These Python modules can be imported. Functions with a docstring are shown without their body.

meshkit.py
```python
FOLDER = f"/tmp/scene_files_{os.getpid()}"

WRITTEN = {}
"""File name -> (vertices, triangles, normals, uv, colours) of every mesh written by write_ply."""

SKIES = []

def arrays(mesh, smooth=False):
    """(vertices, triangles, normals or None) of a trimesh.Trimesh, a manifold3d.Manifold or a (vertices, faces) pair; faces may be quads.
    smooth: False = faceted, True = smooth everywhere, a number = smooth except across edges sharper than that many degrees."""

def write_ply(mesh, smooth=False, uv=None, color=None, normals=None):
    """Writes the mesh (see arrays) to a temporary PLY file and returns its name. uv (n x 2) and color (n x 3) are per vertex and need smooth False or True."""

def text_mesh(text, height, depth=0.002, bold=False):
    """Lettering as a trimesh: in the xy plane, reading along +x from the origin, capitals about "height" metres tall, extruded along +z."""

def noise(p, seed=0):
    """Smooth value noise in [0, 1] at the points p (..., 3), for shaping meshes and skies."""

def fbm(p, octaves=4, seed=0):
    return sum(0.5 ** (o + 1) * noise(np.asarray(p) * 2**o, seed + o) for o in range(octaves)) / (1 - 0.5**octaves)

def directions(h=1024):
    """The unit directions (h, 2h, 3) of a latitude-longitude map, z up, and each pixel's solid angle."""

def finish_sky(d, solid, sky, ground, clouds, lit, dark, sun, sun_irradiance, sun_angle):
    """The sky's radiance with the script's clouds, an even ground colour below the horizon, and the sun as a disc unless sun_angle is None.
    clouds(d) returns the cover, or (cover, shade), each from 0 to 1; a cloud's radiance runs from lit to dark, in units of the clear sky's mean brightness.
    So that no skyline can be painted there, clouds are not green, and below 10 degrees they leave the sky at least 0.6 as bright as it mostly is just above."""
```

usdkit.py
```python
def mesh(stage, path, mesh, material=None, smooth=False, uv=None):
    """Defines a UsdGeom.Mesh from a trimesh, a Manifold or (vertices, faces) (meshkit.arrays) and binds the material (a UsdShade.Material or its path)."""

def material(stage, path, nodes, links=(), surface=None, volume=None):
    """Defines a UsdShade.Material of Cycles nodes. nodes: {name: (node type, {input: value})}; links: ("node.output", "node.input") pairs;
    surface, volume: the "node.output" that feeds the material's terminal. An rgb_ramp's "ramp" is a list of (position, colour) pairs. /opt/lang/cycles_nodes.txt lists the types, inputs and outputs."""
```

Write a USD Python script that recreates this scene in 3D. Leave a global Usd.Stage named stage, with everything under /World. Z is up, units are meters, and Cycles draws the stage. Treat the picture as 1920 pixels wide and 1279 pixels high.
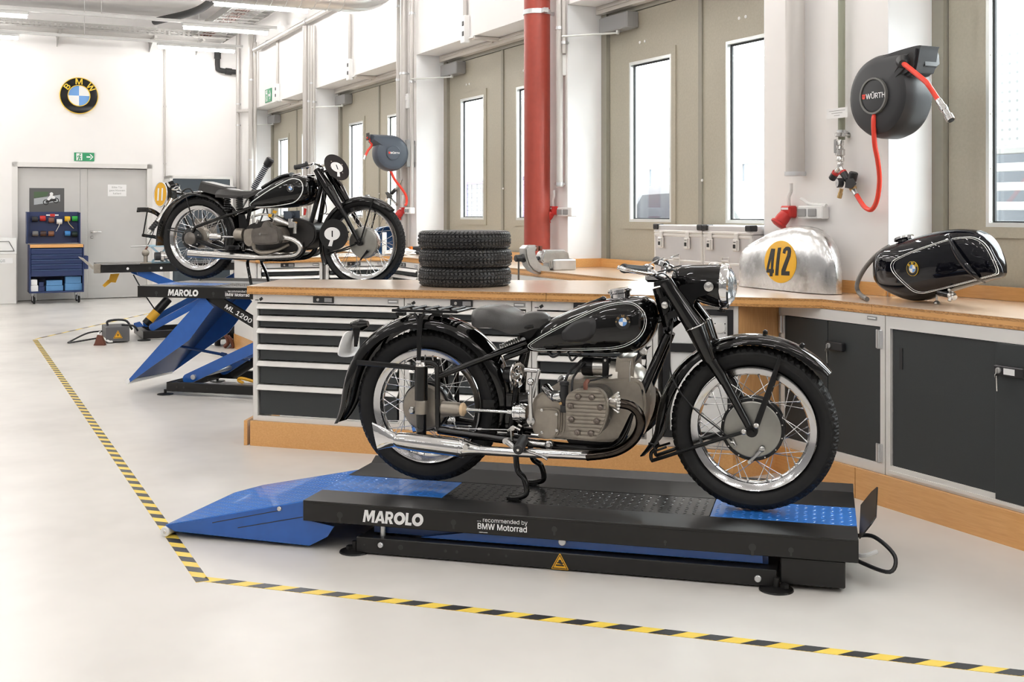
import math, random
import numpy as np, trimesh, usdkit, meshkit
from pxr import Usd, UsdGeom, UsdLux, UsdShade, Gf, Sdf
from shapely.geometry import Polygon, Point, LineString, box as sbox
from shapely import affinity

random.seed(7)
RNG = np.random.default_rng(7)
stage = Usd.Stage.CreateInMemory()
UsdGeom.SetStageUpAxis(stage, UsdGeom.Tokens.z)
UsdGeom.SetStageMetersPerUnit(stage, 1.0)
UsdGeom.Xform.Define(stage, '/World')
UsdGeom.Scope.Define(stage, '/World/Looks')

# ------------------------------------------------------------------ camera, sky, exposure
FPX, CU, CV, CAMZ = 2150.0, 960.0, 397.0, 1.40      # focal length and horizon in pixels of the 1920 x 1279 frame
cam = UsdGeom.Camera.Define(stage, '/World/camera')
cam.CreateHorizontalApertureAttr(36.0)
cam.CreateFocalLengthAttr(36.0 * FPX / 1920.0)
cam.CreateVerticalApertureOffsetAttr(-(639.5 - CV) / 1920.0 * 36.0)
cam.CreateClippingRangeAttr(Gf.Vec2f(0.05, 500.0))
cam.CreateFStopAttr(0.0)
cam.CreateExposureAttr(0.16)
cx_ = UsdGeom.Xformable(cam)
cx_.AddTranslateOp().Set(Gf.Vec3d(0, 0, CAMZ))
cx_.AddRotateXOp().Set(90.0)

SKY_STRENGTH = 5.0
dome = UsdLux.DomeLight.Define(stage, '/World/sky')
dome.CreateIntensityAttr(SKY_STRENGTH)
dome.CreateColorAttr(Gf.Vec3f(0.93, 0.97, 1.0))
LAMP_STRENGTH = 58.0                                 # the ceiling tubes

# ------------------------------------------------------------------ materials
def mat(name, color=(0.8, 0.8, 0.8), rough=0.5, metal=0.0, spec=0.5, coat=0.0, vary=0.0, scale=20.0, bump=0.0, bscale=None, bdist=0.002, stretch=None, color2=None, detail=4.0, rvary=0.0, coat_rough=0.03, emission=0.0, sheen=0.0, aniso=0.0):
    nodes = {'p': ('principled_bsdf', {'base_color': color, 'roughness': rough, 'metallic': metal, 'specular_ior_level': spec, 'coat_weight': coat, 'coat_roughness': coat_rough, 'sheen_weight': sheen, 'anisotropic': aniso})}
    links = []
    if emission:
        nodes['p'][1].update({'emission_color': color, 'emission_strength': emission})
    if vary or bump or color2 or rvary:
        nodes['t'] = ('texture_coordinate', {})
        nodes['m'] = ('mapping', {'scale': stretch or (1, 1, 1)})
        nodes['n'] = ('noise_texture', {'scale': scale, 'detail': detail, 'roughness': 0.6})
        links += [('t.object', 'm.vector'), ('m.vector', 'n.vector')]
    if vary or color2:
        c2 = color2 or tuple(max(0, c * (1 - vary)) for c in color)
        c1 = color if color2 else tuple(min(1, c * (1 + vary)) for c in color)
        nodes['r'] = ('rgb_ramp', {'ramp': [(0.3, c2), (0.7, c1)]})
        links += [('n.fac', 'r.fac'), ('r.color', 'p.base_color')]
    if rvary:
        nodes['rr'] = ('map_range', {'from_min': 0.3, 'from_max': 0.7, 'to_min': max(0, rough - rvary), 'to_max': min(1, rough + rvary), 'clamp': True})
        links += [('n.fac', 'rr.value'), ('rr.result', 'p.roughness')]
    if bump:
        nodes['bn'] = ('noise_texture', {'scale': bscale or scale * 4, 'detail': 3.0})
        nodes['b'] = ('bump', {'strength': bump, 'distance': bdist})
        links += [('m.vector', 'bn.vector'), ('bn.fac', 'b.height'), ('b.normal', 'p.normal')]
    return usdkit.material(stage, '/World/Looks/' + name, nodes, links, surface='p.BSDF')

M = {}
M['wall'] = mat('wall_white', (0.90, 0.882, 0.868), 0.75, vary=0.015, scale=1.2, bump=0.15, bscale=300)
M['reveal'] = mat('reveal_white', (0.90, 0.915, 0.93), 0.7, bump=0.1, bscale=300, scale=2, vary=0.01)
M['ceiling'] = mat('ceiling_white', (0.74, 0.73, 0.72), 0.8, vary=0.02, scale=1)
M['floor'] = mat('floor_epoxy', (0.665, 0.638, 0.605), 0.32, vary=0.035, scale=0.9, bump=0.12, bscale=90, bdist=0.001, rvary=0.05, spec=0.4)
M['door_olive'] = mat('door_olive_paint', (0.42, 0.39, 0.31), 0.5, vary=0.05, scale=60, bump=0.2, bscale=500, bdist=0.0005)
M['door_frame'] = mat('door_frame_paint', (0.30, 0.285, 0.235), 0.5, vary=0.03, scale=30)
M['door_grey'] = mat('door_grey_paint', (0.57, 0.56, 0.545), 0.5, vary=0.02, scale=3)
M['lintel_trim'] = mat('lintel_trim_paint', (0.72, 0.68, 0.63), 0.5)
M['alu_trim'] = mat('aluminium_trim', (0.74, 0.76, 0.74), 0.35, metal=0.6)
M['gasket'] = mat('black_gasket', (0.02, 0.022, 0.025), 0.6)
def wood(name, c1, c2, rough=0.3, stretch=(2.2, 30, 30), scale=4.0, coat=0.25, bump=0.08, coat_rough=0.04):
    nodes = {'t': ('texture_coordinate', {}), 'm': ('mapping', {'scale': stretch}), 'n': ('noise_texture', {'scale': scale, 'detail': 6.0, 'roughness': 0.65, 'distortion': 0.4}),
             'r': ('rgb_ramp', {'ramp': [(0.28, c2), (0.5, tuple((a + b) / 2 for a, b in zip(c1, c2))), (0.68, c1)]}),
             'w': ('white_noise_texture', {'dimensions': '1D'}), 'oi': ('object_info', {}),
             'p': ('principled_bsdf', {'roughness': rough, 'coat_weight': coat, 'coat_roughness': coat_rough}),
             'b': ('bump', {'strength': bump, 'distance': 0.001})}
    links = [('t.object', 'm.vector'), ('m.vector', 'n.vector'), ('n.fac', 'r.fac'), ('r.color', 'p.base_color'), ('n.fac', 'b.height'), ('b.normal', 'p.normal')]
    return usdkit.material(stage, '/World/Looks/' + name, nodes, links, surface='p.BSDF')
M['wood'] = wood('bamboo_face', (0.78, 0.43, 0.165), (0.68, 0.345, 0.115))
M['wood_v'] = wood('bamboo_face_upright', (0.68, 0.39, 0.17), (0.56, 0.29, 0.11), stretch=(30, 30, 2.2))
M['wood_dark'] = wood('bamboo_edge_dark', (0.74, 0.40, 0.145), (0.24, 0.095, 0.025), stretch=(13, 13, 40), scale=5.5)
M['wood_top'] = wood('worktop_lacquer', (0.68, 0.51, 0.38), (0.58, 0.42, 0.30), rough=0.30, stretch=(1.5, 22, 10), coat=1.0, bump=0.0, coat_rough=0.26)
M['cab_grey'] = mat('cabinet_light_grey', (0.76, 0.745, 0.72), 0.45, vary=0.01, scale=5)
M['cab_dark'] = mat('cabinet_anthracite', (0.032, 0.037, 0.039), 0.5, vary=0.12, scale=300, bump=0.25, bscale=700, bdist=0.0004)
M['handle_alu'] = mat('drawer_handle_aluminium', (0.80, 0.785, 0.76), 0.32, metal=0.35)
M['plastic_black'] = mat('black_plastic', (0.018, 0.018, 0.02), 0.42)
M['plastic_grey'] = mat('grey_plastic', (0.30, 0.30, 0.30), 0.5)
M['plastic_white'] = mat('white_plastic', (0.85, 0.85, 0.84), 0.4)
M['white_paint'] = mat('white_print', (0.86, 0.86, 0.86), 0.5)
M['black_print'] = mat('black_print', (0.012, 0.012, 0.012), 0.5)
M['gloss'] = mat('gloss_black_paint', (0.0035, 0.0035, 0.0038), 0.25, spec=0.0, coat=1.0, coat_rough=0.03)
M['gloss_blue'] = mat('gloss_blueblack_paint', (0.0035, 0.004, 0.007), 0.25, spec=0.0, coat=1.0, coat_rough=0.025)
M['satin'] = mat('satin_black_paint', (0.007, 0.007, 0.0075), 0.3, spec=0.35)
M['rubber'] = mat('tyre_rubber', (0.0095, 0.0095, 0.010), 0.6, spec=0.35, vary=0.2, scale=60, bump=0.1, bscale=300)
M['rubber_grip'] = mat('grip_rubber', (0.02, 0.02, 0.022), 0.55)
M['rubber_new'] = mat('new_tyre_rubber', (0.019, 0.019, 0.020), 0.45, spec=0.6)
M['rim_chrome'] = mat('rim_chrome', (0.60, 0.60, 0.61), 0.13, metal=1.0)
M['chrome'] = mat('chrome', (0.74, 0.74, 0.75), 0.07, metal=1.0)
M['nickel'] = mat('nickel_satin', (0.66, 0.65, 0.63), 0.24, metal=1.0)
M['zinc'] = mat('zinc_plated_steel', (0.66, 0.67, 0.68), 0.36, metal=0.85, vary=0.08, scale=8)
M['alloy'] = mat('cast_alloy', (0.36, 0.325, 0.28), 0.42, metal=0.75, vary=0.14, scale=14, bump=0.25, bscale=350, bdist=0.0006)
M['alloy_dark'] = mat('cast_alloy_dark', (0.17, 0.155, 0.14), 0.45, metal=0.7, vary=0.15, scale=14, bump=0.2, bscale=350)
M['drum'] = mat('hub_drum_alloy', (0.33, 0.325, 0.30), 0.36, metal=0.85, vary=0.10, scale=9)
M['steel'] = mat('bright_steel', (0.60, 0.60, 0.60), 0.22, metal=1.0)
M['spoke'] = mat('spoke_steel', (0.72, 0.72, 0.72), 0.22, metal=0.9)
M['leather'] = mat('seat_leather', (0.042, 0.041, 0.04), 0.38, vary=0.1, scale=40, bump=0.5, bscale=420, bdist=0.0012)
M['cream'] = mat('cream_collar', (0.70, 0.52, 0.33), 0.4)
M['heat'] = None
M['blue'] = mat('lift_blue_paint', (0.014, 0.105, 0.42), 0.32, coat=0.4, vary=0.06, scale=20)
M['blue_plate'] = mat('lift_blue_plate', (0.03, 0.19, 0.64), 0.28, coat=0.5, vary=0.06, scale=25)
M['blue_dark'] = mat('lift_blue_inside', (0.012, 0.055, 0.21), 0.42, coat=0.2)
M['lift_black'] = mat('lift_black_paint', (0.011, 0.0105, 0.0105), 0.33, spec=0.4, bump=0.1, bscale=260, vary=0.1, scale=30, bdist=0.0006)
M['lift_black_plate'] = mat('lift_black_plate', (0.013, 0.013, 0.014), 0.2, spec=0.6)
M['red_pipe'] = mat('red_pipe_paint', (0.36, 0.055, 0.035), 0.42, vary=0.06, scale=20)
M['red'] = mat('red_plastic', (0.58, 0.03, 0.025), 0.35)
M['hose_red'] = mat('red_hose', (0.80, 0.055, 0.03), 0.35)
M['yellow'] = mat('yellow_paint', (0.80, 0.42, 0.02), 0.4)
M['yellow_tape'] = mat('yellow_tape', (0.83, 0.60, 0.085), 0.4, vary=0.04, scale=10)
M['black_tape'] = mat('black_tape', (0.03, 0.031, 0.034), 0.34, bump=0.35, bscale=160, bdist=0.001)
M['navy'] = mat('navy_trolley_paint', (0.012, 0.028, 0.105), 0.4)
M['reel'] = mat('reel_plastic', (0.022, 0.023, 0.026), 0.45, bump=0.15, bscale=500)
M['reel_blue'] = mat('reel_plastic_bluegrey', (0.060, 0.075, 0.10), 0.42)
M['alu'] = mat('polished_aluminium', (0.72, 0.72, 0.72), 0.23, metal=1.0, vary=0.10, scale=7, rvary=0.07, bump=0.05, bscale=12, bdist=0.004)
M['alu_case'] = mat('case_aluminium', (0.70, 0.68, 0.675), 0.38, metal=0.75, vary=0.04, scale=6)
M['pipe_grey'] = mat('conduit_grey', (0.55, 0.525, 0.50), 0.42, metal=0.2)
M['cable_tray'] = mat('cable_tray_zinc', (0.40, 0.39, 0.375), 0.45, metal=0.5)
M['tube_housing'] = mat('lamp_housing', (0.62, 0.62, 0.61), 0.4)
M['slot_dark'] = mat('dark_slot', (0.03, 0.03, 0.03), 0.7)
M['duct'] = mat('duct_zinc', (0.70, 0.71, 0.71), 0.28, metal=0.8, vary=0.05, scale=3)
M['green'] = mat('sign_green', (0.02, 0.29, 0.12), 0.4)
M['paper'] = mat('white_paper', (0.85, 0.85, 0.85), 0.7)
M['roundel_blue'] = mat('roundel_blue', (0.16, 0.36, 0.74), 0.4)
M['gold'] = mat('gold_enamel', (0.82, 0.55, 0.03), 0.4)
M['copper'] = mat('dark_rust', (0.16, 0.06, 0.04), 0.45, metal=0.4)
M['brass'] = mat('brass', (0.62, 0.42, 0.20), 0.3, metal=1.0)
M['glass_lens'] = usdkit.material(stage, '/World/Looks/lens_glass', {'p': ('principled_bsdf', {'base_color': (0.9, 0.95, 1.0), 'roughness': 0.08, 'metallic': 0.0, 'transmission_weight': 0.9, 'ior': 1.5})}, [], surface='p.BSDF')
M['pane'] = usdkit.material(stage, '/World/Looks/window_pane', {'tr': ('transparent_bsdf', {'color': (0.96, 0.98, 0.97)}), 'g': ('glossy_bsdf', {'color': (1, 1, 1), 'roughness': 0.0}), 'x': ('mix_closure', {'fac': 0.07})}, [('tr.BSDF', 'x.closure1'), ('g.BSDF', 'x.closure2')], surface='x.closure')
M['lamp'] = usdkit.material(stage, '/World/Looks/lamp_tube_light', {'e': ('emission', {'color': (1.0, 0.974, 0.945), 'strength': LAMP_STRENGTH})}, [], surface='e.emission')

# ------------------------------------------------------------------ mesh helpers
def cat(*ms):
    flat = []
    for m in ms:
        flat += list(m) if isinstance(m, (list, tuple)) else [m]
    return trimesh.util.concatenate([m for m in flat if m is not None])
def T(m, t): m = m.copy(); m.apply_translation(t); return m
def R(m, ang, axis, pt=(0, 0, 0)):
    m = m.copy(); m.apply_transform(trimesh.transformations.rotation_matrix(ang, axis, pt)); return m
def hullof(pts): return trimesh.convex.convex_hull(np.asarray(pts, float))
def bx(x0, x1, y0, y1, z0, z1, b=0.0):
    if x1 < x0: x0, x1 = x1, x0
    if y1 < y0: y0, y1 = y1, y0
    if z1 < z0: z0, z1 = z1, z0
    if b <= 0:
        m = trimesh.creation.box((x1 - x0, y1 - y0, z1 - z0)); m.apply_translation(((x0 + x1) / 2, (y0 + y1) / 2, (z0 + z1) / 2)); return m
    b = min(b, (x1 - x0) * .49, (y1 - y0) * .49, (z1 - z0) * .49)
    P = []
    for x, dx in ((x0, b), (x1, -b)):
        for y, dy in ((y0, b), (y1, -b)):
            for z, dz in ((z0, b), (z1, -b)):
                P += [(x, y + dy, z + dz), (x + dx, y, z + dz), (x + dx, y + dy, z)]
    return hullof(P)
def unit(v): v = np.asarray(v, float); return v / (np.linalg.norm(v) + 1e-12)
def basis(d):
    d = unit(d); a = np.array([0, 0, 1.0]) if abs(d[2]) < 0.9 else np.array([1.0, 0, 0])
    u = unit(np.cross(d, a)); return u, np.cross(u, d) * -1.0, d
def spline(pts, n=24, closed=False):
    p = np.asarray(pts, float)
    if len(p) < 3: return np.array([p[0] + (p[-1] - p[0]) * t for t in np.linspace(0, 1, n)])
    if closed: q = np.vstack([p[-1], p, p[0], p[1]])
    else: q = np.vstack([2 * p[0] - p[1], p, 2 * p[-1] - p[-2]])
    segs = len(p) if closed else len(p) - 1
    out, k = [], max(2, int(round(n / segs)))
    for i in range(segs):
        p0, p1, p2, p3 = q[i:i + 4]
        for t in np.arange(k) / k:
            out.append(0.5 * ((2 * p1) + (-p0 + p2) * t + (2 * p0 - 5 * p1 + 4 * p2 - p3) * t * t + (-p0 + 3 * p1 - 3 * p2 + p3) * t ** 3))
    if not closed: out.append(p[-1])
    return np.array(out)
def grid(rows, closed_v=True, caps=True, closed_u=False):
    """rows: (n, m, 3) rings of points; skin between them."""
    r = np.asarray(rows, float); n, m = r.shape[:2]
    V = r.reshape(-1, 3); F = []
    I = np.arange(n if closed_u else n - 1); J = np.arange(m if closed_v else m - 1)
    i, j = np.meshgrid(I, J, indexing='ij'); i = i.ravel(); j = j.ravel(); i2 = (i + 1) % n; j2 = (j + 1) % m
    a, b, c, d = i * m + j, i * m + j2, i2 * m + j2, i2 * m + j
    F = np.vstack([np.stack([a, b, c], 1), np.stack([a, c, d], 1)])
    if caps and closed_v and not closed_u:
        c0, c1 = len(V), len(V) + 1
        V = np.vstack([V, r[0].mean(0), r[-1].mean(0)])
        j = np.arange(m); j2 = (j + 1) % m
        F = np.vstack([F, np.stack([np.full(m, c0), j2, j], 1), np.stack([np.full(m, c1), (n - 1) * m + j, (n - 1) * m + j2], 1)])
    t = trimesh.Trimesh(V, F, process=False)
    if closed_v and (caps or closed_u) and t.volume < 0: t.invert()
    return t
def tube(pts, r, sides=10, closed=False, caps=True, squash=None, up=None):
    p = np.asarray(pts, float)
    r = np.broadcast_to(np.asarray(r, float), (len(p),))
    if closed: t = np.roll(p, -1, 0) - np.roll(p, 1, 0)
    else: t = np.gradient(p, axis=0)
    t = t / (np.linalg.norm(t, axis=1, keepdims=True) + 1e-12)
    u = basis(t[0])[0] if up is None else unit(np.asarray(up, float) - np.dot(up, t[0]) * t[0])
    ang = np.arange(sides) * 2 * np.pi / sides
    rows = []
    for k in range(len(p)):
        u = unit(u - np.dot(u, t[k]) * t[k]) if up is None else unit(np.asarray(up, float) - np.dot(up, t[k]) * t[k])
        v = np.cross(t[k], u)
        sx, sy = (1, 1) if squash is None else squash
        rows.append(p[k] + r[k] * (sx * np.cos(ang)[:, None] * u + sy * np.sin(ang)[:, None] * v))
    return grid(rows, closed_v=True, caps=caps and not closed, closed_u=closed)
def cyl(a, b, r, sides=20, r2=None, bev=0.0):
    a, b = np.asarray(a, float), np.asarray(b, float); r2 = r if r2 is None else r2
    d = unit(b - a); L = np.linalg.norm(b - a)
    prof = [(r, 0), (r2, L)] if bev <= 0 else [(r - bev, 0), (r, bev), (r2, L - bev), (r2 - bev, L)]
    return lathe(prof, a, d, sides)
def lathe(prof, o, axis, sides=32, caps=True, closed=False):
    """prof: (radius, distance along axis)."""
    u, v, d = basis(axis); o = np.asarray(o, float); ang = np.arange(sides) * 2 * np.pi / sides
    ring = np.cos(ang)[:, None] * u + np.sin(ang)[:, None] * v
    rows = [o + d * h + max(r, 1e-5) * ring for r, h in prof]
    return grid(rows, True, caps and not closed, closed)
def sphere(c, r, sx=1, sy=1, sz=1, sub=3):
    m = trimesh.creation.icosphere(sub, r); m.apply_scale((sx, sy, sz)); m.apply_translation(c); return m
def prism(poly, o, ux, uy, depth, bev=0.0):
    """shapely polygon or point list in the plane (o, ux, uy), extruded by depth along ux x uy."""
    if not isinstance(poly, (Polygon,)) and not hasattr(poly, 'geoms'): poly = Polygon(poly)
    if not poly.is_valid: poly = poly.buffer(0)
    out = []
    ux, uy = np.asarray(ux, float), np.asarray(uy, float); n = np.cross(ux, uy)
    for g in getattr(poly, 'geoms', [poly]):
        if bev > 0 and abs(depth) > 2 * bev and not g.interiors:
            inner = g.buffer(-bev, join_style=2)
            if inner.is_empty or hasattr(inner, 'geoms'): m = trimesh.creation.extrude_polygon(g, abs(depth), engine='earcut')
            else:
                m1 = trimesh.creation.extrude_polygon(g, abs(depth) - bev, engine='earcut')
                m = cat(m1, T(trimesh.creation.extrude_polygon(inner, bev, engine='earcut'), (0, 0, abs(depth) - bev)))
        else: m = trimesh.creation.extrude_polygon(g, abs(depth), engine='earcut')
        v = m.vertices * (1, 1, np.sign(depth))
        m2 = trimesh.Trimesh(np.asarray(o, float) + v[:, :1] * ux + v[:, 1:2] * uy + v[:, 2:3] * n, m.faces, process=False)
        if depth < 0: m2.invert()
        out.append(m2)
    return cat(out)
def rrect(w, h, r, cx=0, cy=0): return sbox(cx - w / 2 + r, cy - h / 2 + r, cx + w / 2 - r, cy + h / 2 - r).buffer(r, 6)
def smoothpoly(pts, n=60): return Polygon(spline(pts, n, True))
def label_text(text, height, o, ux, uy, depth=0.0008, bold=True, center=True, squeeze=1.0, slant=0.0):
    m = meshkit.text_mesh(text, height, depth, bold=bold)
    v = np.array(m.vertices); b0, b1 = v.min(0), v.max(0)
    v[:, 0] = v[:, 0] * squeeze + slant * v[:, 1]
    if center: v[:, 0] -= (v[:, 0].min() + v[:, 0].max()) / 2; v[:, 1] -= height / 2
    ux, uy = np.asarray(ux, float), np.asarray(uy, float); n = np.cross(ux, uy)
    return trimesh.Trimesh(np.asarray(o, float) + v[:, :1] * ux + v[:, 1:2] * uy + v[:, 2:3] * n, m.faces, process=False)
def bolt(p, axis, r=0.006, h=0.005):
    return lathe([(r, 0), (r, h * .7), (r * .75, h)], p, axis, 6)

# ------------------------------------------------------------------ frames: places on the picture turned into places in the room
class Frame:
    def __init__(s, o, ang):
        s.o = np.asarray(o, float); s.a = ang
        s.ex = np.array([math.cos(ang), math.sin(ang), 0]); s.ey = np.array([-math.sin(ang), math.cos(ang), 0]); s.ez = np.array([0, 0, 1.0])
    def w(s, p): return s.o + p[0] * s.ex + p[1] * s.ey + p[2] * s.ez
    def loc(s, w):
        d = np.asarray(w, float) - s.o; return np.array([d @ s.ex, d @ s.ey, d[2]])
    def px(s, u, v, axis, val):
        """point of this frame seen at pixel (u, v) whose coordinate along axis (0, 1, 2) is val."""
        c = s.loc((0, 0, CAMZ)); r = np.array([(u - CU) / FPX, 1.0, -(v - CV) / FPX])
        d = np.array([r @ s.ex, r @ s.ey, r[2]])
        return c + d * ((val - c[axis]) / d[axis])
def project(w):
    return CU + FPX * w[0] / w[1], CV + FPX * (CAMZ - w[2]) / w[1]
WORLD = Frame((0, 0, 0), 0)

# ------------------------------------------------------------------ prims
USED = {}
def numbered(parent, name):
    k = (parent, name); n = USED.get(k, 0); USED[k] = n + 1
    return name if n == 0 else f'{name}_{n:03d}'
def data(prim, **kw):
    for k, v in kw.items():
        if v: prim.SetCustomDataByKey(k, v)
class Thing:
    def __init__(s, name, label=None, category=None, frame=WORLD, base=(0, 0, 0), group=None, kind=None):
        s.f, s.base = frame, np.asarray(base, float)
        s.path = '/World/' + numbered('/World', name)
        x = UsdGeom.Xform.Define(stage, s.path); w = frame.w(s.base)
        x.AddTranslateOp().Set(Gf.Vec3d(*map(float, w))); x.AddRotateZOp().Set(math.degrees(frame.a))
        s.prim = x.GetPrim(); data(s.prim, label=label, category=category, group=group, kind=kind)
    def part(s, name, m, material, parent=None, label=None, smooth=32, kind=None):
        if isinstance(m, (list, tuple)): m = cat(m)
        m = m.copy(); m.apply_translation(-s.base)
        up = s.path if parent is None else parent
        path = up + '/' + numbered(up, name)
        p = usdkit.mesh(stage, path, m, M[material] if isinstance(material, str) else material, smooth=smooth)
        data(p.GetPrim(), label=label, kind=kind)
        return path
def single(name, m, material, label=None, category=None, frame=WORLD, base=None, group=None, kind=None, smooth=32):
    if isinstance(m, (list, tuple)): m = cat(m)
    b = np.array([*(m.bounds[:, :2].mean(0)), m.bounds[0, 2]]) if base is None else np.asarray(base, float)
    m = m.copy(); m.apply_translation(-b); w = frame.w(b)
    path = '/World/' + numbered('/World', name)
    p = usdkit.mesh(stage, path, m, M[material] if isinstance(material, str) else material, smooth=smooth)
    p.AddTranslateOp().Set(Gf.Vec3d(*map(float, w))); p.AddRotateZOp().Set(math.degrees(frame.a))
    data(p.GetPrim(), label=label, category=category, group=group, kind=kind)
    return path
def dup(src, name, label, category, frame, base, group=None, rotz=0.0):
    path = '/World/' + numbered('/World', name)
    x = UsdGeom.Xform.Define(stage, path); p = x.GetPrim()
    p.GetReferences().AddInternalReference(src.path); p.SetInstanceable(True)
    x.ClearXformOpOrder() if False else None
    w = frame.w(base)
    t = p.GetAttribute('xformOp:translate'); t.Set(Gf.Vec3d(*map(float, w)))
    p.GetAttribute('xformOp:rotateZ').Set(math.degrees(frame.a + rotz))
    data(p, label=label, category=category, group=group)
    return path
# ------------------------------------------------------------------ the room: frame FR runs along the window wall (x towards the viewer, y out through the wall)
A_R = -math.atan2(2150, 1065)
FR = Frame((0, 0, 0), A_R)
WN, DN, XB, ZC = 4.45, 4.81, -19.4, 4.6      # pier face, door plane, far wall, ceiling
def Wp(u, v, n=WN): return FR.px(u, v, 1, n)
def Bp(u, v, x=XB): return FR.px(u, v, 0, x)
def struct(name, m, material, frame=FR, **kw): return single(name, m, material, frame=frame, kind='structure', **kw)
EX, EY, EZ = np.eye(3)

struct('floor', bx(-19.8, 6.3, -7.3, 5.02, -0.12, 0.0), 'floor')
struct('ceiling', bx(-19.8, 6.3, -7.3, 5.3, ZC, ZC + 0.15), 'ceiling')
OPEN = [(-18.45, -15.45), (-14.89, -11.82), (-11.25, -8.66), (-7.99, -5.54), (-4.53, -2.05), (-1.05, 1.45)]
ZL = 3.05
edges = [-19.7] + [e for o in OPEN for e in o] + [6.2]
wall = [bx(edges[i], edges[i + 1], WN, 5.0, 0, ZC) for i in range(0, len(edges), 2)] + [bx(a, b, WN, 5.0, ZL, ZC) for a, b in OPEN]
struct('wall_right', wall, 'wall', smooth=False)
DB = (Bp(30.5, 311.6)[1], Bp(278, 313.5)[1], 2.12)
struct('wall_back', [bx(XB - .3, XB, -7.2, DB[0], 0, ZC), bx(XB - .3, XB, DB[1], 5.0, 0, ZC), bx(XB - .3, XB, DB[0], DB[1], DB[2], ZC), bx(XB - .3, XB - .14, DB[0], DB[1], 0, DB[2])], 'wall', smooth=False)
M['hall'] = mat('hall_dark_grey', (.32, .32, .325), .8)
struct('wall_left', bx(-19.7, 6.2, -7.3, -7.0, 0, ZC), 'hall', smooth=False)
struct('wall_front', bx(6.0, 6.3, -7.2, 5.0, 0, ZC), 'hall', smooth=False)
for k, (a, b) in enumerate(OPEN[:5]):
    struct(f'trim_{k + 1}', [bx(a, a + .006, WN + .001, DN - .05, .001, ZL - .001), bx(b - .006, b, WN + .001, DN - .05, .001, ZL - .001)], 'reveal', smooth=False)

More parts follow.
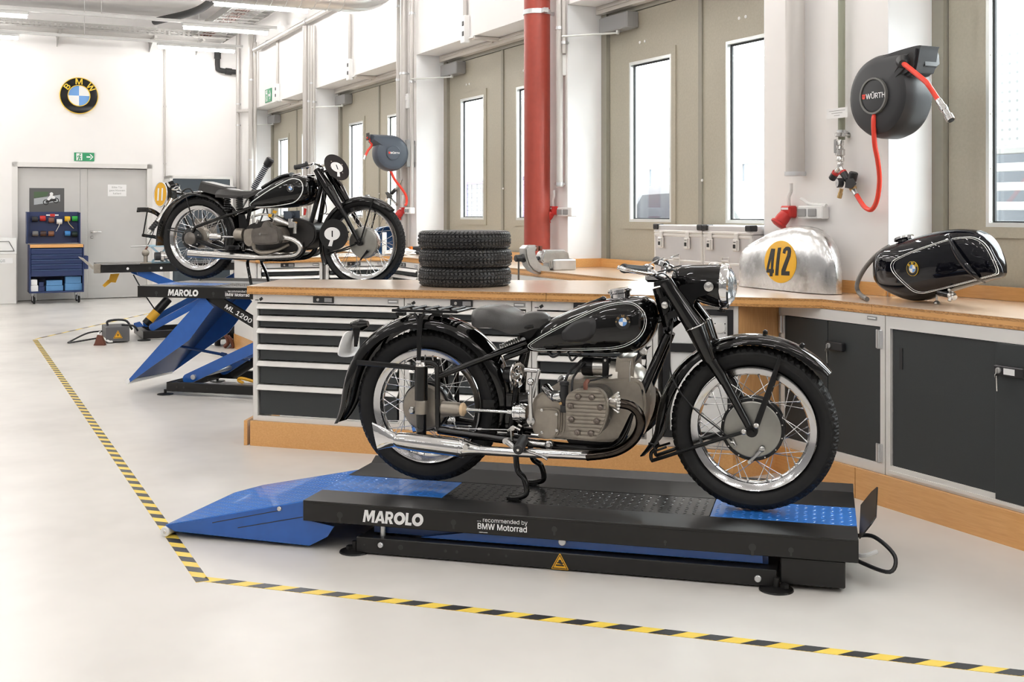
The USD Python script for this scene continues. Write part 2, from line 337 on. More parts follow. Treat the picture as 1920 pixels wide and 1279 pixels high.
# tall double doors with glazed strips in the window wall
SEAM = [-17.0, -13.33, -9.86, -6.66, -3.25, 0.2]
def tall_door(k):
    a, b = OPEN[k]; s = SEAM[k]; zt = 2.985
    t = Thing(f'door_{k + 1}', frame=FR, base=((a + b) / 2, DN, 0), kind='structure')
    t.part('door_frame', [bx(a, a + .085, DN - .05, DN + .08, 0, zt), bx(b - .085, b, DN - .05, DN + .08, 0, zt), bx(a, b, DN - .03, DN + .08, zt - .035, zt)], 'door_frame')
    t.part('lintel_trim', [bx(a, b, DN - .10, DN + .1, zt, ZL), bx(a + .05, s - .05, DN - .115, DN - .10, ZL - .035, ZL - .018), bx(s + .06, b - .05, DN - .115, DN - .10, ZL - .035, ZL - .018)], 'lintel_trim')
    for l, (x0, x1) in enumerate(((a + .095, s - .008), (s + .008, b - .095))):
        w = x1 - x0
        if k == 4: g0, g1 = -4.185, -3.42
        else: g0, g1 = (x0 + .30, x0 + .30 + .575) if l == 0 else (x0 + .285, x0 + .285 + .575)
        if k == 4 and l == 1: g0, g1 = x0 + .2, x0 + .78
        g1 = min(g1, x1 - .12)
        z0, z1 = 1.322, 2.56
        y0, y1 = DN - .02, DN + .04
        lf = t.part('door_leaf', [bx(x0, g0, y0, y1, .003, zt - .04), bx(g1, x1, y0, y1, .003, zt - .04), bx(g0, g1, y0, y1, .003, z0), bx(g0, g1, y0, y1, z1, zt - .04)], 'door_olive', smooth=False)
        tw = .055
        fr = prism(sbox(g0 - tw, z0 - tw, g1 + tw, z1 + tw).difference(sbox(g0, z0, g1, z1)), (0, y0 + .001, 0), EX, EZ, .012)
        t.part('window_surround', fr, 'door_olive', lf, smooth=False)
        t.part('window_bead', prism(sbox(g0 - .002, z0 - .002, g1 + .002, z1 + .002).difference(sbox(g0 + .022, z0 + .022, g1 - .022, z1 - .022)), (0, y0 + .02, 0), EX, EZ, .03), 'alu_trim', lf, smooth=False)
        t.part('gasket', prism(sbox(g0 + .02, z0 + .02, g1 - .02, z1 - .02).difference(sbox(g0 + .034, z0 + .03, g1 - .03, z1 - .034)), (0, y0 + .03, 0), EX, EZ, .012), 'gasket', lf, smooth=False)
        t.part('glass_pane', bx(g0 + .02, g1 - .02, y1 - .022, y1 - .016, z0 + .02, z1 - .02), 'pane', lf, smooth=False)
        if k in (2, 3):
            t.part('rivet', [lathe([(.012, 0), (.012, .004), (.006, .007)], (g0 + .14 + q * .07, y0, z1 + .14), -EY, 10) for q in range(2)], 'plastic_white', lf)
        if k == 4:
            t.part('rivet', [lathe([(.006, 0), (.006, .003)], (x0 + .27, y0, z), -EY, 8) for z in (1.35, 1.62, 1.90, 2.2, 2.5)], 'door_frame', lf)
    t.part('seam_strip', bx(s - .02, s + .022, DN - .032, DN - .02, .02, zt - .04), 'door_frame')
    if k < 5:
        c = t.part('door_closer', bx(a + .10, a + .52, DN - .13, DN - .02, zt - .17, zt - .045, .008), 'plastic_grey')
        t.part('closer_arm', [tube([(a + .34, DN - .10, zt - .19), (a + .02, DN - .42, zt - .195)], .008, 8), bolt((a + .34, DN - .10, zt - .17), -EZ, .016, .03)], 'alu_trim', c)
    t.part('seam_stud', lathe([(.011, 0), (.009, .006)], (s + .03, DN - .033, 1.62), -EY, 10), 'plastic_white')
for k in range(6): tall_door(k)

# door to the next room, in the far wall
n0, n1, zt = DB
t = Thing('door_7', frame=FR, base=(XB - .05, (n0 + n1) / 2, 0), kind='structure')
t.part('door_frame', [bx(XB - .13, XB + .02, n0 - .06, n0 + .02, 0, zt + .05), bx(XB - .13, XB + .02, n1 - .02, n1 + .06, 0, zt + .05), bx(XB - .13, XB + .02, n0 - .06, n1 + .06, zt - .02, zt + .05)], 'cab_grey')
sm = Bp(158, 400)[1]
for x0, x1 in ((n0 + .02, sm - .055), (sm + .055, n1 - .02)):
    t.part('door_leaf', bx(XB - .12, XB - .07, x0, x1, .01, zt - .03, .004), 'door_grey')
t.part('seam_strip', bx(XB - .12, XB - .055, sm - .055, sm + .055, .01, zt - .03, .006), 'door_grey')
hp = Bp(172, 435, XB - .06)
h = t.part('door_handle', [tube(spline([hp, hp + (.06, 0, 0), hp + (.065, .02, 0), hp + (.065, .14, .004)], 12), .011, 10), lathe([(.026, 0), (.024, .008)], hp, EX, 20)], 'nickel')
t.part('lock_rose', lathe([(.026, 0), (.024, .008)], hp + (0, .005, -.085), EX, 20), 'nickel', h)

# exterior
struct('ground', bx(-60, 40, 5.0, 60, -0.2, -0.06), mat('yard_concrete', (0.22, 0.22, 0.22), 0.8, vary=.04, scale=.6))

# ------------------------------------------------------------------ hazard tape on the floor
def tape(name, p0, p1, width, period, label, phase=0.0, thin=False, slant=1.0):
    p0, p1 = np.asarray(p0, float), np.asarray(p1, float); d = unit(p1 - p0); m = np.array([-d[1], d[0], 0]); L = np.linalg.norm(p1 - p0)
    if m[0] < 0: m = -m
    t = Thing(name, label, 'floor tape', WORLD, ((p0 + p1) / 2)[:3] * (1, 1, 0), group=None)
    h = .0012
    n = np.cross(d, m); sgn = 1 if n[2] > 0 else -1
    t.part('yellow_tape', prism([(0, -width / 2), (L, -width / 2), (L, width / 2), (0, width / 2)], p0 * (1, 1, 0), d, m * sgn, h), 'yellow_tape', smooth=False)
    out = []
    s = phase; w = period / 2; band = sbox(0.002, -width / 2, L - .002, width / 2)
    while s < L + width:
        sl = width * slant * sgn
        q = Polygon([(s - sl / 2, -width / 2), (s + w - sl / 2, -width / 2), (s + w + sl / 2, width / 2), (s + sl / 2, width / 2)]).intersection(band)
        if q.area > 1e-6 and q.geom_type == 'Polygon': out.append(prism(q, p0 * (1, 1, 0) + (0, 0, h), d, m * sgn, .0004))
        s += period
    t.part('black_stripes', out, 'black_tape', smooth=False)
G = lambda u, v: WORLD.px(u, v, 2, 0)
tape('hazard_tape', G(380, 1091), G(65.5, 637), .05, .146, 'yellow and black striped tape running back past the blue ramp', phase=-.02, slant=-1.0)
e = G(380, 1086); f_ = G(1895, 1260.5); f_ = e + (f_ - e) * 1.35
tape('hazard_tape', e, f_, .05, .152, 'yellow and black striped tape across the floor before the lift', phase=.075)
tape('hazard_tape', G(68, 635.5), G(420, 556), .035, .34, 'thin dashed tape slanting back behind the grey control box', phase=.1, slant=0.3)

# ------------------------------------------------------------------ lamps, tray, duct, pipes
def lamp_row(x, z, lit, n0=-6.4, n1=4.28):
    for i, (a, b) in enumerate(lit):
        t = Thing('strip_lamp', f'white ceiling strip lamp', 'lamp', FR, (x, (a + b) / 2, z))
LROW = []
def build_lamp(x, nc, z, L=1.17):
    t = Thing('strip_lamp', None, 'lamp', FR, (x, nc, z), group=None)
    t.part('housing', bx(x - .035, x + .035, nc - L / 2 - .02, nc + L / 2 + .02, z + .03, z + .075, .006), 'tube_housing')
    t.part('tube', cyl((x, nc - L / 2, z + .008), (x, nc + L / 2, z + .008), .024, 12), 'lamp')
    return t
proto = None
ROWS = [(-18.39, 3.95), (-16.3, 3.95), (-14.28, 3.95), (-12.5, 3.95), (-10.2, 3.95), (-8.0, 3.95), (-5.9, 3.95), (-3.8, 3.95), (-1.7, 3.95), (.4, 3.95), (2.5, 3.95)]
NAMES = ['row hung against the far wall', 'second row from the far wall', 'row under the round duct']
for r, (x, z) in enumerate(ROWS):
    rail = single('lamp_rail', [bx(x - .03, x + .03, -6.6, 4.29, z + .076, z + .115), *[cyl((x, q, z + .11), (x, q, ZC), .005, 6) for q in (-5.2, -2.4, .3, 1.9, 3.6)]], 'tube_housing',
                  'white lamp carrier rail of the ' + NAMES[r] if r < 3 else 'white lamp carrier rail out of view overhead', 'lamp rail', FR, group=None if r < 3 else 'lamp rails overhead')
    for c, nc in enumerate((3.57, .39, -2.8, -5.6)):
        lab = (('lit white tube lamp at the wall end of the ' if c == 0 else 'lit white tube lamp beyond the gap of the ') + NAMES[r]) if r < 3 and c < 2 else 'lit white tube lamp on a rail overhead'
        grp = None if r < 3 and c < 2 else 'tube lamps overhead'
        if proto is None:
            proto = build_lamp(x, nc, z); data(proto.prim, label=lab, group=grp)
        else: dup(proto, 'strip_lamp', lab, 'lamp', FR, (x, nc, z), grp)

def perforated_side(x, a, b, z, h=.10):
    """a tray side with rows of slots, standing in the plane x."""
    holes = []
    q = a + .05
    poly = sbox(a, z, b, z + h)
    hs = []
    while q < b - .05:
        for zz in (.032, .068): hs.append(sbox(q, z + zz - .006, q + .035, z + zz + .006))
        q += .075
    from shapely.ops import unary_union
    return prism(poly.difference(unary_union(hs)), (x, 0, 0), EY, EZ, .003)
t = Thing('cable_tray', 'grey perforated cable tray along the far wall above the lamps', 'cable tray', FR, (-18.95, 1, 4.2))
t.part('side_rail', perforated_side(-18.72, -2.0, 4.1, 4.19, .11), 'cable_tray', smooth=False)
t.part('side_rail', perforated_side(-19.15, -2.0, 4.1, 4.19, .11), 'cable_tray', smooth=False)
t.part('tray_floor', bx(-19.15, -18.72, -2.0, 4.1, 4.187, 4.19), 'cable_tray')
t.part('cable_bundle', [tube([(-19.05 + .06 * i, -2, 4.21 + .01 * (i % 2)), (-19.04 + .06 * i, 1.2, 4.215), (-19.05 + .06 * i, 4.0, 4.21)], .016, 6) for i in range(5)], 'copper')
for q in (-.6, 1.6, 3.0, 3.75):
    t.part('bracket', [bx(-19.38, -18.74, q - .02, q + .02, 4.15, 4.187), prism([(-19.38, 4.0), (-19.38, 4.15), (-18.95, 4.15)], (0, q, 0), EX, EZ, .01)], 'cable_tray')
t = Thing('cable_tray', 'grey ladder tray running overhead along the window wall', 'cable tray', FR, (-16.5, 3.85, 4.2))
for n in (3.55, 4.15):
    t.part('side_rail', bx(-19.2, -14.6, n - .004, n + .004, 4.2, 4.3), 'cable_tray')
for q in np.arange(-19.0, -14.7, .28):
    t.part('rung', bx(q, q + .03, 3.55, 4.15, 4.205, 4.22), 'cable_tray')
t.part('end_plate', bx(-14.6, -14.57, 3.45, 4.2, 4.12, 4.34), 'cable_tray')
t.part('cable_bundle', [tube([(-19, 3.7 + .05 * i, 4.24), (-14.6, 3.7 + .05 * i, 4.24)], .014, 6) for i in range(4)], 'copper')
single('black_overhead_pipe', tube(spline([(-18.2, 2.9, 4.32), (-17.0, 3.3, 4.33), (-15.7, 3.35, 4.36)], 20), .055, 12), 'slot_dark', 'dark insulated pipe lying beside the overhead ladder tray', 'pipe', FR)
# round spiral duct
zd, xd, rd = 3.69, -11.3, .235
path = [(xd, n, zd) for n in np.linspace(-3.0, 3.72, 30)] + list(spline([(xd, 3.78, zd), (xd, 3.95, zd + .05), (xd, 4.10, zd + .2), (xd, 4.16, zd + .42), (xd, 4.17, ZC - .25 - .0), (xd, 4.17, ZC - .005)], 18))[1:]
t = Thing('round_duct', 'shiny round spiral ventilation duct with an elbow at the wall', 'ventilation duct', FR, (xd, 1, zd - rd))
t.part('duct_pipe', tube(path, rd, 40), 'duct')
seams = []
for n in np.arange(-2.9, 3.72, .145): seams.append(lathe([(rd, -.004), (rd + .006, 0), (rd, .004)], (xd, n, zd), unit((0, 1, .03)), 40, caps=False))
t.part('spiral_seam', seams, 'duct', kind='stuff')
t.part('joint_ring', [lathe([(rd, -.012), (rd + .012, 0), (rd, .012)], (xd, 1.95 + q, zd), EY, 40, caps=False) for q in (0, .04)], 'gasket')

def vpipe(name, label, u, v0, v1, r, n=None, material='pipe_grey', clips=(), cat_='pipe'):
    n = WN - r - .02 if n is None else n
    p = Wp(u, 300, n); z0 = Wp(u, v0, n)[2]; z1 = min(Wp(u, v1, n)[2], ZC - .005)
    t = Thing(name, label, cat_, FR, (p[0], n, z0))
    t.part('tube', cyl((p[0], n, z0), (p[0], n, z1), r, 20), material)
    for v in clips:
        z = Wp(u, v, n)[2]
        t.part('clip', [lathe([(r + .006, -.012), (r + .006, .012)], (p[0], n, z), EZ, 20), bx(p[0] - .008, p[0] + .008, n, WN + .002, z - .008, z + .008)], 'zinc')
    return t, p, z0, z1
# red riser pipe
t, p, z0, z1 = vpipe('red_pipe', 'thick red riser pipe between the third and fourth doors', 1007, 482, -200, .107, n=4.30, material='red_pipe')
z = Wp(1007, 24, 4.3)[2]
t.part('pipe_clamp', [lathe([(.110, -.02), (.113, -.018), (.113, .018), (.110, .02)], (p[0], 4.3, z), EZ, 28), bx(p[0] + .10, p[0] + .16, 4.28, 4.32, z - .018, z + .018), bx(p[0] - .015, p[0] + .015, 4.3, WN, z - .015, z + .015)], 'zinc')
PIPES = [
    (437, 400, 75, .018, 'slim grey conduit nearest the corner on the far wall side', [205, 230]), (446, 420, 60, .03, 'grey conduit with a cross link near the far corner', [195, 235]),
    (471, 430, 60, .045, 'pale riser pipe in the far corner', [150, 300]), (478.5, 430, 80, .025, 'thin riser beside the pale corner riser', []),
    (573, 430, 48, .04, 'thick pale riser, leftmost of four between first and second doors', []), (579.5, 425, 48, .018, 'second riser of four between first and second doors', [190]),
    (584.5, 425, 48, .02, 'third riser of four between first and second doors', [156]), (589, 425, 48, .016, 'rightmost thin riser of four between first and second doors', [191]),
    (748, 470, -60, .03, 'pale riser with dark collars left of the grey-blue hose reel post', [12, 150]), (757, 480, -60, .04, 'broad pale riser behind the grey-blue hose reel', [138]),
    (772, 395, -60, .022, 'thin conduit ending in a white box above the grey-blue reel bracket', [25, 153]),
    (1049, 350, -40, .03, 'grey conduit dropping to the red socket beside the red pipe', [53, 345]), (1058, 100, -40, .018, 'thin grey conduit to the white switch right of the red pipe', [80]),
    (1491, 330, -40, .055, 'broad pale conduit dropping to the red socket behind the 412 fairing', [326]),
    (1578, 262, -40, .019, 'olive compressed-air drop pipe beside the black hose reel', [248]),
]
for u, v0, v1, r, lab, clips in PIPES:
    vpipe('riser_pipe', lab, u, v0, v1, r, material='pipe_grey' if u != 1578 else mat('airpipe_olive', (.28, .29, .22), .4), clips=clips)
for u, v0, r, lab in ((1500.5, 330, .012, 'slim cable conduit right of the broad pale conduit'),):
    vpipe('riser_pipe', lab, u, v0, -40, r)
a, b = Wp(477, 94, 4.36), Wp(612, 20, 4.36)
b = a + (b - a) * 2.2
t = Thing('wall_pipe', 'long grey pipe running just under the ceiling on the window wall', 'pipe', FR, a)
t.part('tube', cyl(a, b, .035, 14), 'pipe_grey')
for s in (.1, .35, .6, .85): t.part('clip', lathe([(.043, -.012), (.043, .012)], a + (b - a) * s, unit(b - a), 14), 'zinc')
p0 = Bp(309, 95, XB + .03)
single('riser_pipe', [cyl((p0[0], p0[1], Bp(309, 330)[2]), (p0[0], p0[1], 4.15), .016, 10), *[lathe([(.022, -.012), (.022, .012)], (p0[0], p0[1], Bp(309, v)[2]), EZ, 10) for v in (200, 307)]], 'pipe_grey', 'slim grey conduit on the far wall between emblem and corner', 'pipe', FR)
q = [Bp(408, 98, XB + .1), Bp(408, 125, XB + .1), Bp(411, 131, XB + .1), Bp(428, 134, XB + .1), Bp(455, 136, XB + .1)]
t = Thing('drain_pipe', 'black insulated pipe elbow below the lamps in the far corner', 'pipe', FR, q[2])
t.part('tube', tube(spline(q, 30), .042, 14), 'slot_dark')
t.part('sleeve', [tube([Bp(423, 133.4, XB + .1), Bp(434, 134.7, XB + .1)], .055, 14), tube([Bp(408, 98, XB + .1), Bp(408, 110, XB + .1)], .055, 14), sphere(q[-1], .055)], 'slot_dark')
t = Thing('cross_pipe', 'short pale pipe linking two risers near the far corner', 'pipe', FR, Wp(455, 208, 4.38))
t.part('tube', cyl(Wp(446, 209, 4.40), Wp(470, 207, 4.38), .028, 12), 'pipe_grey')

# small boxes on the piers and lintels
for u, v, w, h, lab in ((1058, 123, .075, .165, 'white wall switch box right of the red pipe'), (771, 190, .075, .16, 'small white wall box left of the third door'), (579, 228, .07, .14, 'small white wall box on the risers between first and second doors'), (477, 252, .07, .14, 'small white wall box in the far corner')):
    p = Wp(u, v); t = Thing('switch_box', lab, 'switch box', FR, (p[0], WN, p[2] - h / 2))
    t.part('housing', bx(p[0] - w / 2, p[0] + w / 2, WN - .055, WN, p[2] - h / 2, p[2] + h / 2, .006), 'plastic_white')
    t.part('rocker', bx(p[0] - w * .3, p[0] + w * .3, WN - .061, WN - .053, p[2] + .005, p[2] + h * .35, .003), 'plastic_white')
for i, (u, v0, v1, lab) in enumerate(((523.5, 70, 174, 'first'), (660, 27, 131, 'second'), (877.5, -20, 56, 'third'))):
    p = Wp(u, v1); zt_ = min(Wp(u, v0)[2], ZC)
    t = Thing('door_sensor', f'white sensor box with two black lenses above the {lab} tall door', 'sensor', FR, (p[0], WN, p[2] - .09))
    t.part('housing', bx(p[0] - .05, p[0] + .05, WN - .06, WN, p[2] - .13, p[2] + .13, .006), 'plastic_white')
    t.part('lens', bx(p[0] + .0, p[0] + .036, WN - .066, WN - .058, p[2] + .03, p[2] + .075, .004), 'plastic_black')
    t.part('lens', bx(p[0] + .0, p[0] + .036, WN - .066, WN - .058, p[2] - .065, p[2] - .02, .004), 'plastic_black')
    t.part('conduit', cyl((p[0] - .01, WN - .025, p[2] + .13), (p[0] - .01, WN - .025, zt_), .02, 12), 'pipe_grey')
    t.part('floor_plate', bx(p[0] - .13, p[0] + .16, WN - .02, WN + .02, ZL - .02, ZL - .006), 'plastic_white')
    t.part('arm_rail', bx(p[0] + .1, p[0] + .16, WN, DN - .10, ZL - .035, ZL - .005), 'lintel_trim')

# emblem on the far wall
def roundel(th, o, ux, uy, r, ring, letters_mat, rim_mat, text='BMW', depth=.01, white='white_paint', seg=64, letter=True):
    n = np.cross(ux, uy); o = np.asarray(o, float)
    disc = lambda rr: Point(0, 0).buffer(rr, seg // 4)
    d = th.part('rim', prism(disc(r).difference(disc(r * .965)), o, ux, uy, depth * 1.25), rim_mat)
    th.part('ring', prism(disc(r * .965).difference(disc(r * .55)), o, ux, uy, depth), ring)
    th.part('inner_rim', prism(disc(r * .59).difference(disc(r * .55)), o, ux, uy, depth * 1.2), rim_mat)
    q = disc(r * .55)
    for i in range(4):
        s = [sbox(0, 0, r, r), sbox(-r, 0, 0, r), sbox(-r, -r, 0, 0), sbox(0, -r, r, 0)][i]
        th.part('quarter_field', prism(q.intersection(s), o, ux, uy, depth * .8), 'roundel_blue' if i in (1, 3) else white)
    if letter:
        L = []
        for ch, a in zip(text, (math.radians(142), math.radians(90), math.radians(38))):
            m = meshkit.text_mesh(ch, r * .30, depth * .35, bold=True); v = np.array(m.vertices); v[:, 0] -= (v[:, 0].min() + v[:, 0].max()) / 2; v[:, 1] -= r * .15
            v[:, :2] *= (1.15, 1.0)
            b = a - math.pi / 2; c, s_ = math.cos(b), math.sin(b)
            x = v[:, 0] * c - v[:, 1] * s_ + r * .775 * math.cos(a); y = v[:, 0] * s_ + v[:, 1] * c + r * .775 * math.sin(a)
            P = o + x[:, None] * ux + y[:, None] * uy + (v[:, 2:] + depth) * n
            L.append(trimesh.Trimesh(P, m.faces, process=False))
        th.part('letters', L, letters_mat, smooth=False)
c0, c1 = Bp(110, 145), Bp(185, 214)
ce = (c0 + c1) / 2; rr_ = (abs(c1[1] - c0[1]) + abs(c0[2] - c1[2])) / 4
t = Thing('wall_emblem', 'large round black emblem with yellow letters and blue-white quarters on the far wall', 'emblem', FR, (XB, ce[1], ce[2] - rr_))
roundel(t, (XB + .002, ce[1], ce[2]), EY, EZ, rr_, 'gloss', 'gold', 'gold', depth=.03)

# exit signs
def exit_sign(label, o, ux, uy, w, h):
    t = Thing('exit_sign', label, 'exit sign', FR, o)
    n = np.cross(ux, uy); o = np.asarray(o, float)
    t.part('panel', prism(sbox(-w / 2, -h / 2, w / 2, h / 2), o, ux, uy, .012), 'green', smooth=False)
    m = h * .08
    k = w * .40
    t.part('white_field', prism(sbox(-w / 2 + w * .1, -h / 2 + m, -w / 2 + k, h / 2 - m), o + n * .012, ux, uy, .001), 'white_paint', smooth=False)
    x0 = -w / 2 + w * .25
    fig = LineString([(x0 - .10 * h, -.36 * h), (x0 - .02 * h, -.12 * h), (x0 + .03 * h, .12 * h)]).buffer(.06 * h).union(LineString([(x0 + .03 * h, .12 * h), (x0 + .17 * h, .0)]).buffer(.04 * h)).union(LineString([(x0 + .03 * h, .12 * h), (x0 - .16 * h, .08 * h), (x0 - .2 * h, -.04 * h)]).buffer(.04 * h)).union(LineString([(x0 - .02 * h, -.12 * h), (x0 + .14 * h, -.17 * h), (x0 + .12 * h, -.36 * h)]).buffer(.05 * h)).union(Point(x0 + .1 * h, .3 * h).buffer(.085 * h))
    t.part('running_figure', prism(fig, o + n * .013, ux, uy, .001), 'green', smooth=False)
    ax = w * .27
    arr = sbox(ax - .36 * h, -.09 * h, ax + .1 * h, .09 * h).union(Polygon([(ax - .02 * h, .33 * h), (ax + .12 * h, .33 * h), (ax + .42 * h, 0), (ax + .12 * h, -.33 * h), (ax - .02 * h, -.33 * h), (ax + .24 * h, 0)]))
    t.part('arrow', prism(arr, o + n * .012, ux, uy, .001), 'white_paint', smooth=False)
a, b = Bp(139, 286), Bp(176.5, 302.5)
exit_sign('green exit sign with running figure and arrow above the far double door', (XB + .003, (a[1] + b[1]) / 2, (a[2] + b[2]) / 2), EY, EZ, b[1] - a[1], a[2] - b[2])
a, b = Wp(499, 171), Wp(508, 188)
exit_sign('small green exit sign on the window wall by the first door', (a[0] + .17, WN - .003, (a[2] + b[2]) / 2), EX, EZ, .36, .2)

# papers on the far door
a, b = Bp(202, 346, XB - .07), Bp(237, 368, XB - .07)
t = Thing('door_notice', 'white paper notice with three lines of print on the far door', 'notice', FR, ((a + b) / 2) * (1, 1, 0) + (0, 0, b[2]))
t.part('paper', bx(XB - .07, XB - .068, a[1], b[1], b[2], a[2]), 'paper')
h = a[2] - b[2]; cy = (a[1] + b[1]) / 2; cz = (a[2] + b[2]) / 2
t.part('print', [label_text(s, h * .16, (XB - .068, cy, cz + dz * h), EY, EZ, .0006, bold=False) for s, dz in (('Bitte Tür', .26), ('geschlossen', 0), ('halten!', -.26))], 'plastic_grey', smooth=False)
a, b = Bp(55, 352.5, XB - .07), Bp(120.5, 402, XB - .07)
t = Thing('poster', 'dark poster with a pale photograph of a racing motorcyclist on the far door', 'poster', FR, ((a + b) / 2) * (1, 1, 0) + (0, 0, b[2]))
t.part('sheet', bx(XB - .07, XB - .068, a[1], b[1], b[2], a[2]), mat('poster_grey', (.10, .10, .10), .5), smooth=False)
W_, H_ = b[1] - a[1], a[2] - b[2]
pp = lambda x, y: (a[1] + x * W_, b[2] + y * H_)
quad = Polygon([pp(.13, .36), pp(.13, .60), pp(.88, .75), pp(.88, .5)])
t.part('road_field', prism(quad, (XB - .068, 0, 0), EY, EZ, .0005), mat('poster_pale', (.42, .44, .46), .5), smooth=False)
t.part('verge_field', prism(Polygon([pp(.13, .62), pp(.13, .86), pp(.55, .86), pp(.5, .69)]), (XB - .068, 0, 0), EY, EZ, .0005), mat('poster_green', (.07, .12, .06), .5), smooth=False)
def ring2(x, y, r0, r1): return Point(*pp(x, y)).buffer(r1 * W_).difference(Point(*pp(x, y)).buffer(r0 * W_))
rider = ring2(.47, .46, .06, .085).union(ring2(.76, .53, .06, .085)).union(LineString([pp(.5, .48), pp(.62, .54), pp(.74, .55)]).buffer(.035 * W_))
t.part('machine_print', prism(rider, (XB - .0675, 0, 0), EY, EZ, .0005), 'black_print', smooth=False)
t.part('rider_print', prism(LineString([pp(.55, .58), pp(.62, .70), pp(.70, .64)]).buffer(.04 * W_).union(Point(*pp(.63, .78)).buffer(.05 * W_)), (XB - .067, 0, 0), EY, EZ, .0005), 'paper', smooth=False)
# ------------------------------------------------------------------ workbenches: frame FI lies along the front of the near island
A_I = -math.atan2(2150, 6660)
FI = Frame((-1.587, 6.872, 0), A_I)
FN = Frame((0, 0, 0), A_R + math.pi / 2)              # x out to the window wall, y into the depth of the room
ZT, TT, ZP = .955, .048, .148                         # worktop top, thickness, plinth top
def I2R(p): q = FR.loc(FI.w((p[0], p[1], 0))); return (q[0], q[1])
def lin_n(a, b, n):
    a, b = np.array(a), np.array(b); t = (n - a[1]) / (b[1] - a[1]); q = a + t * (b - a); return (q[0], n)
BN = 4.01
isl_fl, isl_bl, isl_br, isl_fr = I2R((0, -.004)), I2R((-.15, .66)), I2R((2.2, 1.27)), I2R((3.32, -.004))
p_fr = lin_n(isl_fl, isl_fr, BN); p_br = lin_n(isl_bl, isl_br, BN + .02)
def wall_back(x0, x1):
    """the line that the benches follow along the wall: pier faces and door niches."""
    pts = []
    for i in range(0, len(edges), 2):
        a, b = edges[i], edges[i + 1]
        pts += [(a, WN), (b, WN)]
        if i // 2 < len(OPEN): pts += [(OPEN[i // 2][0], DN - .04), (OPEN[i // 2][1], DN - .04)]
    line = [q for q in pts if x0 < q[0] < x1]
    nn = lambda x: next((DN - .04 for a, b in OPEN if a <= x <= b), WN)
    return [(x0, nn(x0))] + line + [(x1, nn(x1))]
X_A, X_B = -10.88, 1.6
wl = [(x, n - .004) for x, n in wall_back(X_A, X_B)]
top_near = Polygon([(X_B, BN), p_fr, isl_fl, isl_bl, p_br, (X_A, BN + .02)] + wl)
def worktop(poly, label, pieces):
    c = poly.representative_point()
    t = Thing('worktop', label, 'worktop', FR, (c.x, c.y, ZT - TT))
    lam = poly.buffer(-.0015, join_style=2)
    t.part('top_face', prism(lam, (0, 0, ZT - .002), EX, EY, .002), 'wood_top', smooth=False)
    core = poly.difference(poly.buffer(-.028, join_style=2))
    t.part('core', prism(poly.buffer(-.02, join_style=2), (0, 0, ZT - TT + .001), EX, EY, TT - .004), 'wood', smooth=False)
    for a, b in pieces:
        a, b = np.array(a), np.array(b); d = unit(b - a); nrm = np.array([-d[1], d[0]])
        if not poly.buffer(.01).contains(Point(*((a + b) / 2 + nrm * .05))): nrm = -nrm
        q = [a, b, b + nrm * .026, a + nrm * .026]
        for z0, z1, m in ((0, .014, 'wood_dark'), (.014, .034, 'wood'), (.034, TT - .0025, 'wood_dark')):
            off = .001 if m == 'wood' else 0
            t.part('edge_strip', prism(Polygon([q[0] - nrm * -off, q[1] + nrm * off, q[2], q[3]]), (0, 0, ZT - TT + z0), EX, EY, z1 - z0), m, smooth=False)
    return t
mid = np.array(I2R((2.12 - .02, -.004)))
worktop(top_near, 'long bamboo worktop of the near island and wall bench, lacquered', [(isl_fl, tuple(np.array(isl_fl) + (np.array(p_fr) - np.array(isl_fl)) * .56)), (tuple(np.array(isl_fl) + (np.array(p_fr) - np.array(isl_fl)) * .561), p_fr), (isl_bl, isl_fl), (p_fr, (p_fr[0] + .35, BN)), ((p_fr[0] + .352, BN), (X_B, BN)), (p_br, (p_br[0] - 2.45, BN + .02))])
# backsplash boards along the wall
def backsplash(x0, x1, tag):
    w = wall_back(x0, x1)
    t = Thing('backsplash', f'low bamboo upstand board at the back of the {tag}', 'backsplash', FR, (w[0][0], w[0][1], ZT))
    for a, b in zip(w[:-1], w[1:]):
        a, b = np.array(a), np.array(b)
        if np.linalg.norm(b - a) < .02: continue
        d = unit(b - a); nr = np.array([d[1], -d[0]])
        e0 = -.02 if abs(d[1]) > .5 else 0
        t.part('board', prism(Polygon([a + nr * .003, b + nr * .003, b + nr * .021, a + nr * .021]), (0, 0, ZT + .001), EX, EY, .068), 'wood', smooth=False)
backsplash(X_A + .05, X_B - .05, 'near wall bench')

def plank_run(t, frame_pts, z0=0.0, z1=ZP, th=.022, name='plinth_board'):
    for a, b in frame_pts:
        a, b = np.array(a, float), np.array(b, float); d = unit(b - a); nr = np.array([-d[1], d[0]])
        t.part(name, prism(Polygon([a, b, b + nr * th, a + nr * th]), (0, 0, z0), EX, EY, z1 - z0), 'wood', smooth=False)
# plinth: island front, island end, filler, wall bench
t = Thing('plinth', 'bamboo plinth board run below the near cabinets', 'plinth', FR, (*I2R((1.5, 0)), 0))
P0, P1, P2 = I2R((0.004, 0)), I2R((.72, 0)), I2R((2.90, 0))
PX = (-4.88, 3.99)
plank_run(t, [(I2R((.02, 0)), I2R((1.42, 0))), (I2R((1.424, 0)), I2R((2.88, 0))), (I2R((2.88, .0)), PX), (PX, (-4.28, 3.99)), ((-4.276, 3.99), (-2.0, 3.99)), ((-1.996, 3.99), (X_B, 3.99))])
plank_run(t, [(I2R((-.14, .64)), I2R((0, 0)))], th=-.02)

